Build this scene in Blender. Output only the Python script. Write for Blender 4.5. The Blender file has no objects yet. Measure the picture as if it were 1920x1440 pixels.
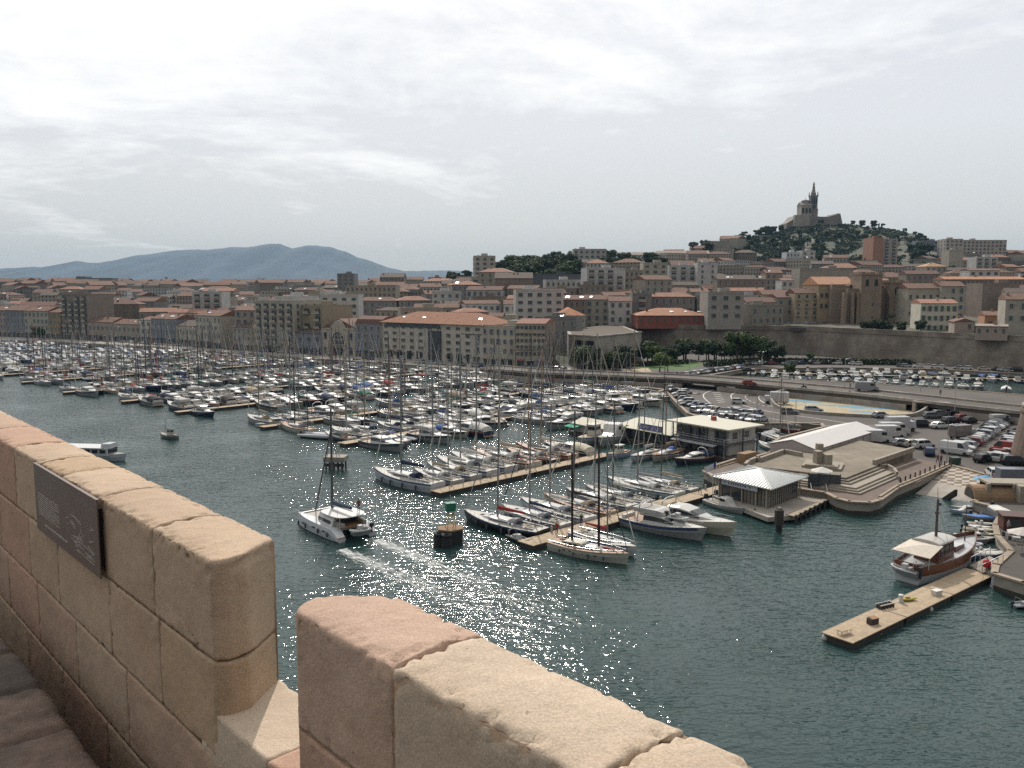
import bpy, bmesh, math, random
from math import sin, cos, pi, atan, atan2, sqrt, radians as R
from mathutils import Vector, Matrix, noise
from mathutils.geometry import tessellate_polygon
sc = bpy.context.scene
CH = 32.0; F = 1600.0; PT = atan(180 / 1600); cp, sp = cos(PT), sin(PT)
cam = bpy.data.objects.new('camera', bpy.data.cameras.new('camera')); sc.collection.objects.link(cam)
cam.location = (0, 0, CH); cam.rotation_euler = (pi / 2 - PT, 0, 0)
cam.data.sensor_width = 36; cam.data.lens = 30.0; cam.data.clip_start = 0.05; cam.data.clip_end = 40000
sc.camera = cam
SUN_AZ, SUN_EL = R(-5), R(41)
wd = bpy.data.worlds.new('World'); sc.world = wd; wd.use_nodes = True
def world():
 nt = wd.node_tree; N = nt.nodes; L = nt.links; N.clear()
 def n(t, **k):
  o = N.new(t)
  for a, b in k.items(): setattr(o, a, b)
  return o
 def mth(op, a, b=None, clamp=False):
  o = n('ShaderNodeMath', operation=op, use_clamp=clamp)
  for i, v in enumerate((a, b)):
   if v is None: continue
   if isinstance(v, (int, float)): o.inputs[i].default_value = v
   else: L.new(v, o.inputs[i])
  return o.outputs[0]
 sky = n('ShaderNodeTexSky', sky_type='NISHITA'); sky.sun_disc = False
 sky.sun_elevation = SUN_EL; sky.sun_rotation = SUN_AZ; sky.air_density = 1.2; sky.dust_density = 2.0; sky.ozone_density = 1.5
 tc = n('ShaderNodeTexCoord'); sep = n('ShaderNodeSeparateXYZ'); L.new(tc.outputs['Generated'], sep.inputs[0])
 z = mth('MAXIMUM', sep.outputs[2], 0.0); zz = mth('ADD', z, 0.12)
 cmb = n('ShaderNodeCombineXYZ'); L.new(mth('DIVIDE', sep.outputs[0], zz), cmb.inputs[0]); L.new(mth('DIVIDE', sep.outputs[1], zz), cmb.inputs[1])
 cmb.inputs[2].default_value = 3.7
 nz = n('ShaderNodeTexNoise'); nz.inputs['Scale'].default_value = 1.1; nz.inputs['Detail'].default_value = 9; nz.inputs['Roughness'].default_value = 0.62; nz.inputs['Distortion'].default_value = 0.5
 L.new(cmb.outputs[0], nz.inputs['Vector'])
 nf = n('ShaderNodeTexNoise'); nf.inputs['Scale'].default_value = 9; nf.inputs['Detail'].default_value = 6; nf.inputs['Roughness'].default_value = 0.65
 L.new(cmb.outputs[0], nf.inputs['Vector'])
 mix0 = mth('ADD', mth('MULTIPLY', nz.outputs[0], 0.8), mth('MULTIPLY', nf.outputs[0], 0.2))
 base = mth('SUBTRACT', mth('ADD', mix0, mth('MULTIPLY', mth('SUBTRACT', z, 0.21), 1.5)), mth('MULTIPLY', sep.outputs[0], 0.22))
 cr = n('ShaderNodeValToRGB'); L.new(base, cr.inputs[0])
 e = cr.color_ramp.elements; e[0].position = 0.42; e[0].color = (0, 0, 0, 1); e[1].position = 0.80; e[1].color = (1, 1, 1, 1)
 veil = n('ShaderNodeValToRGB'); L.new(z, veil.inputs[0])
 v = veil.color_ramp.elements; v[0].position = 0.0; v[0].color = (1.00, 0.995, 0.93, 1); v[1].position = 0.5; v[1].color = (1.40, 1.44, 1.52, 1)
 m = veil.color_ramp.elements.new(0.07); m.color = (1.20, 1.215, 1.20, 1)
 m = veil.color_ramp.elements.new(0.17); m.color = (1.36, 1.39, 1.44, 1)
 mx = n('ShaderNodeMix', data_type='RGBA'); L.new(cr.outputs[0], mx.inputs[0]); L.new(veil.outputs[0], mx.inputs[6]); mx.inputs[7].default_value = (2.25, 2.22, 2.16, 1)
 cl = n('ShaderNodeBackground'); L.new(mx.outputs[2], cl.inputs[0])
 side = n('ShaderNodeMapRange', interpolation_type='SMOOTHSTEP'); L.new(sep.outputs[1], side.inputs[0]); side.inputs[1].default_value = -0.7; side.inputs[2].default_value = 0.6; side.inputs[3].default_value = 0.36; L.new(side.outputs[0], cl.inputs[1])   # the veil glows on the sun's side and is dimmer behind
 bg = n('ShaderNodeBackground'); L.new(sky.outputs[0], bg.inputs[0]); bg.inputs[1].default_value = 0.07
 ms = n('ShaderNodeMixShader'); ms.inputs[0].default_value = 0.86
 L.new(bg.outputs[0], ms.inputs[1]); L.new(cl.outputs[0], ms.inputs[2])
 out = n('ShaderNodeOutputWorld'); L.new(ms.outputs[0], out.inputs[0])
world()
sun = bpy.data.objects.new('sun', bpy.data.lights.new('sun', 'SUN')); sc.collection.objects.link(sun)
sun.data.energy = 5.0; sun.data.angle = R(0.6); sun.data.color = (1.0, 0.93, 0.84)
SUN = Vector((sin(SUN_AZ) * cos(SUN_EL), cos(SUN_AZ) * cos(SUN_EL), sin(SUN_EL)))
sun.rotation_euler = SUN.to_track_quat('Z', 'Y').to_euler()
sc.view_settings.view_transform = 'Standard'; sc.view_settings.look = 'None'; sc.view_settings.exposure = -0.62; sc.view_settings.gamma = 1
sc.cycles.volume_bounces = 0; sc.cycles.max_bounces = 5; sc.cycles.transparent_max_bounces = 6
sc.cycles.sample_clamp_indirect = 3.0; sc.cycles.caustics_reflective = False; sc.cycles.caustics_refractive = False
rnd = random.Random(11)
def ray(px, py):
 u = (px - 960) / F; v = (py - 720) / F
 return Vector((u, cp - v * sp, -sp - v * cp))
def W(px, py, z=0.0):
 d = ray(px, py); t = (z - CH) / d.z
 return Vector((d.x * t, d.y * t, z))
def AT(px, py, Y):
 d = ray(px, py); t = Y / d.y
 return Vector((d.x * t, Y, CH + d.z * t))
def PX(p):
 d = Vector(p) - Vector((0, 0, CH)); f = d.y * cp - d.z * sp; up = d.y * sp + d.z * cp
 return 960 + F * d.x / f, 720 - F * up / f
class MB:
 def __init__(s): s.v = []; s.f = []; s.m = []; s.cur = 0
 def add(s, vs, fs):
  o = len(s.v); s.v += [tuple(p) for p in vs]
  for f in fs: s.f.append(tuple(i + o for i in f)); s.m.append(s.cur)
  return s
 def box(s, c, d, rz=0.0, top=1.0, rx=0.0, topx=None):
  cx, cy, cz = c; a, b, h = d[0] / 2, d[1] / 2, d[2] / 2; tx = top if topx is None else topx
  vs = []
  for z, kx, ky in ((-h, 1, 1), (h, tx, top)):
   for x, y in ((-a, -b), (a, -b), (a, b), (-a, b)): vs.append(Vector((x * kx, y * ky, z)))
  if rx: vs = [Matrix.Rotation(rx, 3, 'X') @ v for v in vs]
  if rz: vs = [Matrix.Rotation(rz, 3, 'Z') @ v for v in vs]
  return s.add([v + Vector(c) for v in vs], [(3, 2, 1, 0), (4, 5, 6, 7), (0, 1, 5, 4), (1, 2, 6, 5), (2, 3, 7, 6), (3, 0, 4, 7)])
 def tube(s, p0, p1, r0, r1=None, n=6, cap=True):
  p0, p1 = Vector(p0), Vector(p1); r1 = r0 if r1 is None else r1
  d = (p1 - p0).normalized(); a = d.orthogonal().normalized(); b = d.cross(a)
  vs = []
  for p, r in ((p0, r0), (p1, r1)):
   for i in range(n):
    t = 2 * pi * i / n; vs.append(p + (a * cos(t) + b * sin(t)) * r)
  fs = [(i, (i + 1) % n, n + (i + 1) % n, n + i) for i in range(n)]
  if cap: fs += [tuple(range(n - 1, -1, -1)), tuple(range(n, 2 * n))]
  return s.add(vs, fs)
 def path(s, pts, r, n=6):
  for a, b in zip(pts[:-1], pts[1:]): s.tube(a, b, r, r, n)
  return s
 def loft(s, secs, closed=True, caps=True):
  n = len(secs[0]); vs = [p for q in secs for p in q]; fs = []
  for k in range(len(secs) - 1):
   for i in range(n if closed else n - 1):
    j = (i + 1) % n; fs.append((k * n + i, k * n + j, (k + 1) * n + j, (k + 1) * n + i))
  if caps: fs += [tuple(range(n - 1, -1, -1)), tuple((len(secs) - 1) * n + i for i in range(n))]
  return s.add(vs, fs)
 def prism(s, poly, z0, z1, top=True, bottom=True):
  n = len(poly)
  if sum(poly[i][0] * poly[(i + 1) % n][1] - poly[(i + 1) % n][0] * poly[i][1] for i in range(n)) < 0: poly = poly[::-1]
  g = (lambda p, z: (p[0], p[1], z))
  vs = [g(p, z0) for p in poly] + [g(p, z1) for p in poly]
  fs = [(i, (i + 1) % n, n + (i + 1) % n, n + i) for i in range(n)]
  tri = tessellate_polygon([[Vector((p[0], p[1], 0)) for p in poly]])
  if top: fs += [tuple(n + i for i in up(poly, t)) for t in tri]
  if bottom: fs += [tuple(up(poly, t)[::-1]) for t in tri]
  return s.add(vs, fs)
 def lathe(s, prof, n=16, c=(0, 0, 0)):
  secs = []
  for r, z in prof: secs.append([(c[0] + r * cos(2 * pi * i / n), c[1] + r * sin(2 * pi * i / n), c[2] + z) for i in range(n)])
  return s.loft(secs, True, True)
 def mesh(s, name, mats, smooth=False):
  me = bpy.data.meshes.new(name); me.from_pydata(s.v, [], s.f)
  if not isinstance(mats, (list, tuple)): mats = [mats]
  for m in mats: me.materials.append(m)
  if any(s.m): me.polygons.foreach_set('material_index', s.m)
  if smooth: me.polygons.foreach_set('use_smooth', [True] * len(s.f))
  me.update(); return me
 def build(s, name, mats, parent=None, color=None, smooth=False, loc=None):
  return link(name, s.mesh(name, mats, smooth), parent, color, loc)
def up(poly, t):
 a, b, c = (poly[i] for i in t)
 return t if (b[0] - a[0]) * (c[1] - a[1]) - (b[1] - a[1]) * (c[0] - a[0]) > 0 else (t[0], t[2], t[1])
def col4(c): return (c[0], c[1], c[2], 1.0)
def link(name, me, parent=None, color=None, loc=None, rz=0.0, scale=None):
 o = bpy.data.objects.new(name, me); sc.collection.objects.link(o)
 if parent is not None: o.parent = parent
 if color: o.color = col4(color)
 if loc is not None: o.location = loc
 if rz: o.rotation_euler = (0, 0, rz)
 if scale is not None: o.scale = scale
 return o
def thing(name, label, cat, loc=(0, 0, 0), rz=0.0, group=None):
 o = bpy.data.objects.new(name, None); sc.collection.objects.link(o); o.location = loc; o.rotation_euler = (0, 0, rz)
 return tag(o, label, cat, group)
def tag(o, label, cat, group=None):
 o['label'] = label; o['category'] = cat
 if group: o['group'] = group
 return o
def struct(o, kind='structure'):
 o['kind'] = kind; return o
def kids(o): return [c for c in o.children]
class Proto:
 """one built thing with its parts; first use is the thing itself, later uses copy it part by part"""
 def __init__(s, root): s.root = root; s.used = False; s.tree = [(c, [(g, []) for g in c.children]) for c in root.children]
 def put(s, label, cat, loc, rz=0.0, group=None, scale=None, colors=None, name=None):
  if not s.used: s.used = True; r = s.root; pairs = [c for c, _ in s.tree] + [g for c, gs in s.tree for g, _ in gs]
  else:
   r = s.root.copy(); sc.collection.objects.link(r); pairs = []
   for c, gs in s.tree:
    k = c.copy(); sc.collection.objects.link(k); k.parent = r; pairs.append(k)
    for g, _ in gs:
     d = g.copy(); sc.collection.objects.link(d); d.parent = k; pairs.append(d)
  if name and r.name.split('.')[0] != name: r.name = name
  r.location = loc; r.rotation_euler = (0, 0, rz)
  if scale is not None: r.scale = scale if isinstance(scale, (tuple, list)) else (scale,) * 3
  for k in ('group',):
   if k in r: del r[k]
  tag(r, label, cat, group)
  if colors:
   for k in pairs:
    b = k.name.split('.')[0]
    if b in colors: k.color = col4(colors[b])
  return r
 def drop(s):
  if not s.used:
   for c, gs in s.tree:
    for g, _ in gs: bpy.data.objects.remove(g)
    bpy.data.objects.remove(c)
   bpy.data.objects.remove(s.root)
ORD = 'first second third fourth fifth sixth seventh eighth ninth tenth eleventh twelfth thirteenth fourteenth fifteenth sixteenth seventeenth eighteenth nineteenth twentieth'.split()
def ordn(i):
 if i < 20: return ORD[i]
 t = ['', '', 'twenty', 'thirty', 'forty', 'fifty', 'sixty', 'seventy', 'eighty', 'ninety'][(i + 1) // 10]
 return (t + '-' + ORD[(i + 1) % 10 - 1]) if (i + 1) % 10 else t[:-1] + 'ieth'
def ordinal_labels(items):
 """items: (object, sort key, attribute phrase, place phrase); equal phrases are told apart by their order from the left"""
 d = {}
 for o, k, a, p in items: d.setdefault((a, p), []).append((k, o))
 for (a, p), l in d.items():
  l.sort(key=lambda q: q[0])
  for i, (k, o) in enumerate(l):
   o['label'] = f'{a} {p}' if len(l) == 1 else f'{a} {p}, {ordn(i)} from left'
def mk(name, base, rough=0.7, metal=0.0, ns=2.0, na=0.15, bump=0.0, bs=20.0, coords='Object', spec=0.5, tint=None, gain=1.0):
 m = bpy.data.materials.new(name); m.use_nodes = True; nt = m.node_tree; N = nt.nodes; L = nt.links
 b = N['Principled BSDF']; b.inputs['Roughness'].default_value = rough; b.inputs['Metallic'].default_value = metal
 b.inputs['Specular IOR Level'].default_value = spec
 tc = N.new('ShaderNodeTexCoord')
 if base == 'obj': oi = N.new('ShaderNodeObjectInfo'); src = oi.outputs['Color']
 else: rg = N.new('ShaderNodeRGB'); rg.outputs[0].default_value = col4(base); src = rg.outputs[0]
 if na > 0:
  nz = N.new('ShaderNodeTexNoise'); nz.inputs['Scale'].default_value = ns; nz.inputs['Detail'].default_value = 6; nz.inputs['Roughness'].default_value = 0.65
  L.new(tc.outputs[coords], nz.inputs['Vector'])
  mr = N.new('ShaderNodeMapRange'); mr.inputs[1].default_value = 0.25; mr.inputs[2].default_value = 0.75; mr.inputs[3].default_value = (1 - na) * gain; mr.inputs[4].default_value = (1 + na) * gain
  L.new(nz.outputs[0], mr.inputs[0])
  mx = N.new('ShaderNodeMix'); mx.data_type = 'RGBA'; mx.blend_type = 'MULTIPLY'; mx.inputs[0].default_value = 1
  L.new(src, mx.inputs[6]); L.new(mr.outputs[0], mx.inputs[7]); src = mx.outputs[2]
  if tint:
   n2 = N.new('ShaderNodeTexNoise'); n2.inputs['Scale'].default_value = ns * 0.37; n2.inputs['Detail'].default_value = 4; L.new(tc.outputs[coords], n2.inputs['Vector'])
   r2 = N.new('ShaderNodeValToRGB'); r2.color_ramp.elements[0].position = 0.45; r2.color_ramp.elements[1].position = 0.62; L.new(n2.outputs[0], r2.inputs[0])
   m2 = N.new('ShaderNodeMix'); m2.data_type = 'RGBA'; L.new(r2.outputs[0], m2.inputs[0]); L.new(src, m2.inputs[6]); m2.inputs[7].default_value = col4(tint); src = m2.outputs[2]
 L.new(src, b.inputs['Base Color'])
 if bump > 0:
  n3 = N.new('ShaderNodeTexNoise'); n3.inputs['Scale'].default_value = bs; n3.inputs['Detail'].default_value = 8; n3.inputs['Roughness'].default_value = 0.7; L.new(tc.outputs[coords], n3.inputs['Vector'])
  bp = N.new('ShaderNodeBump'); bp.inputs['Strength'].default_value = 1.0; bp.inputs['Distance'].default_value = bump; L.new(n3.outputs[0], bp.inputs['Height']); L.new(bp.outputs[0], b.inputs['Normal'])
 return m
M = {}
M['gel'] = mk('gelcoat', 'obj', 0.35, ns=1.5, na=0.10, gain=.86)
M['deck'] = mk('boat_deck', 'obj', 0.6, ns=3, na=0.25, gain=.72)
M['teak'] = mk('teak', (0.26, 0.13, 0.06), 0.5, ns=6, na=0.3)
M['varnish'] = mk('varnished_wood', (0.13, 0.045, 0.022), 0.3, ns=4, na=0.3)
M['canvas'] = mk('canvas', 'obj', 0.85, ns=4, na=0.2, bump=0.03, bs=5)
M['alloy'] = mk('mast_alloy', 'obj', 0.4, 0.3, na=0.08)
M['steel'] = mk('steel_tube', (0.55, 0.55, 0.56), 0.3, 0.8, na=0.05)
M['glass'] = mk('dark_glass', (0.015, 0.02, 0.025), 0.08, ns=1, na=0.1)
M['tint'] = mk('window_glass', (0.05, 0.06, 0.07), 0.12, ns=0.7, na=0.35)
M['black'] = mk('black_rubber', (0.018, 0.018, 0.02), 0.7, na=0.2)
M['rope'] = mk('rigging_wire', (0.10, 0.10, 0.11), 0.5, na=0.05)
M['paint'] = mk('car_paint', 'obj', 0.25, 0.15, na=0.04)
M['plain'] = mk('matt_paint', 'obj', 0.6, ns=2, na=0.12)
M['plaster'] = mk('plaster', 'obj', 0.9, ns=0.22, na=0.2, bump=0.02, bs=3)
M['trim'] = mk('painted_trim', 'obj', 0.7, ns=0.5, na=0.1)
M['concrete'] = mk('concrete', (0.33, 0.30, 0.26), 0.9, ns=0.6, na=0.25, bump=0.02, bs=6, tint=(0.25, 0.22, 0.19))
M['quaystone'] = mk('quay_stone', (0.29, 0.235, 0.175), 0.85, ns=0.9, na=0.28, bump=0.02, bs=8)
M['asphalt'] = mk('asphalt', (0.072, 0.062, 0.055), 0.9, ns=0.12, na=0.28, bump=0.01, bs=20, tint=(0.095, 0.08, 0.07))
M['pave'] = mk('brown_paving', (0.155, 0.115, 0.095), 0.9, ns=0.5, na=0.25, bump=0.01, bs=12)
M['slab'] = mk('esplanade_slabs', (0.24, 0.205, 0.155), 0.9, ns=0.35, na=0.28, bump=0.01, bs=12, tint=(0.19, 0.16, 0.12))
M['white'] = mk('white_marking', (0.5, 0.48, 0.44), 0.8, ns=3, na=0.25)
M['wall'] = mk('rampart_stone', (0.24, 0.21, 0.175), 0.95, ns=0.35, na=0.35, bump=0.05, bs=1.5, tint=(0.17, 0.14, 0.115))
M['towerstone'] = mk('tower_stone', (0.15, 0.108, 0.085), 0.95, ns=0.5, na=0.3, bump=0.05, bs=2)
M['grass'] = mk('grass', (0.06, 0.12, 0.025), 0.95, ns=0.5, na=0.35)
M['bark'] = mk('bark', (0.09, 0.07, 0.05), 0.95, ns=5, na=0.3)
M['timber'] = mk('pontoon_boards', (0.40, 0.31, 0.21), 0.85, ns=1.5, na=0.25, bump=0.01, bs=12)
M['darkwood'] = mk('wet_timber', (0.05, 0.04, 0.035), 0.8, ns=3, na=0.3)
def leafmat(name, a, b):
 m = mk(name, a, 0.75, ns=0.9, na=0.45, tint=b); m.node_tree.nodes['Principled BSDF'].inputs['Specular IOR Level'].default_value = 0.2; return m
M['leaf'] = leafmat('leaves', (0.045, 0.075, 0.022), (0.07, 0.105, 0.03))
M['leafdark'] = leafmat('pine_needles', (0.028, 0.048, 0.022), (0.045, 0.062, 0.026))
M['leafbright'] = leafmat('fresh_leaves', (0.10, 0.15, 0.03), (0.07, 0.12, 0.03))
def joints(m, w, h, k=.72, vert=False, off=.5):
 """mortar joints between stones or slabs"""
 nt = m.node_tree; N = nt.nodes; L = nt.links; b = N['Principled BSDF']; src = b.inputs['Base Color'].links[0].from_socket
 tc = N.new('ShaderNodeTexCoord'); s = N.new('ShaderNodeSeparateXYZ'); L.new(tc.outputs['Object'], s.inputs[0]); c = N.new('ShaderNodeCombineXYZ')
 if vert: a = N.new('ShaderNodeMath'); L.new(s.outputs[0], a.inputs[0]); L.new(s.outputs[1], a.inputs[1]); L.new(a.outputs[0], c.inputs[0]); L.new(s.outputs[2], c.inputs[1])
 else: L.new(s.outputs[0], c.inputs[0]); L.new(s.outputs[1], c.inputs[1])
 t = N.new('ShaderNodeTexBrick'); L.new(c.outputs[0], t.inputs['Vector']); t.inputs['Scale'].default_value = 1; t.inputs['Brick Width'].default_value = w; t.inputs['Row Height'].default_value = h; t.inputs['Mortar Size'].default_value = h * .05; t.offset = off
 t.inputs['Color1'].default_value = (1, 1, 1, 1); t.inputs['Color2'].default_value = (.86, .85, .84, 1); t.inputs['Mortar'].default_value = (k, k, k, 1)
 x = N.new('ShaderNodeMix'); x.data_type = 'RGBA'; x.blend_type = 'MULTIPLY'; x.inputs[0].default_value = 1; L.new(src, x.inputs[6]); L.new(t.outputs['Color'], x.inputs[7]); L.new(x.outputs[2], b.inputs['Base Color']); return m
joints(M['wall'], 1.7, .8, .7, True); joints(M['towerstone'], 1.0, .5, .7, True); joints(M['slab'], 2.2, 2.2, .75, off=0); joints(M['pave'], 1.2, 1.2, .8); joints(M['timber'], 30, .35, .7, off=0)
M['algae'] = mk('algae_tide_line', (0.045, 0.042, 0.032), 0.8, ns=1.2, na=.4)
def tiles():
 m = mk('roof_tiles', 'obj', 0.85, ns=0.5, na=0.3); nt = m.node_tree; N = nt.nodes; L = nt.links; b = N['Principled BSDF']
 tc = N['Texture Coordinate']; w = N.new('ShaderNodeTexWave'); w.bands_direction = 'X'; w.inputs['Scale'].default_value = 1.6; w.inputs['Distortion'].default_value = 0.4
 L.new(tc.outputs['Object'], w.inputs['Vector']); bp = N.new('ShaderNodeBump'); bp.inputs['Distance'].default_value = 0.06; L.new(w.outputs[1], bp.inputs['Height']); L.new(bp.outputs[0], b.inputs['Normal'])
 return m
M['tiles'] = tiles()
def cityfar():
 """walls of distant houses: rows of openings are only a faint pattern there"""
 m = bpy.data.materials.new('distant_facade'); m.use_nodes = True; nt = m.node_tree; N = nt.nodes; L = nt.links; b = N['Principled BSDF']; b.inputs['Roughness'].default_value = 0.9
 oi = N.new('ShaderNodeObjectInfo'); tc = N.new('ShaderNodeTexCoord'); g = N.new('ShaderNodeNewGeometry')
 sp_ = N.new('ShaderNodeSeparateXYZ'); L.new(tc.outputs['Object'], sp_.inputs[0])
 def mt(op, a, c):
  o = N.new('ShaderNodeMath'); o.operation = op
  for i, v in enumerate((a, c)):
   if isinstance(v, (int, float)): o.inputs[i].default_value = v
   else: L.new(v, o.inputs[i])
  return o.outputs[0]
 sx = mt('ADD', sp_.outputs[0], sp_.outputs[1]); fx = mt('FRACT', mt('MULTIPLY', sx, 0.38), 0); fz = mt('FRACT', mt('MULTIPLY', sp_.outputs[2], 0.33), 0)
 wx = mt('MULTIPLY', mt('GREATER_THAN', fx, 0.32), mt('LESS_THAN', fx, 0.68)); wz = mt('MULTIPLY', mt('GREATER_THAN', fz, 0.3), mt('LESS_THAN', fz, 0.8))
 mx = N.new('ShaderNodeMix'); mx.data_type = 'RGBA'; L.new(mt('MULTIPLY', wx, wz), mx.inputs[0]); L.new(oi.outputs['Color'], mx.inputs[6]); mx.inputs[7].default_value = (0.045, 0.045, 0.05, 1)
 L.new(mx.outputs[2], b.inputs['Base Color']); return m
M['farwall'] = cityfar()
def water():
 m = bpy.data.materials.new('sea_water'); m.use_nodes = True; nt = m.node_tree; N = nt.nodes; L = nt.links; b = N['Principled BSDF']
 b.inputs['Roughness'].default_value = 0.10; b.inputs['IOR'].default_value = 1.33
 tc = N.new('ShaderNodeTexCoord')
 def nz(scale, det, st=(1, 1, 1), rot=0.0):
  mp = N.new('ShaderNodeMapping'); mp.inputs['Scale'].default_value = st; mp.inputs['Rotation'].default_value = (0, 0, rot); L.new(tc.outputs['Object'], mp.inputs[0])
  n = N.new('ShaderNodeTexNoise'); n.inputs['Scale'].default_value = scale; n.inputs['Detail'].default_value = det; n.inputs['Roughness'].default_value = 0.55; L.new(mp.outputs[0], n.inputs['Vector']); return n.outputs[0]
 big = nz(0.035, 3); cr = N.new('ShaderNodeValToRGB'); L.new(big, cr.inputs[0])
 cr.color_ramp.elements[0].position = 0.35; cr.color_ramp.elements[0].color = (0.013, 0.036, 0.035, 1); cr.color_ramp.elements[1].position = 0.68; cr.color_ramp.elements[1].color = (0.026, 0.058, 0.055, 1)
 L.new(cr.outputs[0], b.inputs['Base Color'])
 def mt(op, a, c):
  o = N.new('ShaderNodeMath'); o.operation = op
  for i, v in enumerate((a, c)):
   if isinstance(v, (int, float)): o.inputs[i].default_value = v
   else: L.new(v, o.inputs[i])
  return o.outputs[0]
 patch = mt('ADD', mt('MULTIPLY', nz(0.045, 3), 2.4), -0.30)
 h = mt('ADD', mt('MULTIPLY', nz(0.42, 1.5, (1, 2.2, 1), 0.25), 0.27), mt('MULTIPLY', nz(1.7, 1.5, (1, 1.7, 1), -0.2), 0.125))
 h = mt('MULTIPLY', h, patch)
 bp = N.new('ShaderNodeBump'); bp.inputs['Strength'].default_value = 1.0; bp.inputs['Distance'].default_value = 1.0; L.new(h, bp.inputs['Height']); L.new(bp.outputs[0], b.inputs['Normal'])
 return m
M['water'] = water()
sc.cycles.use_denoising = False
# ================================================================ setting: water, land, hills
TH = (R(43.2)); DA = Vector((sin(TH), cos(TH))); DB = Vector((-cos(TH), sin(TH)))     # pontoon direction, and along the quay to the far end
def P2(v): return Vector((v[0], v[1]))
w_ = MB(); w_.add([(-6000, -300, 0), (3000, -300, 0), (3000, 3000, 0), (-6000, 3000, 0)], [(0, 1, 2, 3)])
struct(w_.build('water', M['water']))
LZ = 1.8
land_px = [(2300, 1215), (1920, 1093), (1864, 1076), (1868, 1060), (1896, 1034), (1870, 1005), (1866, 985), (1880, 962), (1862, 950), (1824, 941), (1868, 926), (1877, 898), (1782, 872),
           (1724, 898), (1682, 915), (1650, 938), (1631, 943), (1592, 941), (1569, 935), (1548, 924), (1500, 917), (1440, 915), (1380, 903), (1338, 893), (1320, 884), (1377, 867), (1440, 850), (1457, 840),
           (1450, 830), (1463, 821), (1545, 801), (1540, 794), (1440, 794), (1395, 792), (1330, 788), (1290, 775), (1266, 752), (1248, 732), (1200, 724), (1130, 717), (1080, 711), (1000, 703),
           (740, 682), (600, 673), (450, 663), (300, 651), (50, 639), (-400, 618)]
land_pts = [P2(W(x, y, LZ)) for x, y in land_px] + [Vector((-5500, 900)), Vector((-5500, 7000)), Vector((4000, 7000)), Vector((4000, 0)), Vector((300, 0))]
hole_px = [(1330, 704), (1395, 692), (1560, 689), (1750, 692), (1920, 701), (2150, 712), (2150, 760), (1920, 741), (1780, 730), (1600, 718), (1450, 710)]
hole_pts = [P2(W(x, y, LZ)) for x, y in hole_px]
def inside(p, poly):
 r = False; n = len(poly); j = n - 1
 for i in range(n):
  a, b = poly[i], poly[j]
  if (a[1] > p[1]) != (b[1] > p[1]) and p[0] < (b[0] - a[0]) * (p[1] - a[1]) / (b[1] - a[1]) + a[0]: r = not r
  j = i
 return r
def land_mesh():
 b = MB(); polys = [land_pts, hole_pts]; allp = land_pts + hole_pts
 tri = tessellate_polygon([[Vector((p[0], p[1], 0)) for p in q] for q in polys])
 b.add([(p[0], p[1], LZ) for p in allp], [up(allp, t) for t in tri])
 b.cur = 1
 for q in polys:
  for i in range(len(q)):
   p0, p1 = q[i], q[(i + 1) % len(q)]; b.cur = 3; b.add([(*p0, -3), (*p1, -3), (*p1, .55), (*p0, .55)], [(0, 1, 2, 3)]); b.cur = 1; b.add([(*p0, .55), (*p1, .55), (*p1, LZ), (*p0, LZ)], [(0, 1, 2, 3)])
 b.cur = 2     # pale coping stones round the water's edge, a low step up
 for q, ks in ((land_pts, range(len(land_px) - 1)), (hole_pts, range(len(hole_pts)))):
  for i in ks:
   p0, p1 = q[i], q[(i + 1) % len(q)]; d = (p1 - p0)
   if d.length < 0.5: continue
   n = Vector((-d.y, d.x)).normalized() * 0.45; c = (p0 + p1) / 2
   b.box((c.x, c.y, LZ + 0.06), (d.length + 0.3, 0.7, 0.2), atan2(d.y, d.x))
 return b
struct(land_mesh().build('quay_ground', [M['asphalt'], M['concrete'], M['quaystone'], M['algae']]))
RG = [(-900, 1500, 532), (0, 1500, 530), (300, 1600, 534), (600, 1500, 534), (850, 900, 529), (900, 800, 522), (950, 750, 509), (1060, 750, 503), (1130, 760, 494), (1200, 800, 487), (1300, 950, 473), (1370, 1100, 450),
      (1450, 1200, 437), (1490, 1250, 425), (1530, 1250, 417), (1575, 1250, 420), (1640, 1250, 431), (1700, 1200, 438), (1755, 1150, 453), (1800, 1100, 468), (1880, 1050, 476), (1950, 1000, 486), (2900, 1000, 500)]
def interp(t, x, k):
 if x <= t[0][0]: return t[0][k]
 for a, b in zip(t[:-1], t[1:]):
  if x <= b[0]: f = (x - a[0]) / (b[0] - a[0]); return a[k] + (b[k] - a[k]) * f
 return t[-1][k]
WALL = [Vector((262, 196)), Vector((187, 312)), Vector((133, 396)), Vector((82, 408)), Vector((42, 443))]; WT = 13.6
FB = [(-900, 600), (-400, 614), (50, 632), (300, 642), (450, 656), (600, 664), (740, 671), (1000, 690), (1070, 688)]      # foot of the quay facades
def wall_Y(u):
 for a, b in zip(WALL[:-1], WALL[1:]):
  ua, ub = a.x / a.y, b.x / b.y
  if ub <= u <= ua: f = (u - ua) / (ub - ua); return (a + (b - a) * f).y
 return None
def front(px):
 u = (px - 960) / F
 y = wall_Y(u)
 if y: return y, WT
 if u > 0.3: return 196, WT
 w = W(px, interp(FB, px, 1), 2.0); return w.y + 14, 2.0
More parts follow.
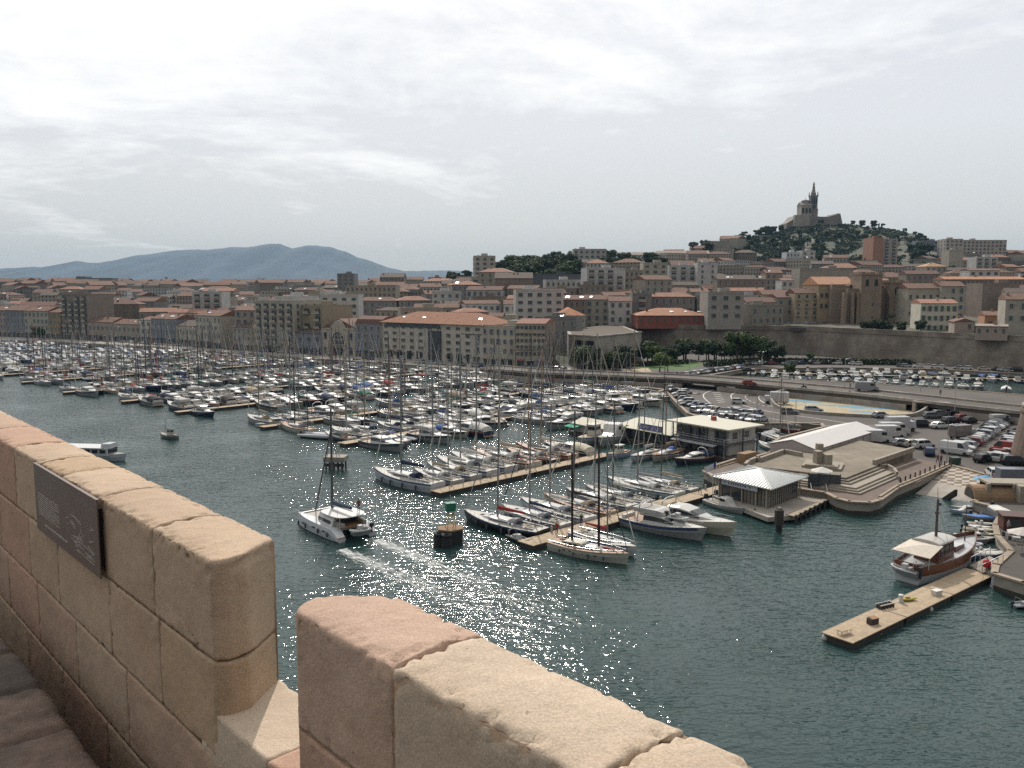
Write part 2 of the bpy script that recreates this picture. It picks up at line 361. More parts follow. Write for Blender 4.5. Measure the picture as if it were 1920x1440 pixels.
def hgt(x, y):
 px = 960 + F * x / y
 y0, z0 = front(px); yr = interp(RG, px, 1); hr = AT(px, interp(RG, px, 2), yr).z
 if y < y0: return LZ
 t = (y - y0) / (yr - y0)
 k = 1.0 + 0.55 * max(0, min(1, (px - 1000) / 300))
 if t <= 1: h = z0 + (hr - z0) * t ** k
 else: h = hr + (45 - hr) * min(1, (t - 1) * 1.2) if px > 870 else hr
 b = min(1, t * 3) * (1 + max(0, (px - 1250) / 150) * max(0, 1 - abs(t - 0.85) * 2.2))
 h += b * (2.2 * noise.noise(Vector((x * 0.012, y * 0.012, 1.5))) + 1.0 * noise.noise(Vector((x * 0.05, y * 0.05, 7))))
 return h
def hill_mat():
 m = mk('hillside', (0.11, 0.097, 0.075), 0.95, ns=0.02, na=0.3); nt = m.node_tree; N = nt.nodes; L = nt.links; b = N['Principled BSDF']
 src = b.inputs['Base Color'].links[0].from_socket
 nz = N.new('ShaderNodeTexNoise'); nz.inputs['Scale'].default_value = 0.035; nz.inputs['Detail'].default_value = 10; nz.inputs['Roughness'].default_value = 0.7; L.new(N['Texture Coordinate'].outputs['Object'], nz.inputs['Vector'])
 cr = N.new('ShaderNodeValToRGB'); cr.color_ramp.elements[0].position = 0.44; cr.color_ramp.elements[1].position = 0.58; L.new(nz.outputs[0], cr.inputs[0])
 mx = N.new('ShaderNodeMix'); mx.data_type = 'RGBA'; L.new(cr.outputs[0], mx.inputs[0]); mx.inputs[6].default_value = (0.045, 0.058, 0.028, 1); L.new(src, mx.inputs[7]); L.new(mx.outputs[2], b.inputs['Base Color'])
 return m
def terrain():
 b = MB(); nu = 230; pxs = [-700 + 3300 * i / (nu - 1) for i in range(nu)]
 ts = [0, 0.03, 0.06, 0.1, 0.15] + [0.2 + 0.8 * i / 34 for i in range(35)] + [1.02, 1.05, 1.1, 1.2, 1.35, 1.6, 2.2, 3.4]
 vs = []
 for px in pxs:
  y0, z0 = front(px); yr = interp(RG, px, 1); u = (px - 960) / F
  for t in ts:
   y = y0 + (yr - y0) * t; vs.append((u * y, y, hgt(u * y, y + 1e-4) + (-0.3 if t == 0 else 0)))
 k = len(ts); fs = [((i + 1) * k + j, (i + 1) * k + j + 1, i * k + j + 1, i * k + j) for i in range(nu - 1) for j in range(k - 1)]
 b.add(vs, fs); return b
struct(terrain().build('hillside', hill_mat(), smooth=True))
MT = [(-700, 528), (-300, 524), (-60, 516), (0, 511), (22, 502), (45, 503), (75, 500), (90, 504), (150, 489), (170, 492), (190, 493), (250, 484), (290, 476), (330, 470), (360, 468), (400, 468), (440, 463), (470, 464), (510, 457), (530, 457), (553, 466),
      (580, 460), (600, 460), (625, 464), (650, 471), (672, 482), (690, 487), (705, 492), (730, 502), (760, 508), (790, 508), (850, 507), (885, 509), (960, 517), (1100, 522), (1400, 530), (2500, 534)]
def mountains():
 b = MB(); n = 420; vs = []; rows = [(-1500, 0.0), (-1100, 0.25), (-750, 0.48), (-450, 0.70), (-200, 0.88), (0, 1.0), (300, 0.8), (900, 0.3), (1500, -0.1)]
 for i in range(n):
  px = -700 + 3200 * i / (n - 1); top = AT(px, interp(MT, px, 1), 7000).z
  top += 5 * noise.noise(Vector((px * 0.06, 3, 0))) + 3 * noise.noise(Vector((px * 0.21, 9, 0)))
  for dy, k in rows:
   y = 7000 + dy; x = (px - 960) / F * 7000 + dy * 0.1
   h = 35 + (top - 35) * k
   if 0 < k < 1: h += (top - 35) * 0.13 * noise.noise(Vector((x * 0.0035, y * 0.0035, 0))) + (top - 35) * 0.05 * noise.noise(Vector((x * 0.015, y * 0.015, 4)))
   vs.append((x, y, h))
 k = len(rows); b.add(vs, [((i + 1) * k + j, (i + 1) * k + j + 1, i * k + j + 1, i * k + j) for i in range(n - 1) for j in range(k - 1)]); return b
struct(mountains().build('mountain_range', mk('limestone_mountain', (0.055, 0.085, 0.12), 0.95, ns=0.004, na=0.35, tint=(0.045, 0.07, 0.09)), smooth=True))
hz = MB().box((-400, 3900, 190), (15000, 9600, 386)).build('haze', None) if False else None
def haze():
 b = MB().box((-300, 4350, 199), (16400, 9300, 406)); me = b.mesh('haze', [])
 m = bpy.data.materials.new('haze'); m.use_nodes = True; N = m.node_tree.nodes; N.clear()
 v = N.new('ShaderNodeVolumePrincipled'); v.inputs['Color'].default_value = (0.34, 0.56, 0.80, 1); v.inputs['Density'].default_value = HZ; v.inputs['Anisotropy'].default_value = 0.15
 o = N.new('ShaderNodeOutputMaterial'); m.node_tree.links.new(v.outputs[0], o.inputs['Volume'])
 me.materials.append(m); struct(link('haze', me), 'stuff')
HZ = 0.00005
haze()
def rampart():
 b = MB()
 for k, (a, c) in enumerate(zip(WALL[:-1], WALL[1:])):
  d = c - a; n = Vector((-d.y, d.x)).normalized();
  if n.y < 0: n = -n
  m = 24; secs = []
  for i in range(m + 1):
   p = a + d * i / m; j = lambda s: 0.12 * noise.noise(Vector((p.x * 0.4, p.y * 0.4, s)))
   q = lambda off, z: (p.x + n.x * off, p.y + n.y * off, z)
   secs.append([q(3, 0), q(-1.6 + j(1), 0), q(-0.8 + j(2), 6), q(0 + j(3), WT - 1.2), q(-0.25, WT - 1.1), q(-0.25, WT - 0.85), q(0.05, WT - 0.8), q(0.05, WT + 1.0 + j(5)), q(1.2, WT + 1.0), q(1.2, WT - 0.3), q(3, WT - 0.3)])
  b.loft(secs)
 return b
rw = rampart().build('rampart_wall', M['wall']); tag(rw, 'long tall stone rampart wall behind the boat basin on the right', 'rampart')
def sheet(name, px, z, mat, thick=None, kind='structure'):
 poly = [tuple(W(x, y, z)[:2]) for x, y in px]
 if thick: b = MB().prism(poly, z - thick, z, bottom=False)
 else:
  b = MB(); t = tessellate_polygon([[Vector((p[0], p[1], 0)) for p in poly]]); b.add([(p[0], p[1], z) for p in poly], [up(poly, i) for i in t])
 o = b.build(name, mat)
 if kind: struct(o, kind)
 return o
qp = [(x, y + 1) for x, y in FB[1:]]; qe = [(-400, 617), (50, 637.5), (300, 649.5), (450, 661.5), (600, 671), (740, 680), (1000, 700), (1070, 708)]
sheet('quay_pavement', qp + qe[::-1], LZ + 0.012, M['concrete'])
sheet('brown_pavement', [(1323, 884), (1380, 868.5), (1440, 852), (1500, 858), (1720, 860), (1782, 871), (1724, 902.5), (1684, 913.5), (1650, 935.5), (1631, 940), (1592, 938.5), (1571, 932), (1548, 922), (1500, 914), (1440, 912), (1380, 900)], LZ + 0.012, M['pave'])
def checker():
 m = mk('chequered_setts', (0.42, 0.37, 0.31), 0.9, ns=0.5, na=0.2); nt = m.node_tree; N = nt.nodes; L = nt.links; b = N['Principled BSDF']; src = b.inputs['Base Color'].links[0].from_socket
 ch = N.new('ShaderNodeTexChecker'); ch.inputs['Scale'].default_value = 0.95; mp = N.new('ShaderNodeMapping'); mp.inputs['Rotation'].default_value = (0, 0, 0.5); L.new(N['Texture Coordinate'].outputs['Object'], mp.inputs[0]); L.new(mp.outputs[0], ch.inputs[0])
 ch.inputs[1].default_value = (1, 1, 1, 1); ch.inputs[2].default_value = (0.38, 0.33, 0.30, 1)
 mx = N.new('ShaderNodeMix'); mx.data_type = 'RGBA'; mx.blend_type = 'MULTIPLY'; mx.inputs[0].default_value = 1; L.new(src, mx.inputs[6]); L.new(ch.outputs[0], mx.inputs[7]); L.new(mx.outputs[2], b.inputs['Base Color']); return m
def slip():
 T0, T1, B0, B1 = W(1783, 872.5, LZ - .02), W(1876, 898, LZ - .02), W(1716, 926, 0), W(1819, 941.5, 0)
 g = lambda u, v: (T0.lerp(T1, u)).lerp(B0.lerp(B1, u), v)
 for nm, v0, v1, m in (('chequered_paving', 0, .56, checker()), ('slipway', .56, 1.5, M['concrete'])):
  b = MB(); vs = [g(i / 10, v) for v in (v0, v1) for i in range(11)]; b.add(vs, [(i, i + 11, i + 12, i + 1) for i in range(10)]); struct(b.build(nm, m))
slip()
a_, c_ = W(1766, 934, 0.1), W(1790, 918, 1.75)
kb = MB().loft([[a_ + Vector((0, 0, -0.8)), a_, a_ + Vector((0.5, 0.1, 0)), a_ + Vector((0.5, 0.1, -0.8))], [c_ + Vector((0, 0, -1)), c_, c_ + Vector((0.5, 0.1, 0)), c_ + Vector((0.5, 0.1, -1))]]).build('kerb_ramp', M['darkwood']); struct(kb)
RD = [(900, 691), (1000, 699.5), (1120, 704), (1280, 711), (1345, 716), (1450, 725), (1600, 739), (1700, 750), (1800, 762), (1920, 775), (2150, 800)]
RZ = 4.4
def road():
 e = [P2(W(x, y, RZ)) for x, y in RD]; n = len(e); b = MB(); far = []
 for i in range(n):
  d = (e[min(i + 1, n - 1)] - e[max(i - 1, 0)]).normalized(); q = Vector((-d.y, d.x))
  if q.y < 0: q = -q
  far.append(e[i] + q * 11)
 for i in range(n - 1):
  p = [e[i], e[i + 1], far[i + 1], far[i]]
  b.cur = 0; b.prism([tuple(k) for k in p], RZ - 1.1, RZ)
  b.cur = 1
  for a, c in ((e[i], e[i + 1]), (far[i], far[i + 1])):
   d = c - a; m = (a + c) / 2; b.box((m.x, m.y, RZ + 0.1), (d.length, 0.5, 0.7), atan2(d.y, d.x))
  if not (1300 < (RD[i][0] + RD[i + 1][0]) / 2 < 1340) and i < 5:
   for a, c in ((e[i], e[i + 1]), (far[i], far[i + 1])):
    d = c - a; m = (a + c) / 2; b.box((m.x, m.y, (RZ - 1.1 - 1) / 2 - 0.3), (d.length - 0.2, 0.6, RZ - 0.1), atan2(d.y, d.x))
  if i >= 5:
   for a, c in ((e[i], e[i + 1]), (far[i], far[i + 1])):
    d = c - a; m = (a + c) / 2
    if i != 7: b.box((m.x, m.y, (RZ - 1.1 + LZ) / 2), (d.length - 0.1, 0.5, RZ - 1.1 - LZ - 0.02), atan2(d.y, d.x))
  b.cur = 2
  d = e[i + 1] - e[i]; c0 = (e[i] + e[i + 1] + far[i] + far[i + 1]) / 4; L = d.length; k = max(1, int(L / 7))
  for j in range(k):
   c1 = c0 + d * ((j + .5) / k - .5); b.box((c1.x, c1.y, RZ + 0.008), (3, 0.18, 0.012), atan2(d.y, d.x))
 return b
struct(road().build('raised_road', [M['asphalt'], M['concrete'], M['white']]))
def marks():
 b = MB()
 def line(px, w=0.16, dash=0):
  pts = [W(x, y, LZ + 0.02) for x, y in px]; sm = []
  for i in range(len(pts) - 1):
   p0 = pts[max(i - 1, 0)]; p1 = pts[i]; p2 = pts[i + 1]; p3 = pts[min(i + 2, len(pts) - 1)]
   for k in range(6):
    t = k / 6; sm.append(0.5 * ((2 * p1) + (-p0 + p2) * t + (2 * p0 - 5 * p1 + 4 * p2 - p3) * t * t + (-p0 + 3 * p1 - 3 * p2 + p3) * t ** 3))
  sm.append(pts[-1])
  for i in range(len(sm) - 1):
   if dash and i % 2: continue
   a, c = sm[i], sm[i + 1]; d = (c - a); 
   if d.length < 1e-3: continue
   q = Vector((-d.y, d.x, 0)).normalized() * w; b.add([a - q, c - q, c + q, a + q], [(0, 1, 2, 3)])
 line([(1352, 727), (1322, 737), (1322, 748), (1345, 762), (1400, 777), (1480, 790), (1600, 803), (1700, 812)])
 line([(1400, 730), (1374, 738), (1373, 748), (1395, 760), (1440, 771), (1520, 783), (1620, 797), (1710, 804)])
 line([(1440, 732), (1402, 740), (1400, 748), (1420, 757), (1445, 764)], dash=1)
 line([(1455, 735), (1425, 742), (1425, 750), (1442, 760), (1460, 765)])
 for k in range(6): line([(1336 + k * 2, 737 + k * 3.6), (1350 + k * 2, 735 + k * 3.6)], 0.2)
 for k in range(14): x = 1765 + k * 9; y = 838 - k * 3.6; line([(x, y), (x + 17, y + 1.5)], 0.06)
 for k in range(9): x = 1852 + k * 4; y = 853 - k * 5; line([(x, y), (x + 14, y + 2)], 0.06)
 line([(1560, 822), (1650, 800), (1735, 796)], 0.1)
 return b
struct(marks().build('road_marking', M['white']))
def patch(name, px, z, mat):
 o = sheet(name, px, z, mat); return o
# ================================================================ the stone parapet in front of the viewer
WS = Vector((-0.669, 0.743, 0)); WN = Vector((0.743, 0.669, 0)); DI, DO = 1.215, 1.535
def wp(s, n, z): return WS * s + WN * n + Vector((0, 0, CH - 1 + z))
def s_at(px, py, n=DI):
 d = ray(px, py); t = n / d.dot(WN); return d.dot(WS) * t
def parapet_mats():
 ms = []
 m = mk('sandstone', (0.5, 0.4, 0.3), 0.95, ns=3.0, na=0.14, bump=0.004, bs=90); nt = m.node_tree; N = nt.nodes; L = nt.links; b = N['Principled BSDF']
 at = N.new('ShaderNodeAttribute'); at.attribute_name = 'stone'; tc = N['Texture Coordinate']
 mixn = [n for n in N if n.type == 'MIX'][0]; L.new(at.outputs['Color'], mixn.inputs[6])
 src = b.inputs['Base Color'].links[0].from_socket
 n1 = N.new('ShaderNodeTexNoise'); n1.inputs['Scale'].default_value = 2.3; n1.inputs['Detail'].default_value = 5; L.new(tc.outputs['Object'], n1.inputs['Vector'])
 r1 = N.new('ShaderNodeValToRGB'); r1.color_ramp.elements[0].position = 0.5; r1.color_ramp.elements[1].position = 0.75; L.new(n1.outputs[0], r1.inputs[0])
 m1 = N.new('ShaderNodeMix'); m1.data_type = 'RGBA'; f = N.new('ShaderNodeMath'); f.operation = 'MULTIPLY'; L.new(r1.outputs[0], f.inputs[0]); f.inputs[1].default_value = 0.35; L.new(f.outputs[0], m1.inputs[0]); L.new(src, m1.inputs[6]); m1.inputs[7].default_value = (0.40, 0.265, 0.165, 1)
 n2 = N.new('ShaderNodeTexNoise'); n2.inputs['Scale'].default_value = 160; n2.inputs['Detail'].default_value = 3; L.new(tc.outputs['Object'], n2.inputs['Vector'])
 r2 = N.new('ShaderNodeMapRange'); r2.inputs[1].default_value = 0.3; r2.inputs[2].default_value = 0.7; r2.inputs[3].default_value = 0.80; r2.inputs[4].default_value = 1.18; L.new(n2.outputs[0], r2.inputs[0])
 m2 = N.new('ShaderNodeMix'); m2.data_type = 'RGBA'; m2.blend_type = 'MULTIPLY'; m2.inputs[0].default_value = 1; L.new(m1.outputs[2], m2.inputs[6]); L.new(r2.outputs[0], m2.inputs[7])
 n3 = N.new('ShaderNodeTexNoise'); n3.inputs['Scale'].default_value = 38; n3.inputs['Detail'].default_value = 2; L.new(tc.outputs['Object'], n3.inputs['Vector'])
 r3 = N.new('ShaderNodeValToRGB'); r3.color_ramp.elements[0].position = 0.21; r3.color_ramp.elements[0].color = (0.45, 0.36, 0.3, 1); r3.color_ramp.elements[1].position = 0.27; r3.color_ramp.elements[1].color = (1, 1, 1, 1); L.new(n3.outputs[0], r3.inputs[0])
 m3 = N.new('ShaderNodeMix'); m3.data_type = 'RGBA'; m3.blend_type = 'MULTIPLY'; m3.inputs[0].default_value = 1; L.new(m2.outputs[2], m3.inputs[6]); L.new(r3.outputs[0], m3.inputs[7])
 L.new(m3.outputs[2], b.inputs['Base Color'])
 bp0 = [n for n in N if n.type == 'BUMP'][0]; bp0.inputs['Distance'].default_value = 0.003
 n4 = N.new('ShaderNodeTexNoise'); n4.inputs['Scale'].default_value = 14; n4.inputs['Detail'].default_value = 5; L.new(tc.outputs['Object'], n4.inputs['Vector'])
 bp = N.new('ShaderNodeBump'); bp.inputs['Distance'].default_value = 0.012; bp.inputs['Strength'].default_value = 0.7; L.new(n4.outputs[0], bp.inputs['Height']); L.new(bp.outputs[0], bp0.inputs['Normal'])
 mortar = mk('mortar', (0.22, 0.15, 0.10), 0.95, ns=8, na=0.2, bump=0.004, bs=60)
 return [m, mortar]
STONE = parapet_mats()
STC = [(0.44, 0.325, 0.23), (0.42, 0.29, 0.21), (0.46, 0.345, 0.245), (0.43, 0.275, 0.20), (0.51, 0.41, 0.31), (0.43, 0.31, 0.205)]
def stones(blocks, name, parent, filler):
 """blocks: (s0, s1, z0, z1, colour, end rule, res); each stone is a rounded, worn block; the filler is the mortar between them"""
 vs = []; fs = []; cols = []
 for (s0, s1, z0, z1, colr, rule, top, n0, n1) in blocks:
  L = s1 - s0; H = z1 - z0; T = n1 - n0; rs = 0.016; rr = 0.006
  dim = (L, T, H); nn = [max(3, min(60, int(d / rs))) for d in dim]; seed = hash((round(s0, 2), round(z0, 2))) % 97
  vmap = {}
  def vert(i, j, k):
   key = (i, j, k)
   if key in vmap: return vmap[key]
   p = [(-0.5 + q / n_) * d for q, n_, d in zip(key, nn, dim)]
   wn = noise.noise(Vector((p[0] * 7 + seed, p[1] * 7, p[2] * 7)))
   r = rr * (1.0 + 0.9 * wn); r += 0.010 * (1 + wn) * (top and p[2] > H / 2 - 0.04 and abs(p[1]) > T / 2 - 0.04); r = max(0.004, min(r, 0.05))
   inn = [max(-d / 2 + r, min(d / 2 - r, q)) for q, d in zip(p, dim)]
   dv = Vector([a - c for a, c in zip(p, inn)])
   if dv.length > 1e-9: nrm = dv.normalized(); q = Vector(inn) + nrm * r
   else: q = Vector(p); nrm = Vector((0, 0, 0))
   edge = sum(1 for a, d in zip(p, dim) if abs(abs(a) - d / 2) < 0.035)
   nz = 0.0035 * noise.noise(q * 9 + Vector((seed, 0, 0))) + 0.0016 * noise.noise(q * 38)
   if edge >= 2: nz -= 0.006 * max(0, noise.noise(q * 30 + Vector((0, seed, 0))) - 0.05) * 2 * (1 + 1.5 * (top and q.z > H / 2 - .05))
   q = q + (nrm if nrm.length else Vector((0, 0, 0))) * nz
   s = (s0 + s1) / 2 + q.x; n = (n0 + n1) / 2 + q.y; z = (z0 + z1) / 2 + q.z
   if top and q.z > 0: z += 0.014 * (1 - (2 * q.y / T) ** 2) * (q.z / (H / 2)) - 0.004
   f = (q.x + L / 2) / L
   if rule == 'lend':      # right end of the far merlon (low s): splays outwards
    g = max(0, n - 1.343) / 0.19; s += (1 - f) * 0.155 * min(g, 1) + (1 - f) * 0.03 * max(0, (1.26 - n) / 0.045) ** 1.0 * (n < 1.26)
   if rule == 'rend':      # left end of the near merlon
    g = 0.02 * min(1, max(0, (n - 1.19) / 0.137)) - 0.16 * max(0, (n - 1.327) / 0.2); s += f * g - f * 0.03 * max(0, (1.25 - n) / 0.035)
   vs.append(tuple(wp(s, n, z))); cols.append(colr); vmap[key] = len(vs) - 1; return vmap[key]
  for ax in range(3):
   a, c = [q for q in range(3) if q != ax]
   for side in (0, nn[ax]):
    for i in range(nn[a]):
     for j in range(nn[c]):
      def idx(x, y):
       k = [0, 0, 0]; k[ax] = side; k[a] = x; k[c] = y; return vert(*k)
      q = (idx(i, j), idx(i + 1, j), idx(i + 1, j + 1), idx(i, j + 1))
      flip = (side == 0) ^ (ax == 1)
      fs.append(q if flip else q[::-1])
 ns = len(fs)
 fb = MB(); fb.v = vs; fb.f = fs; fb.m = [0] * ns; fb.cur = 1
 for (s0, s1, z0, z1, n0, n1, sk) in filler:
  c = [wp(s0 + (sk if sk > 0 else 0), n0, z0), wp(s1, n0, z0), wp(s1 + (sk if sk < 0 else 0), n1, z0), wp(s0 + (sk if sk > 0 else 0), n1, z0)]
  vs_ = c + [v + Vector((0, 0, z1 - z0)) for v in c]
  fb.add(vs_, [(0, 1, 2, 3), (7, 6, 5, 4), (0, 4, 5, 1), (1, 5, 6, 2), (2, 6, 7, 3), (3, 7, 4, 0)])
 me = fb.mesh(name, STONE, True)
 ca = me.color_attributes.new('stone', 'FLOAT_COLOR', 'POINT')
 for i, c in enumerate(cols): ca.data[i].color = col4(c)
 for i in range(len(cols), len(fb.v)): ca.data[i].color = (0.3, 0.22, 0.15, 1)
 return link(name, me, parent)
def parapet():
 root = thing('stone_parapet', 'thick pink and beige sandstone parapet with one narrow gap in the foreground', 'parapet')
 g = 0.008; bl = []; C1 = -0.39; C2 = -0.78; C3 = -1.17; C4 = -1.60
 SE = 2.98; SN = 2.392; SILL = -0.60
 def row(js, z0, z1, cs, top=False, first=None, last=None, n0=DI, n1=DO):
  js = sorted(js)
  for i in range(len(js) - 1):
   rule = first if i == 0 and first else (last if i == len(js) - 2 and last else None)
   bl.append((js[i] + g / 2, js[i + 1] - g / 2, z0 + g / 2, z1 - (0 if top else g / 2), STC[cs[i % len(cs)]], rule, top, n0, n1))
 far = [4.9, 5.6, 6.2, 6.9, 7.7, 8.5, 9.4, 10.3]
 js = [SE, s_at(283, 983), s_at(185, 930), s_at(115, 893), s_at(75, 870), s_at(25, 838), ]
 js += [x for x in far if x > js[-1] + 0.4]; row(js, C1, 0, [2, 0, 2, 5, 2, 3, 1, 2], True, first='lend')
 j2 = [SE, s_at(302, 1260), s_at(208, 1180), s_at(111, 1095), s_at(57, 1040)]; j2 += [x for x in [4.7, 5.3, 5.9, 6.6, 7.4, 8.3, 9.3] if x > j2[-1] + .4]
 row(j2, C2, C1, [5, 0, 2, 0, 3, 5, 1], first='lend')
 j3 = [1.9, 2.62, s_at(242, 1370), s_at(148, 1270), s_at(75, 1180), s_at(20, 1120)]; j3 += [x for x in [4.9, 5.7, 6.6, 7.6, 8.8] if x > j3[-1] + .4]
 row(j3, C3, C2, [3, 1, 0, 1, 3, 1])
 row([0.9, 1.6, 2.3, 3.0, 3.7, 4.4, 5.2, 6.0, 7.0, 8.2], C4, C3, [1, 0, 3])
 row([1.9, 2.9, 3.8, 4.6, 5.5, 6.6], C4 - 0.7, C4, [1, 3])
 fill = [(SE + .02, 10.3, C2, -0.015, DI + .007, DO - .007, 0.13), (0.9, 9, C4 - .7, C2 - .0, DI + .007, DO - .007, 0)]
 a = stones(bl, 'merlon', root, fill); a['label'] = 'long far stretch of the parapet, beige stone on top'
 bl.clear()
 jn = [SN, s_at(735, 1240), s_at(1290, 1378, DO) + 0.0, 0.62, 0.0, -0.6]; jn = sorted(set([SN, s_at(735, 1240), s_at(1288, 1378, DO), s_at(1288, 1378, DO) - 0.75, s_at(1288, 1378, DO) - 1.5, -1.2]))
 row(jn, C1, 0, [2, 2, 4, 4, 3], True, last='rend')
 bl[-1] = bl[-1][:4] + ((0.48, 0.335, 0.255),) + bl[-1][5:]
 row([-1.2, -0.3, 0.5, 1.25, 1.75, SN], C2, C1, [1, 0, 5, 1, 3], last='rend')
 fill = [(-1.2, SN - .02, C2, -0.015, DI + .007, DO - .007, -0.12)]
 b = stones(bl, 'merlon', root, fill); b['label'] = 'near stretch of the parapet with a rose end block'
 bl.clear()
 for (s0, s1, c) in ((SN - 0.12, 2.60, 3), (2.60, SE + 0.2, 4)): bl.append((s0 + g / 2, s1 - g / 2, C2 - 0.05, SILL, STC[c], None, False, DI + 0.002, DO - 0.002))
 c = stones(bl, 'sill', root, [(SN - .1, SE + .15, C2 - .05, SILL - .02, DI + .02, DO - .02, 0)])
 b = MB(); q = [wp(-1.2, DI + .02, -1.15), wp(12, DI + .02, -1.15), wp(12, DO + 0.0, -1.15), wp(-1.2, DO, -1.15)]
 lo = [Vector((v.x, v.y, -2)) for v in q]; b.loft([[tuple(v) for v in lo], [tuple(v) for v in q]]); b.build('lower_wall', M['wall'], root)
parapet()
def walkway():
 root = thing('stone_bench', 'rough dark stone ledge at the foot of the parapet inner side, lower left corner', 'stone ledge')
 e = [(-260, 1020), (-60, 1150), (0, 1183), (52, 1245), (66, 1262), (128, 1350), (196, 1450), (300, 1600)]
 zt = -1.95
 edge = [W(x, y, CH + zt) for x, y in e]
 vs = []; cols = []; b = MB(); m = 44
 js = [0.0, 0.30, 0.62, 1.0]
 def edgept(t):
  f = t * (len(edge) - 1); i = min(int(f), len(edge) - 2); return edge[i].lerp(edge[i + 1], f - i)
 n = 150; secs = []
 for i in range(n + 1):
  t = i / n; p = edgept(t); row = []
  for j in range(m + 1):
   q = j / m
   if j < 5: x = 0.0; z = zt - 0.9 + 0.9 * j / 5
   else: x = -(j - 5) / (m - 5) * 1.1; z = zt
   pos = Vector((p.x, p.y, 0)) + Vector((-0.80, -0.60, 0)) * (-x)
   jo = min(abs(pos.dot(WS) * 1.15 % 0.62 - 0.3), 1); gap = -0.05 * max(0, 1 - jo / 0.03)
   rough = 0.006 * noise.noise(Vector((pos.x * 5, pos.y * 5, 2))) + 0.006 * noise.noise(Vector((pos.x * 16, pos.y * 16, z * 8))) + 0.005 * noise.noise(Vector((pos.x * 45, pos.y * 45, 0)))
   pos.x += rough * (1 if j < 6 else 0); pos.z = CH + z + rough * (1.3 if j >= 5 else 0) + gap - (0.02 if j in (4, 5) else 0); row.append(tuple(pos))
  secs.append(row)
 b.loft(secs, closed=False, caps=False)
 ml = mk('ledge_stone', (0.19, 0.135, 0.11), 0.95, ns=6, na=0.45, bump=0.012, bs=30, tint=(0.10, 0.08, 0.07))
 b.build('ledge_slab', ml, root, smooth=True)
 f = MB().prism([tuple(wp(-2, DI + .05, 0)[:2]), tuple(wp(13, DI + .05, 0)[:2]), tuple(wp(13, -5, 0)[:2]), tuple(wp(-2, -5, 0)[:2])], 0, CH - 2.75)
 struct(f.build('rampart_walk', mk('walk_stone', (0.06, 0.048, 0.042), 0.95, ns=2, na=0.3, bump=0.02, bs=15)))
walkway()
def info_panel():
 root = thing('information_panel', 'grey metal information panel with a small harbour drawing fixed to the far merlon', 'information panel')
 s0, s1 = s_at(63, 868, DI - .03), s_at(181, 932, DI - .03); z1, z0 = 0.0, -0.385
 mm = mk('brushed_panel', (0.15, 0.112, 0.095), 0.5, 0.2, ns=5, na=0.08); lt = mk('pale_engraving', (0.46, 0.42, 0.39), 0.6, na=0.05)
 def slab(b, a, c, za, zb, na, nb):
  q = [wp(a, na, za), wp(c, na, za), wp(c, nb, za), wp(a, nb, za)]; b.loft([[tuple(v) for v in q], [tuple(v + Vector((0, 0, zb - za))) for v in q]])
 b = MB(); slab(b, s1, s0, z0, z1, DI - .032, DI - .026); slab(b, s1, s0, z1 - 0.004, z1 + .003, DI - .034, DI - .018); b.build('panel_plate', mm, root)
 b = MB(); slab(b, s1 + .03, s0 - .03, z0 + .05, z1 - .05, DI - .026, DI + 0.0); b.build('mounting_block', M['black'], root)
 r = random.Random(3); b = MB(); W_ = s0 - s1; H = z1 - z0
 for k in range(11):      # lines of small print
  ln = 0.42 * (1 - 0.25 * r.random() * (k % 5 == 4)); z = z1 - H * (0.42 + 0.031 * k); x = 0.06
  while x < ln:
   w = r.uniform(.01, .03); slab(b, s0 - W_ * x, s0 - W_ * min(ln, x + w), z, z + H * 0.010, DI - .0335, DI - .032); x += w + .008
 for k in range(16): w = 0.022; x = .16 + .024 * k; slab(b, s0 - W_ * x, s0 - W_ * (x + .016), z1 - H * .86, z1 - H * (.86 - .02 - .012 * r.random()), DI - .0335, DI - .032)
 b.build('lettering', lt, root)
 b = MB()
 def pl(pts, w=0.0011):
  for a, c in zip(pts[:-1], pts[1:]): b.tube(wp(s0 - W_ * a[0], DI - .0325, z1 - H * a[1]), wp(s0 - W_ * c[0], DI - .0325, z1 - H * c[1]), w, w, 4)
 for k in range(26):
  x, y = .52 + .4 * r.random(), .42 + .4 * r.random(); q = [(x, y)]
  for j in range(3): x = min(.94, max(.5, x + r.uniform(-.06, .08))); y = min(.88, max(.4, y + r.uniform(-.05, .05))); q.append((x, y))
  pl(q)
 pl([(.68, .70), (.93, .74), (.93, .88), (.70, .84), (.68, .70)]); b.build('line_drawing', lt, root)
info_panel()
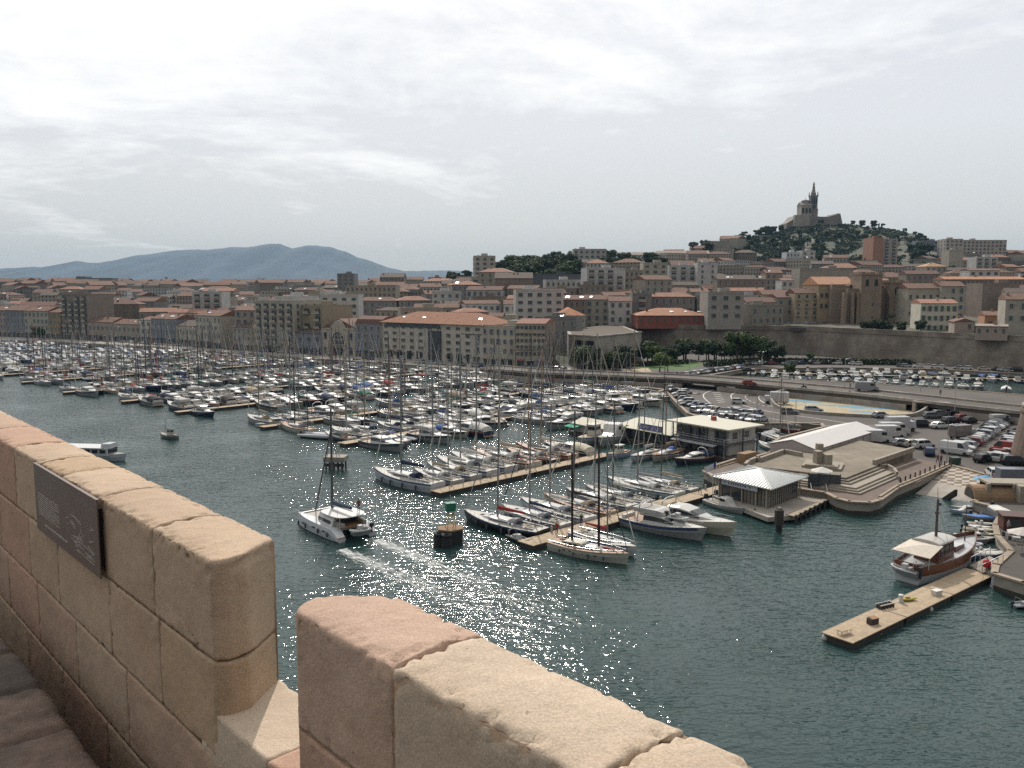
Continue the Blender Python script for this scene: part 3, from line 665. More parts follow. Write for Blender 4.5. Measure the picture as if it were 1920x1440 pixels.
# ================================================================ buildings
OR = (0.175, 0.09, 0.06); RD_ = (0.145, 0.068, 0.05); BRN = (0.11, 0.078, 0.062); CRM = (0.37, 0.34, 0.285); WHT = (0.46, 0.455, 0.44); GRY = (0.21, 0.205, 0.20); BLU = (0.20, 0.215, 0.245); TAN = (0.225, 0.187, 0.155); PNK = (0.32, 0.262, 0.225); BEI = (0.31, 0.28, 0.235); YEL = (0.28, 0.21, 0.11)
CN = {CRM: 'cream', WHT: 'white', GRY: 'grey', BLU: 'blue-grey', TAN: 'brown', PNK: 'pink', BEI: 'beige', YEL: 'ochre', OR: 'orange', RD_: 'red'}
def win_mesh(kind):
 b = MB(); w, h = 1.05, 1.75
 if kind == 'shut':
  b.box((0, 0.0, 0), (w, 0.06, h)); b.cur = 1
  for s in (-1, 1): b.box((s * (w / 2 + .27), -0.04, 0), (0.5, 0.05, h + .05))
  b.cur = 2; b.box((0, -0.05, -h / 2 - .08), (w + .3, .2, .12)); b.box((0, -.045, 0), (.06, .03, h)); b.box((0, -.03, h / 2 + .06), (w + .2, .1, .1))
 elif kind == 'plain':
  b.box((0, 0, 0), (w + .1, .06, h)); b.cur = 2; b.box((0, -.045, 0), (.06, .03, h)); b.box((0, -.05, -h / 2 - .08), (w + .3, .2, .12))
  for s in (-1, 1): b.box((s * (w / 2 + .09), -.03, 0), (.1, .08, h))
 elif kind == 'wide':
  b.box((0, 0, 0), (2.2, .06, 1.5)); b.cur = 2
  for x in (-1.1, -.37, .37, 1.1): b.box((x, -.045, 0), (.07, .04, 1.5))
  b.box((0, -.05, -.82), (2.4, .2, .12))
 elif kind == 'slot': b.box((0, 0, 0), (.75, .06, 1.7)); b.cur = 2; b.box((0, -.045, 0), (.05, .03, 1.7))
 elif kind == 'door': b.box((0, 0, 0), (w + .1, .06, 2.3)); b.cur = 1; b.box((0, -.5, -1.2), (1.9, 1.0, .12)); b.cur = 2; b.box((0, -.98, -.65), (1.9, .04, .9)); b.box((0, -.045, 0), (.06, .03, 2.3))
 elif kind == 'shop': b.box((0, 0, 0), (2.6, .08, 2.7)); b.cur = 1; b.box((0, -.5, 1.35), (2.8, 1.1, .14), rx=.3); b.cur = 2; b.box((-1.35, -.05, 0), (.15, .1, 2.7)); b.box((1.35, -.05, 0), (.15, .1, 2.7))
 elif kind == 'loggia': b.box((0, 0, 0), (3.2, .06, 1.9)); b.cur = 1; b.box((0, -.7, -1.25), (3.5, 1.4, .18)); b.cur = 2; b.box((0, -1.36, -.72), (3.5, .07, .95)); b.box((0, -.05, 0), (.1, .06, 1.9))
 elif kind == 'sky': b.box((0, 0, 0), (1.2, 1.5, .12))
 return b.mesh('window', [M['tint'], M['trim'], M['trim2']])
M['trim2'] = mk('window_trim', (0.34, 0.315, 0.28), 0.7, ns=1, na=0.1)
M['glint'] = mk('roof_window_mirror', (0.55, 0.56, 0.58), 0.22, 0.9, na=0.02)
WM = {k: win_mesh(k) for k in ('shut', 'plain', 'wide', 'slot', 'door', 'shop', 'loggia')}
SKYL = MB().box((0, 0, 0), (1.5, 1.7, .12)).mesh('glint_roof_window', M['glint'])
def chimney_mesh(k):
 b = MB(); b.box((0, 0, .6), (1.1, .6, 1.8)); b.cur = 1
 for x in (-.3, .3): b.tube((x, 0, 1.5), (x, 0, 1.95), .12, .09, 6)
 return b.mesh('chimney', [M['plaster'], M['tiles']])
CHM = chimney_mesh(0)
HALF = (SUN + Vector((0, -1, 0.03))).normalized()
BR = random.Random(5)
def house(P0, P1, zb, zt, depth, label, cat='building', wc=CRM, rc=OR, roof='gable', win='shut', floors=None, bays=None, fh=3.2, sc_=(0.26, 0.27, 0.28), shops=False, side=None, far=False, group=None, name='town_house', rh=None, chim=1, sky=0, maxw=95, wz0=None, eave=.4, lod=1, wfac=None, ridge='x'):
 P0, P1 = P2(P0), P2(P1); d = P1 - P0; L = d.length; rz = atan2(d.y, d.x); c = (P0 + P1) / 2
 root = thing(name, label, cat, (c.x, c.y, zb), rz, group); H = zt - zb; D = depth
 mat = M['farwall'] if far else M['plaster']
 b = MB().box((0, D / 2, H / 2), (L, D, H))
 if not far:
  b.box((0, -.06, H - .15), (L + .1, .14, .3))
 b.build('wall', mat, root, wc)
 rb = MB(); e = eave; rh = rh or min(D, L) * .5 * .42
 if roof == 'gable':
  if ridge == 'x':
   x0, x1 = -L / 2 - .15, L / 2 + .15; sec = lambda x: [(x, -e, H + .02), (x, -e, H + .14), (x, D / 2, H + rh), (x, D + e, H + .14), (x, D + e, H + .02)]
   rb.loft([sec(x0), sec(x1)])
  else:
   sec = lambda y: [(L / 2 + e, y, H + .02), (L / 2 + e, y, H + .14), (0, y, H + rh), (-L / 2 - e, y, H + .14), (-L / 2 - e, y, H + .02)]
   rb.loft([sec(-.15), sec(D + .15)])
 elif roof == 'hip':
  k = min(L / 2, D / 2) * .98
  q = [(-L / 2 - e, -e), (L / 2 + e, -e), (L / 2 + e, D + e), (-L / 2 - e, D + e)]; t = [(-L / 2 + k, D / 2 - .02 if L > D else k), (L / 2 - k, D / 2 - .02 if L > D else k), (L / 2 - k, D / 2 + .02 if L > D else D - k), (-L / 2 + k, D / 2 + .02 if L > D else D - k)]
  rb.loft([[(x, y, H + .02) for x, y in q], [(x, y, H + .14) for x, y in q], [(x, y, H + rh) for x, y in t]])
 elif roof == 'mansard':
  q = [(-L / 2 - .1, -.1), (L / 2 + .1, -.1), (L / 2 + .1, D + .1), (-L / 2 - .1, D + .1)]
  rb.loft([[(x, y, H + .02) for x, y in q], [(x * .96, (y - D / 2) * .82 + D / 2, H + 2.2) for x, y in q], [(x * .93, (y - D / 2) * .2 + D / 2, H + 3.4) for x, y in q]])
 else:
  rb.box((0, D / 2, H + .05), (L - .5, D - .5, .1))
  for (x, y, a, c_) in ((0, .12, L, .24), (0, D - .12, L, .24), (-L / 2 + .12, D / 2, .24, D - .48), (L / 2 - .12, D / 2, .24, D - .48)): rb.box((x, y, H + .35), (a, c_, .7))
 r = rb.build('roof', M['tiles'] if roof != 'flat' else M['plaster'], root, rc if roof != 'flat' else tuple(x * .85 for x in wc))
 if roof == 'flat' and not far:
  sb = MB().box((L * BR.uniform(-.25, .25), D * .5, H + 1.3), (min(5, L * .3), min(4, D * .4), 2.5)); sb.build('stair_housing', M['plaster'], root, wc)
  if lod: 
   for k in range(2): cm = link('chimney', CHM, root, tuple(x * .9 for x in wc), (L * BR.uniform(-.42, .42), D * BR.uniform(.3, .7), H), scale=(.8, .8, .8))
 for k in range(chim if roof != 'flat' else 0):
  x = L * BR.uniform(-.45, .45); link('chimney', CHM, root, tuple(x_ * .9 for x_ in wc), (x, D * BR.uniform(.3, .7), H + rh * .45))
 for k in range(sky):
  x = L * BR.uniform(-.42, .42); o = link('glint_roof_window', SKYL, root, None, (x, D * .22, H + rh * .44 + .35)); v = Matrix.Rotation(-rz, 3, 'Z') @ HALF
  o.rotation_euler = v.to_track_quat('Z', 'X').to_euler(); o.scale = (BR.uniform(.6, 1.5), BR.uniform(.6, 1.3), 1)  # roof windows added for glints, tilted to mirror the sun at the viewer
 if win and not far:
  ground = 0 if zb < 5 or not shops else 0
  z_lo = wz0 if wz0 is not None else (4.2 if shops else 1.0)
  floors = floors or max(1, int((H - z_lo) / fh)); fh_ = (H - z_lo) / floors
  sp_ = {'shut': 3.3, 'plain': 2.7, 'wide': 4.2, 'slot': 2.4, 'door': 3.3, 'loggia': 5}[win]; bays = bays or max(1, int(L / sp_))
  while bays * floors > maxw and bays > 2: bays -= 1
  for i in range(floors):
   for j in range(bays):
    if BR.random() < .03: continue
    x = -L / 2 + L * (j + .5) / bays; z = z_lo + fh_ * (i + .5) - .15
    link('window', WM[win], root, tuple(v * BR.uniform(.75, 1.15) for v in sc_), (x, -.03, z), scale=(1, 1, min(1.2, fh_ / 3.2) * (BR.choice((1, 1, .8)) if win != 'loggia' else 1)))
  if side:     # end wall with a few openings: 'r' right, 'l' left
   sgn = 1 if side == 'r' else -1; nb = max(1, int(D / 5))
   for i in range(floors):
    for j in range(nb):
     if floors * bays + i * nb + j > maxw: break
     o = link('window', WM['plain'], root, sc_, (sgn * (L / 2 + .03), D * (j + .5) / nb, z_lo + fh_ * (i + .5) - .15)); o.rotation_euler = (0, 0, sgn * pi / 2)
  if shops:
   n = max(1, int(L / 3.6))
   for j in range(n): link('shopfront', WM['shop'], root, BR.choice([(.10, .12, .2), (.25, .06, .05), (.35, .33, .3), (.06, .12, .08), (.3, .25, .15)]), (-L / 2 + L * (j + .5) / n, -.04, 1.5))
 return root
def base_on(px):
 """point of the quay facade line in the column px"""
 return W(px, interp(FB, px, 1), 2.0)
def quay_house(x0, x1, yroof, label, depth=16, setb=0.0, **k):
 a, c = base_on(x0 + .4), base_on(x1 - .4)
 if setb: n = Vector((-(c - a).y, (c - a).x, 0)).normalized() * setb; a += n; c += n
 zt = AT((x0 + x1) / 2, yroof, (a.y + c.y) / 2).z
 return house(a, c, LZ, zt, depth, label, **k)
QG = None
Q = [
 (-52, -12, 583, 'leftmost cream quay house at the edge of the photo', dict(wc=CRM, rc=OR)),
 (-12, 14, 582, 'narrow pinkish quay house left of the blue-grey one at far left', dict(wc=PNK, rc=OR, sky=1)),
 (14, 47, 582, 'blue-grey quay house with orange roof, far left of the quay', dict(wc=BLU, rc=OR)),
 (47, 93, 583, 'wide cream quay house left of the ochre one', dict(wc=CRM, rc=OR, sky=1)),
 (93, 116, 586, 'narrow ochre quay house beside the brown balcony tower', dict(wc=YEL, rc=OR)),
 (166, 213, 604, 'low cream quay house just right of the brown balcony tower', dict(wc=PNK, rc=OR, sky=2)),
 (213, 264, 608, 'low beige quay house with shutters, left of the pale narrow one', dict(wc=BEI, rc=OR, sky=2)),
 (264, 285, 600, 'narrow pale quay house left of the wide blue-grey one', dict(wc=WHT, rc=OR)),
 (285, 331, 598, 'blue-grey quay house with a steep orange roof', dict(wc=BLU, rc=OR, sky=3, win='plain')),
 (331, 368, 611, 'low cream quay house between blue-grey house and tall cream house', dict(wc=CRM, rc=BRN)),
 (368, 416, 592, 'tall cream quay house with a blank gable end on its right', dict(wc=CRM, rc=OR, sky=1, ridge='x')),
 (437, 480, 614, 'small beige quay house at the left foot of the balcony block', dict(wc=BEI, rc=BRN)),
 (556, 603, 625, 'low blue-grey quay house with a brown pitched roof left of the arched hall', dict(wc=BLU, rc=BRN, win='wide')),
 (667, 717, 608, 'pale blue quay house with red mansard roof beside the arched hall', dict(wc=BLU, rc=RD_, roof='mansard', sky=2)),
 (866, 903, 627, 'low pinkish quay house in front of the long orange-roofed building', dict(wc=PNK, rc=BRN)),
 (903, 966, 613, 'cream five-storey quay house with flat terrace roof', dict(wc=CRM, roof='flat')),
]
for x0, x1, y, lab, k in Q:
 quay_house(x0, x1, y, lab, shops=True, name='quay_house', cat='house', group='houses along the far quay', depth=13, **k)
quay_house(116, 165, 553, 'brown balcony tower block on the far left of the quay', depth=18, setb=1, shops=True, win='loggia', wc=TAN, roof='flat', name='apartment_block', cat='apartment block', fh=3.0, sc_=(.28, .24, .2))
quay_house(480, 553, 566, 'big cream balcony block with set-back penthouse on the quay', depth=22, shops=True, win='loggia', wc=CRM, roof='flat', name='apartment_block', cat='apartment block', fh=3.0, sc_=(.36, .32, .26), side='r')
quay_house(500, 545, 558, 'set-back white penthouse on top of the big balcony block', depth=14, setb=6, win=None, wc=WHT, roof='flat', name='penthouse', cat='penthouse')
quay_house(553, 594, 575, 'pale yellow right wing of the big balcony block', depth=20, setb=5, shops=False, win='loggia', wc=(.29, .25, .18), roof='flat', name='apartment_block', cat='apartment block', fh=3.0, sc_=(.36, .32, .22))
def hall():
 a, c = base_on(603.5), base_on(666.5); d = c - a; L = Vector((d.x, d.y)).length; m = (a + c) / 2; rz = atan2(d.y, d.x)
 zs = AT(635, 616, m.y).z - LZ; zp = AT(637, 600, m.y).z - LZ
 root = thing('theatre_hall', 'cream hall with a huge arched window and stepped gable on the quay', 'theatre', (m.x, m.y, LZ), rz)
 prof = [(-L / 2, 0), (L / 2, 0), (L / 2, zs), (L * .22, zs + .3), (L * .1, zp - .6), (0, zp), (-L * .1, zp - .6), (-L * .22, zs + .3), (-L / 2, zs)]
 MB().loft([[(x, 28, z) for x, z in prof], [(x, 0, z) for x, z in prof]]).build('wall', M['plaster'], root, (.38, .345, .28))
 r = zs * .27; cz = zs * .60; arch = [(-r, 4.2)] + [(-r * cos(pi * i / 14), cz + r * sin(pi * i / 14)) for i in range(15)] + [(r, 4.2)]
 arch = arch[::-1]
 MB().loft([[(x, .1, z) for x, z in arch], [(x, -.12, z) for x, z in arch]]).build('arched_window', M['tint'], root)
 b = MB()
 for i in range(14):
  t0, t1 = pi * i / 14, pi * (i + 1) / 14; q = lambda t, k: (-k * r * cos(t), cz + k * r * sin(t))
  A, B_, C_, D_ = q(t0, 1.0), q(t1, 1.0), q(t1, 1.14), q(t0, 1.14)
  b.loft([[(A[0], -.3, A[1]), (B_[0], -.3, B_[1]), (C_[0], -.3, C_[1]), (D_[0], -.3, D_[1])], [(A[0], .05, A[1]), (B_[0], .05, B_[1]), (C_[0], .05, C_[1]), (D_[0], .05, D_[1])]][::-1])
 for x in (-r * .5, 0, r * .5): b.box((x, -.2, cz + r * .3), (.2, .12, r * 1.2))
 b.box((0, -.2, cz - .1), (2 * r, .14, .4)); b.box((0, -.5, cz - r * .75), (2.6 * r, 1.0, .4))
 b.build('arch_surround', M['trim2'], root)
 MB().box((0, -.1, 2.2), (r * 1.8, .2, 3.6)).build('entrance', M['glass'], root)
 for s in (-1, 1):
  for z, h in ((2.2, 3), (8.8, 3), (zs - 3, 1.6)): MB().box((s * L * .38, -.05, min(z, zs - 1.5)), (1.5, .14, h)).build('window', M['tint'], root)
 b = MB(); b.box((0, -.12, zs * .32), (L, .2, .5)); b.box((-L * .33, -.1, zs - .2), (L * .32, .3, .5)); b.box((L * .33, -.1, zs - .2), (L * .32, .3, .5)); b.build('cornice', M['trim2'], root)
 rb = MB(); sec = lambda y: [(L / 2 + .3, y, zs + .05), (L / 2 + .3, y, zs + .3), (0, y, zp + .5), (-L / 2 - .3, y, zs + .3), (-L / 2 - .3, y, zs + .05)]
 rb.loft([sec(.8), sec(28)]); rb.build('roof', M['tiles'], root, OR)
hall()
def longb():
 a, c = base_on(717), base_on(905); d = (c - a).normalized(); n = Vector((-d.y, d.x, 0)); m = (a + c) / 2; L = (c - a).length; rz = atan2(d.y, d.x)
 zt = AT(745, 604, a.y).z
 r = house(a, c, LZ, zt, 22, 'long cream quay building with a broad orange hipped roof and glazed stair strip', wc=(.42, .395, .34), rc=(.27, .115, .06), roof='hip', win='wide', floors=5, bays=11, wz0=1.2, rh=4.6, eave=1.0, name='long_quay_building', cat='building', chim=3, sky=3, maxw=60)
 gl = lambda px: ((base_on(px) - m).dot(d))
 g0, g1 = gl(806), gl(829); H = zt - LZ
 MB().box(((g0 + g1) / 2, -.2, H * .42), (g1 - g0, .5, H * .80)).build('glazed_strip', M['tint'], r)
 g0, g1 = gl(727), gl(826); MB().box(((g0 + g1) / 2, -.12, H - 1.0), (g1 - g0, .35, 1.5)).build('attic_glazing', M['tint'], r)
 for k, px in enumerate((735, 752, 770, 788, 845, 862, 880)): MB().box((gl(px), -.15, 2.1), (2.6, .3, 3.4)).build('arcade_opening', M['glass'], r)
longb()
def corner():
 a = W(967, 688, 2.0); c = W(1022, 689, 2.0); zt = AT(995, 607, a.y).z; L = (c - a).length
 r = house(a, c, LZ, zt, 26, 'cream corner quay building with tall window rows and brown end wall', wc=(.38, .345, .28), rc=(.22, .09, .055), roof='gable', win='plain', floors=5, bays=7, shops=True, rh=1.6, name='corner_building', cat='building', chim=1, maxw=60)
 H = zt - LZ
 sw = MB().box((L / 2 + .16, 13, H * .5), (.3, 25.6, H - .1)); sw.build('end_wall', M['plaster'], r, (.20, .15, .11))
 MB().box((L / 2 + .36, 12, H * .58), (.2, 6.5, H * .48)).build('glazed_panel', M['glass'], r)
 MB().box((0, -.25, H - 3.4), (L + .3, .7, .35)).build('cornice', M['trim2'], r)
 for k in range(5): MB().box((-L / 2 + L * (k + .5) / 5, -.5, 7.2), (L / 5.4, 1.0, .14)).build('balcony', M['trim2'], r)
corner()
def hill_house(x0, x1, yr, Y, label, depth=12, turn=0.0, zb=None, **k):
 a, c = AT(x0, yr, Y), AT(x1, yr, Y); m = (a + c) / 2; L = (c - a).length
 d = Vector((cos(turn), sin(turn), 0)) * L / 2; z = hgt(m.x, m.y)
 zb = min(z, hgt(a.x, a.y), hgt(c.x, c.y)) - 3 if zb is None else zb
 return house(m - d, m + d, zb, m.z, depth, label, wz0=k.pop('wz0', (m.z - zb) % 3.1 + (3.1 if m.z - zb > 13 else 0)), **k)
B_ = 'block of flats'
hill_house(360, 415, 549, 520, 'white balcony block rising behind the left quay houses', depth=16, wc=WHT, roof='flat', win='loggia', name='apartment_block', cat=B_)
hill_house(440, 478, 582, 420, 'pink house behind the small beige quay house', wc=PNK, rc=OR, cat='house')
hill_house(578, 600, 548, 455, 'tall cream slab with a blank wall behind the balcony block', depth=14, wc=CRM, roof='flat', win=None, name='apartment_block', cat=B_)
hill_house(600, 672, 554, 450, 'white terrace of flats behind the arched hall', depth=14, wc=WHT, roof='flat', win='wide', name='apartment_block', cat=B_)
hill_house(648, 742, 537, 560, 'broad cream block with many small windows on the skyline side', depth=20, wc=(.31, .275, .215), roof='flat', win='plain', name='apartment_block', cat=B_, maxw=80)
hill_house(632, 664, 514, 800, 'grey office tower top on the skyline before the mountain', depth=20, wc=GRY, roof='flat', win='wide', name='office_tower', cat='tower')
hill_house(712, 757, 520, 780, 'brown stepped building on the skyline right of the office tower', depth=20, wc=TAN, rc=BRN, win='plain', name='building')
hill_house(803, 826, 521, 820, 'small dark brown block on the skyline under the low hills', depth=16, wc=TAN, roof='flat', win='plain', name='building')
hill_house(482, 493, 523, 1500, 'lone pale round-topped tower on the left skyline', depth=18, wc=GRY, roof='flat', win=None, name='water_tower', cat='tower', far=True)
hill_house(142, 160, 519, 1300, 'taller grey end of the big block on the left skyline', depth=20, wc=GRY, roof='flat', win=None, name='building', far=True)
hill_house(160, 210, 522, 1300, 'long grey block on the left skyline before the mountain', depth=20, wc=GRY, roof='flat', win=None, name='building', far=True)
hill_house(372, 398, 545, 900, 'grey shed with a bright metal roof beyond the left houses', depth=20, wc=GRY, rc=(.5, .5, .5), win=None, far=True, name='shed', cat='shed')
hill_house(308, 313, 528, 1500, 'tiny dark church tower on the left skyline', depth=9, wc=(.1, .1, .1), roof='hip', rc=(.08, .08, .08), win=None, far=True, name='church_tower', cat='tower', rh=9)
r_ = hill_house(889, 929, 481, 640, 'slim tall tower block alone on the skyline near the centre', depth=16, wc=(.40, .37, .33), roof='flat', win='wide', name='tower_block', cat='tower block', maxw=70, turn=.1, side='l')
hill_house(884, 932, 522, 610, 'stepped lower part in front of the slim tall tower block', depth=14, wc=CRM, roof='flat', win='loggia', name='apartment_block', cat=B_)
hill_house(928, 999, 522, 520, 'old brown windowless building below the dark trees', depth=18, wc=TAN, rc=BRN, win='slot', floors=1, bays=3, name='building', chim=3)
hill_house(982, 1100, 516, 560, 'long dark grey shed with a pale roof edge under the trees', depth=30, wc=(.10, .105, .12), roof='flat', win=None, name='shed', cat='shed')
hill_house(1075, 1137, 468, 740, 'pale block of flats with many chimneys on the hill crest', depth=18, wc=(.42, .40, .37), roof='flat', win='wide', name='apartment_block', cat=B_, maxw=60, side='r')
hill_house(1100, 1172, 504, 520, 'big white balcony block with a dark stair strip', depth=18, wc=WHT, roof='flat', win='loggia', name='apartment_block', cat=B_, side='r', turn=.12)
hill_house(1172, 1206, 508, 540, 'low pale house right of the big white balcony block', wc=BEI, roof='flat', win='plain', cat='house')
hill_house(1206, 1252, 494, 560, 'pale stepped house with a square roof tower', depth=14, wc=CRM, roof='flat', win='wide', cat='house')
hill_house(1160, 1250, 478, 800, 'long low white school building along the hill crest', depth=14, wc=WHT, rc=PNK, win='shut', name='school', cat='school')
hill_house(1232, 1330, 476, 820, 'long white building with a pinkish roof up the hill', depth=16, wc=WHT, rc=PNK, win='shut', name='building', turn=-.1)
hill_house(1255, 1308, 499, 600, 'white balcony block with dark glazing half way up the hill', depth=16, wc=WHT, roof='flat', win='loggia', name='apartment_block', cat=B_)
hill_house(1308, 1346, 494, 590, 'tall white end block with few windows beside the dark-glazed block', depth=14, wc=WHT, roof='flat', win='plain', bays=2, name='apartment_block', cat=B_)
hill_house(967, 1057, 545, 420, 'modern white slab block behind the corner building', depth=14, wc=(.46, .45, .43), roof='flat', win='wide', name='apartment_block', cat=B_, side='r', turn=.08)
hill_house(1057, 1098, 562, 430, 'beige terrace house with few windows under orange tiles', wc=TAN, rc=OR, win='plain', cat='house', sky=2)
hill_house(1098, 1142, 562, 435, 'cream terrace house with a blue shopfront and orange tiles', wc=CRM, rc=OR, win='shut', cat='house', sky=1)
hill_house(1142, 1185, 565, 430, 'pale corner terrace house with orange tiles above the wall', wc=WHT, rc=OR, win='shut', cat='house', side='r')
hill_house(1186, 1222, 552, 440, 'grey balcony building left of the red building', wc=GRY, roof='flat', win='loggia', name='apartment_block', cat=B_)
hill_house(1220, 1262, 560, 455, 'pale house with orange tiles behind the red building', wc=BEI, rc=OR, cat='house')
hill_house(1262, 1296, 552, 470, 'cream house with red tiles above the red building', wc=CRM, rc=RD_, cat='house')
hill_house(1296, 1330, 548, 460, 'brown house with a small tiled gable near the grey tower', wc=TAN, rc=OR, cat='house')
def redb():
 r = hill_house(1196, 1326, 592, 404 + 6, 'long red building with arched windows and broken orange roof on the rampart', depth=22, wc=(.25, .085, .06), rc=(.36, .17, .09), roof='hip', rh=3.5, win='plain', floors=2, bays=9, name='red_building', cat='building', zb=WT - 1, sky=4)
redb()
hill_house(1328, 1395, 550, 402, 'tall weathered grey concrete block on the rampart', depth=18, wc=(.33, .31, .28), roof='flat', win='wide', name='concrete_block', cat=B_, zb=WT - 1, side='r', maxw=50)
hill_house(1398, 1456, 567, 432, 'left house of the cream terrace above the car park', wc=CRM, rc=RD_, win='shut', name='terrace_house', cat='house', zb=WT, turn=.1)
hill_house(1456, 1490, 558, 438, 'taller middle house of the cream terrace above the car park', wc=BEI, rc=RD_, win='shut', name='terrace_house', cat='house', zb=WT, turn=.1)
hill_house(1490, 1537, 550, 434, 'right end house of the cream terrace, with balconies', wc=(.42, .34, .24), rc=RD_, win='door', name='terrace_house', cat='house', zb=WT, side='r', turn=.1)
hill_house(1345, 1436, 524, 520, 'long brown house with a row of roof windows behind the terrace', wc=TAN, rc=BRN, win='shut', cat='house', sky=3)
hill_house(1436, 1468, 512, 560, 'pink house with orange tiles above the terrace', wc=PNK, rc=OR, cat='house', sky=1)
hill_house(1466, 1488, 526, 500, 'small white house with orange tiles beside a round tree', wc=WHT, rc=OR, cat='house')
hill_house(1500, 1600, 505, 540, 'modern flat-roofed hall with a long white roof edge and dark recess', depth=16, wc=(.30, .27, .23), roof='flat', win=None, name='modern_hall', cat='hall')
hill_house(1475, 1500, 474, 760, 'pale blue-white left half of the twin blocks under the hill', depth=14, wc=(.47, .49, .52), roof='flat', win='plain', name='apartment_block', cat=B_)
hill_house(1503, 1529, 471, 765, 'white right half of the twin blocks under the hill', depth=14, wc=WHT, roof='flat', win='wide', name='apartment_block', cat=B_)
hill_house(1638, 1657, 446, 820, 'blank orange end slab of the tall tower block on the hill', depth=24, wc=(.36, .19, .13), roof='flat', win=None, name='tower_block', cat='tower block')
hill_house(1657, 1684, 449, 822, 'striped balcony face of the tall orange tower block on the hill', depth=22, wc=(.38, .33, .31), roof='flat', win='loggia', bays=2, fh=3, name='tower_block', cat='tower block')
hill_house(1774, 1806, 449, 900, 'narrow pale tower block on the right skyline', depth=18, wc=(.42, .38, .35), roof='flat', win='wide', name='tower_block', cat='tower block', side='l')
hill_house(1806, 1888, 451, 930, 'very long slab block of flats on the right skyline', depth=16, wc=(.43, .37, .33), roof='flat', win='wide', name='apartment_block', cat=B_, maxw=90)
hill_house(1722, 1774, 452, 1000, 'bluish low block on the skyline left of the narrow tower', depth=16, wc=BLU, roof='flat', win='wide', name='apartment_block', cat=B_)
hill_house(1780, 1806, 470, 760, 'blank cream end wall block below the narrow tower', depth=14, wc=CRM, roof='flat', win=None, name='apartment_block', cat=B_)
hill_house(1831, 1871, 483, 700, 'stepped white block with terraces below the long slab', depth=14, wc=WHT, roof='flat', win='loggia', name='apartment_block', cat=B_)
hill_house(1736, 1776, 500, 620, 'beige house with a hipped tile roof behind the abbey', depth=16, wc=BEI, rc=(.42, .24, .12), roof='hip', cat='house')
hill_house(1700, 1762, 514, 560, 'brown long house with red tiles right of the abbey', wc=TAN, rc=RD_, cat='house')
hill_house(1818, 1875, 507, 560, 'modern white building with orange flat eaves on the right', wc=WHT, rc=OR, rh=1.4, win='wide', name='building')
hill_house(1772, 1925, 524, 500, 'long low building with a bright orange roof on the right', wc=TAN, rc=(.42, .19, .10), rh=1.8, win='slot', name='building', depth=14)
hill_house(1843, 1912, 533, 440, 'plain brown stone building with shadowed side on the right', wc=(.25, .20, .17), roof='flat', win=None, name='stone_building', cat='building', depth=16)
hill_house(1702, 1765, 541, 410, 'cream wing with a row of small square windows beside the abbey', wc=CRM, rc=OR, win='plain', floors=2, cat='building', name='cloister_wing')
hill_house(1765, 1811, 537, 408, 'cream taller wing with shutters right of the small square windows', wc=CRM, rc=OR, win='shut', cat='building', name='cloister_wing')
hill_house(1729, 1794, 569, 372, 'pale four-storey house with green shutters standing on the rampart', wc=(.54, .52, .44), rc=(.33, .15, .10), win='shut', floors=3, bays=6, sc_=(.30, .36, .30), name='rampart_house', cat='house', zb=WT - 1, side='r', depth=14, turn=-.15, rh=1.8)
hill_house(1792, 1826, 604, 335, 'small pink gabled house low on the rampart', wc=PNK, rc=OR, win='plain', zb=WT - 1, ridge='y', cat='house', depth=12, turn=-.3)
hill_house(1833, 1886, 612, 318, 'low pink long shed along the rampart top', wc=PNK, rc=PNK, win='slot', floors=1, zb=WT - 1, name='shed', cat='shed', depth=8, turn=-.5, rh=.8)
hill_house(1849, 1888, 592, 345, 'small orange gabled house behind the low pink shed', wc=(.40, .22, .13), rc=OR, win='plain', bays=2, zb=WT - 1, cat='house', turn=-.3)
hill_house(1890, 1950, 562, 330, 'cream house with shutters cut by the right edge of the photo', wc=CRM, rc=OR, win='shut', zb=WT - 1, cat='house', turn=-.3)
hill_house(1042, 1098, 592, 395, 'cream building with orange roof behind the corner building', wc=CRM, rc=(.42, .18, .09), win='slot', floors=3, depth=30, rh=3.4, roof='hip', name='building', zb=LZ, side='r')
def bastion():
 p = [W(1066, 684, 1.8), W(1121, 689, 1.8), W(1202, 676, 1.8), W(1150, 655, 1.8) + Vector((5, 25, 0)), W(1066, 684, 1.8) + Vector((2, 45, 0))]
 zt = AT(1120, 632, p[1].y).z
 root = thing('stone_bastion', 'square stone bastion with dark openings beside the park trees', 'bastion', (p[1].x, p[1].y, 0)); o = p[1]
 b = MB().prism([(q.x - o.x, q.y - o.y) for q in p], 0, zt); b.build('wall', M['concrete'], root)
 for f in (.35, .72):
  q = p[0].lerp(p[1], f) - o; d = p[1] - p[0]
  MB().box((q.x, q.y - .1, zt - 2.6), (4.2, .5, 1.9), atan2(d.y, d.x)).build('opening', M['glass'], root)
 c = MB(); 
 for k in range(2):
  q, r = p[k] - o, p[k + 1] - o; d = r - q; c.box(((q.x + r.x) / 2, (q.y + r.y) / 2 + .2, zt + .25), (d.length, .8, .5), atan2(d.y, d.x))
 c.build('parapet', M['concrete'], root)
 cx = sum((q - o for q in p), Vector()) / 5; MB().prism([((q.x - o.x) * .9 + cx.x * .1, (q.y - o.y) * .9 + cx.y * .1) for q in p], zt - .1, zt + .12).build('flat_roof', M['bark'], root)
bastion()
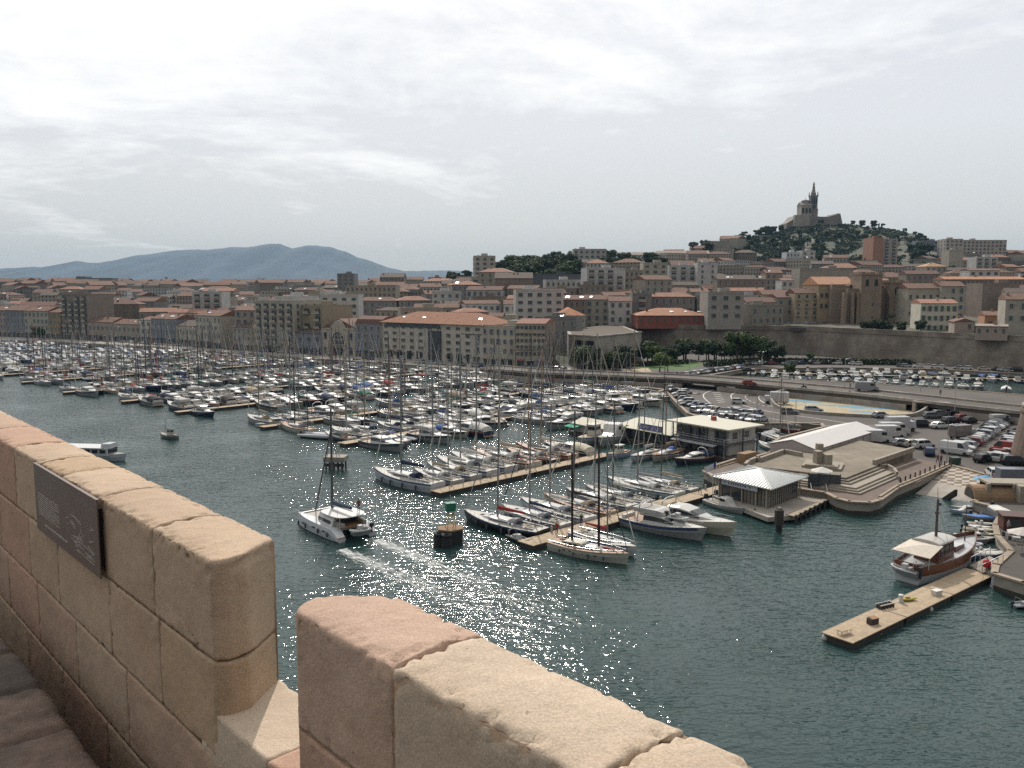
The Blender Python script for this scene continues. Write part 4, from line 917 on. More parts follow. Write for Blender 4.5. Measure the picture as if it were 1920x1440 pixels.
def abbey():
 Y = 425; o = AT(1640, 600, Y); zb = WT - 1
 root = thing('fortified_abbey', 'massive fortified stone abbey with two crenellated towers above the rampart', 'abbey', (o.x, Y, zb))
 X = lambda px: AT(px, 600, Y).x - o.x; Z = lambda py: AT(1640, py, Y).z - zb; st = M['abbey']
 def tower(x0, x1, yt, y0, dep, name='tower', batter=1.05):
  a, c = X(x0), X(x1); H = Z(yt); b = MB()
  b.box(((a + c) / 2, y0 + dep / 2, H / 2), (c - a, dep, H)); n = max(3, int((c - a) / 1.9))
  b.box(((a + c) / 2, y0 + dep / 2 - .1, H + .2), (c - a + .5, dep + .5, .5))
  for k in range(n):
   if k % 2 == 0:
    x = a + (c - a) * (k + .5) / n
    for yy in (y0 - .1, y0 + dep - .6): b.box((x, yy + .3, H + .9), ((c - a) / n, .7, 1.2))
  for k in range(max(2, int(dep / 3))):
   for xx in (a, c): b.box((xx, y0 + dep * (k + .5) / int(dep / 3 + 1), H + .9), (.7, 1.4, 1.2))
  t = b.build(name, st, root)
  return t, (a + c) / 2, H
 for (x0, x1, yt, y0, dep) in ((1603, 1641, 516, -6, 14), (1661, 1702, 531, -3, 13)):
  t, cx, H = tower(x0, x1, yt, y0, dep)
  for s in (-1, 1):
   a = [(s * 2.2 - .75, H - 5.4), (s * 2.2 + .75, H - 5.4)] + [(s * 2.2 + .75 * cos(pi * i / 8), H - 2.8 + .75 * sin(pi * i / 8)) for i in range(9)]
   a = [(x + cx, z) for x, z in a]; MB().loft([[(x, y0 + .1, z) for x, z in a], [(x, y0 - .12, z) for x, z in a]]).build('arched_opening', M['glass'], t)
  for z in (H * .45, H * .2): MB().box((cx + 1, y0 - .05, z), (.7, .25, 1.1)).build('slit_window', M['glass'], t)
 def wall(x0, x1, yt, y0, dep, name='wall', c=st):
  a, d = X(x0), X(x1); H = Z(yt); return MB().box(((a + d) / 2, y0 + dep / 2, H / 2), (d - a, dep, H)).build(name, c, root)
 wall(1583, 1606, 541, -3, 12); wall(1560, 1586, 533, 2, 22); wall(1641, 1662, 540, 2, 16, 'nave_wall'); wall(1700, 1712, 548, 0, 12)
 for px in (1575, 1590, 1600): 
  a = X(px); MB().box((a, -4, Z(548) / 2), (1.6, 3.4, Z(548)), top=.7).build('buttress', st, root)
 n = wall(1541, 1572, 534, 6, 24, 'side_wing', M['plasterabbey'])
 for px in (1547, 1556, 1565):
  for z in (.75, .5): MB().box((X(px), 5.9, Z(534) * z), (1.2, .3, 2)).build('window', M['tint'], n)
 a, c, H = X(1541), X(1612), Z(534)
 sec = lambda x: [(x, 5.6, H), (x, 5.6, H + .2), (x, 18, H + 4.2), (x, 30.4, H + .2), (x, 30.4, H)]
 MB().loft([sec(a - .4), sec(c)]).build('roof', M['tiles'], root, (.40, .20, .11))
 H = Z(537); sec = lambda x: [(x, 5, H), (x, 5, H + .2), (x, 13, H + 4.0), (x, 21, H + .2), (x, 21, H)]
 MB().loft([sec(X(1640)), sec(X(1682))]).build('roof', M['tiles'], root, (.40, .20, .11))
 a, c = X(1690), X(1722); MB().box(((a + c) / 2, -5, 4), (c - a, 8, 8)).build('chapel', M['plasterabbey'], root)
 sec = lambda y: [(c + .4, y, 8), ((a + c) / 2, y, 11.5), (a - .4, y, 8)]
 MB().loft([sec(-9.4), sec(-.9)]).build('chapel_roof', M['tiles'], root, RD_)
M['abbey'] = mk('abbey_stone', (0.255, 0.20, 0.155), 0.95, ns=0.25, na=0.28, bump=0.05, bs=1.5, tint=(0.26, 0.19, 0.145)); M['plasterabbey'] = mk('abbey_plaster', (0.34, 0.26, 0.17), 0.9, ns=0.3, na=0.2)
abbey()
def basilica():
 Y = 1250; o = AT(1524, 407, Y); root = thing('hilltop_basilica', 'basilica with dome, tall bell tower and statue on the hilltop', 'basilica', (o.x, Y, o.z))
 X = lambda px: AT(px, 400, Y).x - o.x; Z = lambda py: AT(1524, py, Y).z - o.z
 st = mk('pale_church_stone', (0.34, 0.30, 0.26), 0.9, ns=0.08, na=0.2); dk = mk('banded_stone', (0.235, 0.205, 0.185), 0.9, ns=0.1, na=0.2)
 b = MB(); prof = [(1470, 428), (1470, 420), (1480, 414), (1486, 406), (1496, 404), (1532, 408), (1545, 408), (1560, 404), (1561, 402), (1567, 402), (1571, 418), (1578, 430)]
 b.loft([[(X(x), 22, Z(y)) for x, y in prof], [(X(x) * 1.02, -16, Z(y)) for x, y in prof]][::1]); b.v = [(x, y, z - (26 if i % 12 in (0, 11) else 0)) for i, (x, y, z) in enumerate(b.v)]
 b.build('fort_wall', dk, root)
 b = MB(); b.box(((X(1500) + X(1490)) / 2, -18, Z(416)), (X(1508) - X(1478), 8, 16), top=.9); b.build('terrace_wall', st, root)
 a, c, H = X(1499), X(1518), Z(385); n = MB().box(((a + c) / 2, 2, H / 2 - 4), (c - a, 20, H + 8)); nv = n.build('nave', st, root)
 sec = lambda x: [(x, -8.5, H), (x, 2, H + 4.5), (x, 12.5, H)]; MB().loft([sec(a - .5), sec(c)]).build('nave_roof', dk, root)
 for k in range(3):
  x = a + (c - a) * (k + .5) / 3; q = [(x - 1.5, H * .3), (x + 1.5, H * .3)] + [(x + 1.5 * cos(pi * i / 8), H * .65 + 1.5 * sin(pi * i / 8)) for i in range(9)]
  MB().loft([[(u, -7.9, v) for u, v in q], [(u, -8.3, v) for u, v in q]]).build('arched_window', M['glass'], nv)
 cx = X(1510.5); r = (X(1518) - X(1503)) / 2; z0 = H; 
 MB().lathe([(r, z0 - 1), (r, z0 + 5), (r * 1.08, z0 + 5.2), (r * 1.08, z0 + 6)], 20, (cx, 3, 0)).build('drum', st, root)
 dm = Z(374) - (z0 + 6); pr = [(r * 1.0 * cos(t * pi / 2 / 10), z0 + 6 + dm * sin(t * pi / 2 / 10)) for t in range(10)] + [(.3, z0 + 6 + dm), (.2, z0 + 9 + dm)]
 MB().lathe(pr, 20, (cx, 3, 0)).build('dome', dk, root, smooth=True)
 t0, t1 = X(1517), X(1531); tw = t1 - t0; tx = (t0 + t1) / 2; zt = Z(368)
 b = MB(); b.box((tx, 0, Z(394) / 2 - 4), (tw, tw, Z(394) + 8)); b.box((tx, 0, (Z(394) + zt) / 2), (tw * .88, tw * .88, zt - Z(394)))
 b.box((tx, 0, Z(393)), (tw * 1.08, tw * 1.08, 1.2)); b.box((tx, 0, zt), (tw * 1.02, tw * 1.02, 1.6)); tower = b.build('bell_tower', dk, root)
 for z_, h_ in ((Z(400), 5), (Z(388), 6), (Z(377), 8)):
  for s in (-1, 0, 1) if h_ == 8 else (0,): MB().box((tx + s * 3, -tw * .45, z_), (1.6 if h_ == 8 else 3, .9, h_)).build('arched_opening', M['glass'], tower)
 for sx in (-1, 1):
  for sy in (-1, 1): MB().tube((tx + sx * tw * .42, sy * tw * .42, zt), (tx + sx * tw * .42, sy * tw * .42, zt + 6), 1.0, .4, 6).build('turret', dk, tower)
 MB().lathe([(tw * .33, zt), (tw * .33, Z(362)), (tw * .26, Z(361)), (tw * .2, Z(356)), (tw * .15, Z(352))], 10, (tx, 0, 0)).build('belfry', dk, root)
 z1, z2 = Z(352), Z(341); h = z2 - z1
 MB().lathe([(1.9, z1), (1.6, z1 + h * .2), (1.25, z1 + h * .45), (1.7, z1 + h * .62), (1.3, z1 + h * .74), (.55, z1 + h * .80), (.85, z1 + h * .88), (.7, z1 + h * .96), (.15, z1 + h)], 10, (tx, 0, 0)).build('statue', mk('gilded_statue', (0.30, 0.22, 0.10), .5, .6, na=.1), root, smooth=True)
basilica()
NAMED = [(1541, 1712, 500, 600)]
def occupied(x, y, boxes):
 for a in boxes:
  if abs(a[0] - x) < a[2] and abs(a[1] - y) < a[3]: return True
 return False
def green(px, y):
 """parts of the hill left to trees and rock"""
 if 1370 < px < 1730 and y > 760 + max(0, (1480 - px)) * 1.2: return True
 if px >= 1690 and px < 1790 and y > 860: return True
 if 930 < px < 1075 and 585 < y < 800: return True
 if 1150 < px < 1255 and 620 < y < 760: return True
 return False
for k_, c_ in (('tw1', (.29, .265, .225)), ('tw2', (.18, .15, .125)), ('tw3', (.31, .30, .28))): M[k_] = mk('distant_wall', c_, .9, ns=.06, na=.3)
M['tr1'] = mk('distant_tiles', (.16, .078, .05), .9, ns=.06, na=.3); M['tr2'] = mk('distant_brown_tiles', (.12, .075, .055), .9, ns=.06, na=.3)
def simple_house(b, x, y, z0, z1, L, D, turn, r):
 c, s = cos(turn), sin(turn); T = lambda u, v, z: (x + u * c - v * s, y + u * s + v * c, z)
 b.cur = r.choice([0, 0, 1, 2]); H = z1; a = L / 2
 b.add([T(-a, 0, z0), T(a, 0, z0), T(a, D, z0), T(-a, D, z0), T(-a, 0, H), T(a, 0, H), T(a, D, H), T(-a, D, H)], [(0, 1, 5, 4), (1, 2, 6, 5), (2, 3, 7, 6), (3, 0, 4, 7)])
 b.cur = r.choice([3, 3, 4]) if r.random() < .8 else b.cur; k = D * .2 if b.cur > 2 else .1; a += .3; b.add([T(-a, -.3, H), T(a, -.3, H), T(a, D + .3, H), T(-a, D + .3, H), T(-a, D / 2, H + k), T(a, D / 2, H + k)], [(0, 1, 5, 4), (2, 3, 4, 5), (1, 2, 5), (3, 0, 4)])
def infill():
 occ = []
 for o in sc.objects:
  if o.parent is None and 'label' in o and o.type == 'EMPTY' and o.location.y > 300:
   w = [c for c in o.children if c.name.startswith('wall')]
   if w: d = w[0].bound_box; hx = max(abs(v[0]) for v in d); occ.append((o.location.x, o.location.y + 6, hx + 7, 15))
 occ.append((AT(1640, 600, 425).x, 400, 50, 68))
 r = random.Random(21); items = []; n = 0
 mm = {}
 rows = [(372, 12), (395, 12), (420, 12), (446, 12), (474, 13), (504, 13), (536, 14), (570, 14), (606, 15), (645, 15), (690, 16), (740, 17), (795, 18), (860, 19), (930, 20), (1010, 22), (1100, 24), (1200, 26), (1320, 30), (1440, 34)]
 tot = 0; fb = MB()
 for Y, dep in rows:
  x = -0.63 * Y - 20
  while x < 0.64 * Y:
   L = r.uniform(10, 22) * (1 + Y / 2500); x += L / 2 + r.uniform(.3, 3); y = Y + r.uniform(-4, 4); px = 960 + F * x / y
   y0, _ = front(px)
   ok = y > y0 + 14 and not green(px, y) and not occupied(x, y, occ) and y < interp(RG, px, 1) * 1.03
   if ok and Y > 700 and px < 1300 and r.random() < .12: ok = False
   if ok:
    z = hgt(x, y); t = r.random()
    hh = r.uniform(10, 20) * (.8 if px > 1250 else 1)
    sky = AT(px, interp(RG, px, 2) - 5, y).z; top = min(z + hh, max(sky, z + 5))
    if px < 880: top = min(top, AT(px, r.uniform(525, 533), y).z)
    if top < z + 4: top = z + 4
    wc = r.choice([CRM, CRM, BEI, PNK, WHT, TAN, WHT, GRY, BEI]); k = r.uniform(.8, 1.08); flat = r.random() < .34
    rc = r.choice([OR, OR, RD_, BRN, (.30, .15, .10)]); turn = r.uniform(-.5, .5) if Y < 700 else r.uniform(-.9, .9)
    far = Y > 600
    if tot >= 295:
     simple_house(fb, x, y, z - 4, top, L, dep * .8, turn, r); occ.append((x, y, L / 2 + 1, 5)); x += L / 2; continue
    d = Vector((cos(turn), sin(turn), 0)) * L / 2; m = Vector((x, y, 0))
    o = house(m - d, m + d, z - 4, top, dep * r.uniform(.7, 1), '', wc=tuple(c * k for c in wc), rc=rc, roof='flat' if flat else r.choice(['gable', 'gable', 'hip']), win=None if far else r.choice(['shut', 'shut', 'plain']), far=far, wz0=((top - z + 4) % 3.1) + 3.1, name='hill_house', cat='house', chim=1 if not far else int(r.random() < .4), sky=1 if r.random() < (.10 if px > 600 else .22) else 0, maxw=24, lod=0)
    if occ is not None: occ.append((x, y, L / 2 + 1, 5))
    tot += 1
    side = 'far left of town' if px < 300 else 'left of town' if px < 600 else 'behind the middle quay' if px < 880 else 'below the slim tower' if px < 1060 else 'below the hill crest' if px < 1340 else 'on the basilica hill' if px < 1640 else 'on the right slope'
    band = 'near' if Y < 480 else 'mid-slope' if Y < 700 else 'upper' if Y < 1000 else 'distant'
    items.append((o, px, f"{band} {CN.get(wc)} house with {'flat' if flat else {OR:'orange',RD_:'red',BRN:'brown'}.get(rc,'dark red')} roof", side, Y))
   x += L / 2
 near = [i[:4] for i in items if i[4] < 1000]; far = [i for i in items if i[4] >= 1000]
 ordinal_labels(near)
 for o, px, a, s, Y in items: o['group'] = 'houses spread over the town and its hillsides'
 ordinal_labels([i[:4] for i in far])
 o = fb.build('far_town_houses', [M['tw1'], M['tw2'], M['tw3'], M['tr1'], M['tr2']]); struct(o, 'stuff'); o['label'] = 'countless tiled houses of the far town below the skyline'; o['category'] = 'houses'
 print('infill', tot)
infill()
# ================================================================ boats
def hull_secs(L, B, fs, fb, tr=.72, n=16, rake=.9, draft=.35, flare=.0):
 secs = []; deck = []
 for i in range(n + 1):
  t = i / n; x = -L / 2 + L * t
  w = B / 2 * ((tr + (1 - tr) * sin(min(1, t / .45) * pi / 2)) if t < .45 else max(.004, 1 - ((t - .45) / .55) ** 2.3))
  z = fs + (fb - fs) * t ** 1.8 - .12 * sin(pi * t); k = -draft * (1 - t ** 4) - .02; xr = rake * t ** 5
  wl = w * (.84 - .25 * t ** 3)
  secs.append([(x, 0, k), (x + xr * .1, wl * .7, k * .7), (x + xr * .3, wl, .03), (x + xr * .75, w * (.97 + flare * t), z * .6), (x + xr, w * (1 + flare * t), z), (x + xr, -w * (1 + flare * t), z), (x + xr * .75, -w * (.97 + flare * t), z * .6), (x + xr * .3, -wl, .03), (x + xr * .1, -wl * .7, k * .7)])
  deck.append((x + xr, w * (1 + flare * t), z))
 return secs, deck
def hull_parts(root, L, B, fs, fb, color, deckc=(.52, .50, .45), stripe=None, teak=False, name='hull', **k):
 secs, deck = hull_secs(L, B, fs, fb, **k); b = MB(); b.loft([s[::-1] for s in secs]); h = b.build(name, M['gel'], root, color, smooth=False)
 b = MB(); r = MB()
 vs = []
 for x, w, z in deck: vs += [(x, w * .96, z + .02), (x, 0, z + .06), (x, -w * .96, z + .02)]
 fs_ = []
 for i in range(len(deck) - 1): a = i * 3; fs_ += [(a + 1, a + 4, a + 3, a), (a + 2, a + 5, a + 4, a + 1)]
 b.add(vs, fs_); b.build('deck', M['teak'] if teak else M['deck'], root, deckc)
 if stripe is not None:
  s = MB()
  for sg in (1, -1):
   q = [[(p[4][0], sg * (p[4][1] + .012), p[4][2] - .04), (p[4][0], sg * (p[4][1] + .012), p[4][2] - .22 if len(stripe) < 4 else p[4][2] - stripe[3])] for p in secs[:-1]]
   vs = [v for a in q for v in a]; n = len(q); s.add(vs, [(i * 2, i * 2 + 1, i * 2 + 3, i * 2 + 2) if sg < 0 else (i * 2 + 2, i * 2 + 3, i * 2 + 1, i * 2) for i in range(n - 1)])
  s.build('stripe', M['gel'], h, stripe[:3])
 return h, deck
def zdeck(deck, x):
 for a, b in zip(deck[:-1], deck[1:]):
  if a[0] <= x <= b[0]: f = (x - a[0]) / max(1e-6, b[0] - a[0]); return a[2] + (b[2] - a[2]) * f, a[1] + (b[1] - a[1]) * f
 return deck[-1][2], .1
def sail_yacht(L=11.5, hull=(.62, .62, .60), cover=(.05, .08, .20), mastc=(.45, .45, .46), mh=None, mizzen=False, mast_r=.13, boom=True, near=False, genoa=(.55, .54, .5), stripe=(.05, .08, .2), sprayhood=True, teak=False, twomast=None):
 B = L * .31; root = thing('sailing_yacht', 'x', 'sailing yacht'); mh = mh or L * 1.35
 h, dk = hull_parts(root, L, B, L * .10 + .05, L * .13 + .1, hull, stripe=stripe, teak=teak)
 c = MB(); secs = []
 for t in range(7):
  x = -L * .14 + L * .42 * t / 6; z, w = zdeck(dk, x); hh = (.48 if t < 5 else (.3 if t == 5 else .06)) * (L / 11.5); ww = B * .30 * (1 - .5 * (t / 6) ** 2.5)
  secs.append([(x, -ww, z), (x, -ww * .86, z + hh * .8), (x, -ww * .5, z + hh), (x, ww * .5, z + hh), (x, ww * .86, z + hh * .8), (x, ww, z)])
 c.loft(secs); cb = c.build('cabin', M['gel'], root, tuple(min(.66, v * 1.0 + .1) for v in (.40, .40, .385)))
 g = MB()
 for s in (-1, 1):
  x = L * .01; z, w = zdeck(dk, x); MB().box((x, s * B * .285, z + .24 * L / 11.5), (L * .24, .05, .16)).build('window', M['glass'], cb)
 z, w = zdeck(dk, -L * .3); MB().box((-L * .30, 0, z + .05), (L * .24, B * .42, .06)).build('cockpit', M['teak'] if teak else M['darkcock'], root)
 b = MB(); 
 for s in (-1, 1): b.box((-L * .3, s * B * .25, z + .16), (L * .28, .16, .28))
 b.build('coaming', M['deck'], root, (.55, .54, .5))
 if sprayhood: 
  q = [[(x, B * .25 * cos(pi * i / 6), z + .25 + k * sin(pi * i / 6)) for i in range(7)] for x, k in ((-L * .19, .75), (-L * .13, .7), (-L * .07, .3))]
  MB().loft(q, closed=True).build('sprayhood', M['canvas'], root, cover)
 def mast(xm, H, r, bl, nm='mast'):
  z, w = zdeck(dk, xm); b = MB(); b.tube((xm, 0, z), (xm - .012 * H, 0, z + H), r, r * .75, 6)
  for f, s in ((.42, .9), (.7, .65)): b.tube((xm - .006 * H, -B * .36 * s, z + H * f - .05), (xm - .006 * H, B * .36 * s, z + H * f - .05), r * .28, r * .28, 4)
  m = b.build(nm, M['alloy'], root, mastc)
  w2 = MB(); rr = .022 if not near else .015
  for s in (-1, 1):
   w2.path([(xm, s * B * .46, z), (xm, s * B * .33, z + H * .42), (xm, s * B * .23, z + H * .7), (xm, 0, z + H * .97)], rr, 3)
  w2.build('rigging', M['rope'], root)
  if bl:
   q = []
   for t in range(7):
    f = t / 6; x = xm - .15 - bl * f; rz_ = (.30 - .17 * f) * L / 11.5; zz = z + .14 * L + .05 * f; q.append([(x, rz_ * .55 * cos(2 * pi * i / 8), zz + rz_ * sin(2 * pi * i / 8) + rz_ * .4) for i in range(8)])
   if cover is not None: MB().loft(q).build('sail_cover', M['canvas'], root, cover)
   MB().tube((xm - .1, 0, z + .115 * L), (xm - .3 - bl, 0, z + .12 * L), .07, .06, 6).build('boom', M['alloy'], root, mastc)
  return z
 if twomast:
  for (x, H, bl) in twomast: z = mast(x, H, mast_r, bl)
  xm = twomast[-1][0]; H = twomast[-1][1]
 else:
  xm = L * .09; H = mh; z = mast(xm, H, mast_r, L * .36 if boom else 0)
  if mizzen: mast(-L * .33, H * .7, mast_r * .8, L * .18, 'mizzen_mast')
 zb, _ = zdeck(dk, L * .5); xb = L * .5 + .6; top = (xm - .011 * H, 0, z + H * .96)
 b = MB(); p0, p1 = Vector((xb, 0, zb + .15)), Vector(top); b.tube(p0, p0.lerp(p1, .12), .05, .09, 5); b.tube(p0.lerp(p1, .12), p0.lerp(p1, .55), .09, .06, 5); b.tube(p0.lerp(p1, .55), p1, .06, .03, 5); b.build('furled_headsail', M['canvas'], root, genoa)
 b = MB(); zs, _ = zdeck(dk, -L * .5); b.tube((-L * .49, 0, zs), (xm - .012 * H, 0, z + H), .02, .02, 3)
 for s in (-1, 1):
  pts = []
  for t in range(0, 13):
   x = -L * .49 + L * .98 * t / 12; zz, w = zdeck(dk, x); pts.append((x, s * w * .95, zz + .6)); b.tube((x, s * w * .95, zz), (x, s * w * .95, zz + .6), .016, .016, 3)
  b.path(pts, .014, 3)
 zz, w = zdeck(dk, -L * .49); b.path([(-L * .49, -w * .9, zz + .6), (-L * .5, 0, zz + .62), (-L * .49, w * .9, zz + .6)], .02, 4)
 b.build('guard_rail', M['steel'], root)
 if near:
  b = MB(); b.lathe([(.12, -.3), (.14, 0), (.1, .3)], 6)
  for s in (-1, 1):
   for t in (.2, .4, .6, .78):
    x = -L / 2 + L * t; zz, w = zdeck(dk, x); f = MB().lathe([(.02, -.42), (.13, -.32), (.15, 0), (.13, .32), (.02, .42)], 7, (x, s * (w + .14), zz * .45)); f.build('fender', M['fender'], root)
  for x, y, sx in ((L * .30, 0, .5), (L * .16, 0, .55), (-L * .2, 0, .7)): zz, w = zdeck(dk, x); MB().box((x, y, zz + .09 + (.42 if x < L * .2 else 0)), (sx, sx, .07)).build('hatch', M['glass'], root)
  for x, y in ((-L * .2, .36), (-L * .2, -.36), (-L * .36, .4), (-L * .36, -.4)): zz, w = zdeck(dk, x); MB().lathe([(.13, 0), (.10, .12), (.13, .2)], 8, (x, y * B, zz + .3)).build('winch', M['steel'], root)
  for k in range(3): x = -L * (.22 + .07 * k); zz, w = zdeck(dk, x); MB().lathe([(.28, 0), (.3, .1), (.12, .2)], 7, (x, BR.uniform(-.5, .5), zz + .08)).build('rope_coil', M['canvas'], root, BR.choice([(.05, .08, .2), (.3, .05, .05), (.35, .33, .28), (.05, .05, .05)]))
  zz, w = zdeck(dk, -L * .36); n = 14
  MB().path([(-L * .36, .55 * cos(2 * pi * i / n), zz + .75 + .55 * sin(2 * pi * i / n)) for i in range(n + 1)], .025, 4).build('steering_wheel', M['steel'], root)
 return root
M['darkcock'] = mk('cockpit_sole', (.20, .17, .13), .7, ns=3, na=.25)
M['fender'] = mk('fender', (.06, .07, .10), .5, na=.1)
def cruiser(L=10, hull=(.66, .66, .64), stripe=(.03, .04, .07, .45), fly=False, hard=True, canvas=None, deckc=(.62, .60, .55), name='cabin_cruiser', arch=True, tender=False):
 B = L * .32; root = thing(name, 'x', 'motor cruiser')
 h, dk = hull_parts(root, L, B, L * .09 + .12, L * .15 + .15, hull, deckc=deckc, stripe=stripe, flare=.1, rake=1.2, tr=.85)
 secs = []; H = L * .115
 for x, hh, ww in ((-L * .16, H, .40), (-L * .02, H * 1.02, .41), (L * .10, H * .78, .38), (L * .22, H * .35, .30), (L * .36, .05, .12)):
  z, w = zdeck(dk, x); ww *= B; secs.append([(x, -ww, z), (x, -ww * .84, z + hh * .9), (x, -ww * .6, z + hh), (x, ww * .6, z + hh), (x, ww * .84, z + hh * .9), (x, ww, z)])
 c = MB().loft(secs).build('cabin', M['gel'], root, tuple(min(.70, v) for v in (.54, .535, .51)))
 g = MB()
 for s in (-1, 1):
  q = []
  for k in range(4):
   a = secs[k]; f0, f1 = .35, .86; p, r = Vector(a[0 if s < 0 else 5]), Vector(a[1 if s < 0 else 4]); q.append([p.lerp(r, f0) + Vector((0, s * .02, .01)), p.lerp(r, f1) + Vector((0, s * .02, .01))])
  vs = [v for a in q for v in a]; fs_ = [(i * 2, i * 2 + 2, i * 2 + 3, i * 2 + 1) if s < 0 else (i * 2 + 1, i * 2 + 3, i * 2 + 2, i * 2) for i in range(3)]; g.add(vs, fs_)
 a, b_ = secs[2], secs[3]; up_ = Vector((.02, 0, .025))
 for i in (1, 2, 3): 
  p = [Vector(a[i]), Vector(a[i + 1]), Vector(b_[i + 1]), Vector(b_[i])]; g.add([p[0].lerp(p[3], .1) + up_, p[1].lerp(p[2], .1) + up_, p[1].lerp(p[2], .8) + up_, p[0].lerp(p[3], .8) + up_], [(3, 2, 1, 0)])
 g.build('windshield', M['glass'], c)
 z, w = zdeck(dk, -L * .33); MB().box((-L * .32, 0, z + .04), (L * .30, B * .72, .06)).build('cockpit', M['teak'] if not canvas else M['darkcock'], root)
 b = MB(); b.box((-L * .45, 0, z + .25), (.5, B * .66, .42)); b.box((-L * .22, B * .2, z + .3), (.6, .6, .5)); b.build('seat', M['canvas'], root, (.58, .55, .50))
 if fly:
  zt = secs[0][2][2]; b = MB(); sx = [[(-L * .30, -B * .38, zt + .02), (-L * .30, B * .38, zt + .02), (-L * .30, B * .40, zt + .6), (-L * .30, -B * .40, zt + .6)], [(L * .02, -B * .36, zt), (L * .02, B * .36, zt), (L * .02, B * .38, zt + .65), (L * .02, -B * .38, zt + .65)], [(L * .09, -B * .22, zt), (L * .09, B * .22, zt), (L * .07, B * .24, zt + .4), (L * .07, -B * .24, zt + .4)]]
  b.loft([q[::-1] for q in sx]); f = b.build('flybridge', M['gel'], root, (.54, .535, .51)); MB().box((-L * .14, 0, zt + .62), (L * .26, B * .6, .04)).build('flybridge_seat', M['deck'], f, (.3, .28, .25))
  b = MB()
  for s in (-1, 1): b.tube((-L * .28, s * B * .36, z), (-L * .28, s * B * .36, zt), .05, .05, 5)
  b.build('support', M['gel'], f, (.6, .6, .58)); zt += .6
 else: zt = secs[0][2][2]
 if arch:
  b = MB(); x0 = -L * .20
  b.path([(x0 - .5, -B * .4, z), (x0 - .1, -B * .38, zt + .4), (x0, -B * .2, zt + .75), (x0, B * .2, zt + .75), (x0 - .1, B * .38, zt + .4), (x0 - .5, B * .4, z)], .09, 5); b.tube((x0, 0, zt + .7), (x0, 0, zt + 1.9), .03, .02, 4); b.build('radar_arch', M['gel'], root, (.62, .62, .6))
 if canvas: 
  q = [[(x, B * .42 * cos(pi * i / 8), z + hb + k * sin(pi * i / 8)) for i in range(9)] for x, k, hb in ((-L * .46, .5, .3), (-L * .34, H * .85, .3), (-L * .15, H * .95, .3))]; MB().loft(q).build('cockpit_cover', M['canvas'], root, canvas)
 b = MB()
 for s in (-1, 1):
  pts = []
  for t in range(6):
   x = L * .05 + L * .5 * t / 5; zz, w = zdeck(dk, x); pts.append((x, s * w * .92, zz + .55)); b.tube((x, s * w * .92, zz), (x, s * w * .92, zz + .55), .016, .016, 3)
  b.path(pts, .02, 4)
 b.build('bow_rail', M['steel'], root)
 MB().box((-L / 2 - .3, 0, .25), (.7, B * .8, .1)).build('swim_platform', M['teak'], root)
 if tender: pass
 return root
def open_boat(L=6.5, hull=(.6, .6, .6), cover=None, outboard=True, console=True, name='open_motorboat', inside=(.48, .47, .44), cabin=False):
 B = L * .34; root = thing(name, 'x', 'motorboat')
 h, dk = hull_parts(root, L, B, .65, .95, hull, deckc=inside, rake=.7, tr=.88, draft=.25)
 z, w = zdeck(dk, -L * .15)
 if cover: 
  q = []
  for t in range(7):
   x = -L * .46 + L * .86 * t / 6; zz, w = zdeck(dk, x); q.append([(x, w * .98 * cos(pi * i / 6), zz + .03 + (.5 if t in (2, 3) else .28) * (1 - t / 8) * sin(pi * i / 6)) for i in range(7)])
  MB().loft(q).build('boat_cover', M['canvas'], root, cover)
 else:
  MB().box((-L * .14, 0, z + .06), (L * .55, B * .68, .05)).build('cockpit', M['darkcock'], root)
  if cabin:
   q = [[(x, -ww * B, z), (x, -ww * B * .85, z + hh), (x, ww * B * .85, z + hh), (x, ww * B, z)] for x, ww, hh in ((-L * .02, .36, 1.15), (L * .14, .35, 1.1), (L * .22, .3, .45), (L * .38, .14, .12))]
   c = MB().loft(q).build('cabin', M['gel'], root, (.62, .61, .58)); g = MB(); g.box((L * .06, 0, z + .78), (L * .15, B * .66, .32)); g.build('window', M['glass'], c)
  elif console:
   MB().box((0, 0, z + .4), (.7, .8, .8), top=.8).build('console', M['gel'], root, (.6, .6, .58)); MB().box((.25, 0, z + 1.0), (.06, .8, .4), rx=0).build('windscreen', M['glass'], root)
   MB().box((-L * .17, 0, z + .28), (.6, 1.0, .5)).build('seat', M['canvas'], root, (.55, .53, .5)); MB().box((L * .2, 0, z + .16), (L * .2, B * .4, .22), topx=.9).build('sun_pad', M['canvas'], root, (.55, .53, .5))
 if outboard:
  b = MB(); b.box((-L / 2 - .3, 0, 1.05), (.55, .42, .55), topx=.75); b.box((-L / 2 - .3, 0, .4), (.22, .18, .9)); b.build('outboard_motor', M['black'], root)
 return root
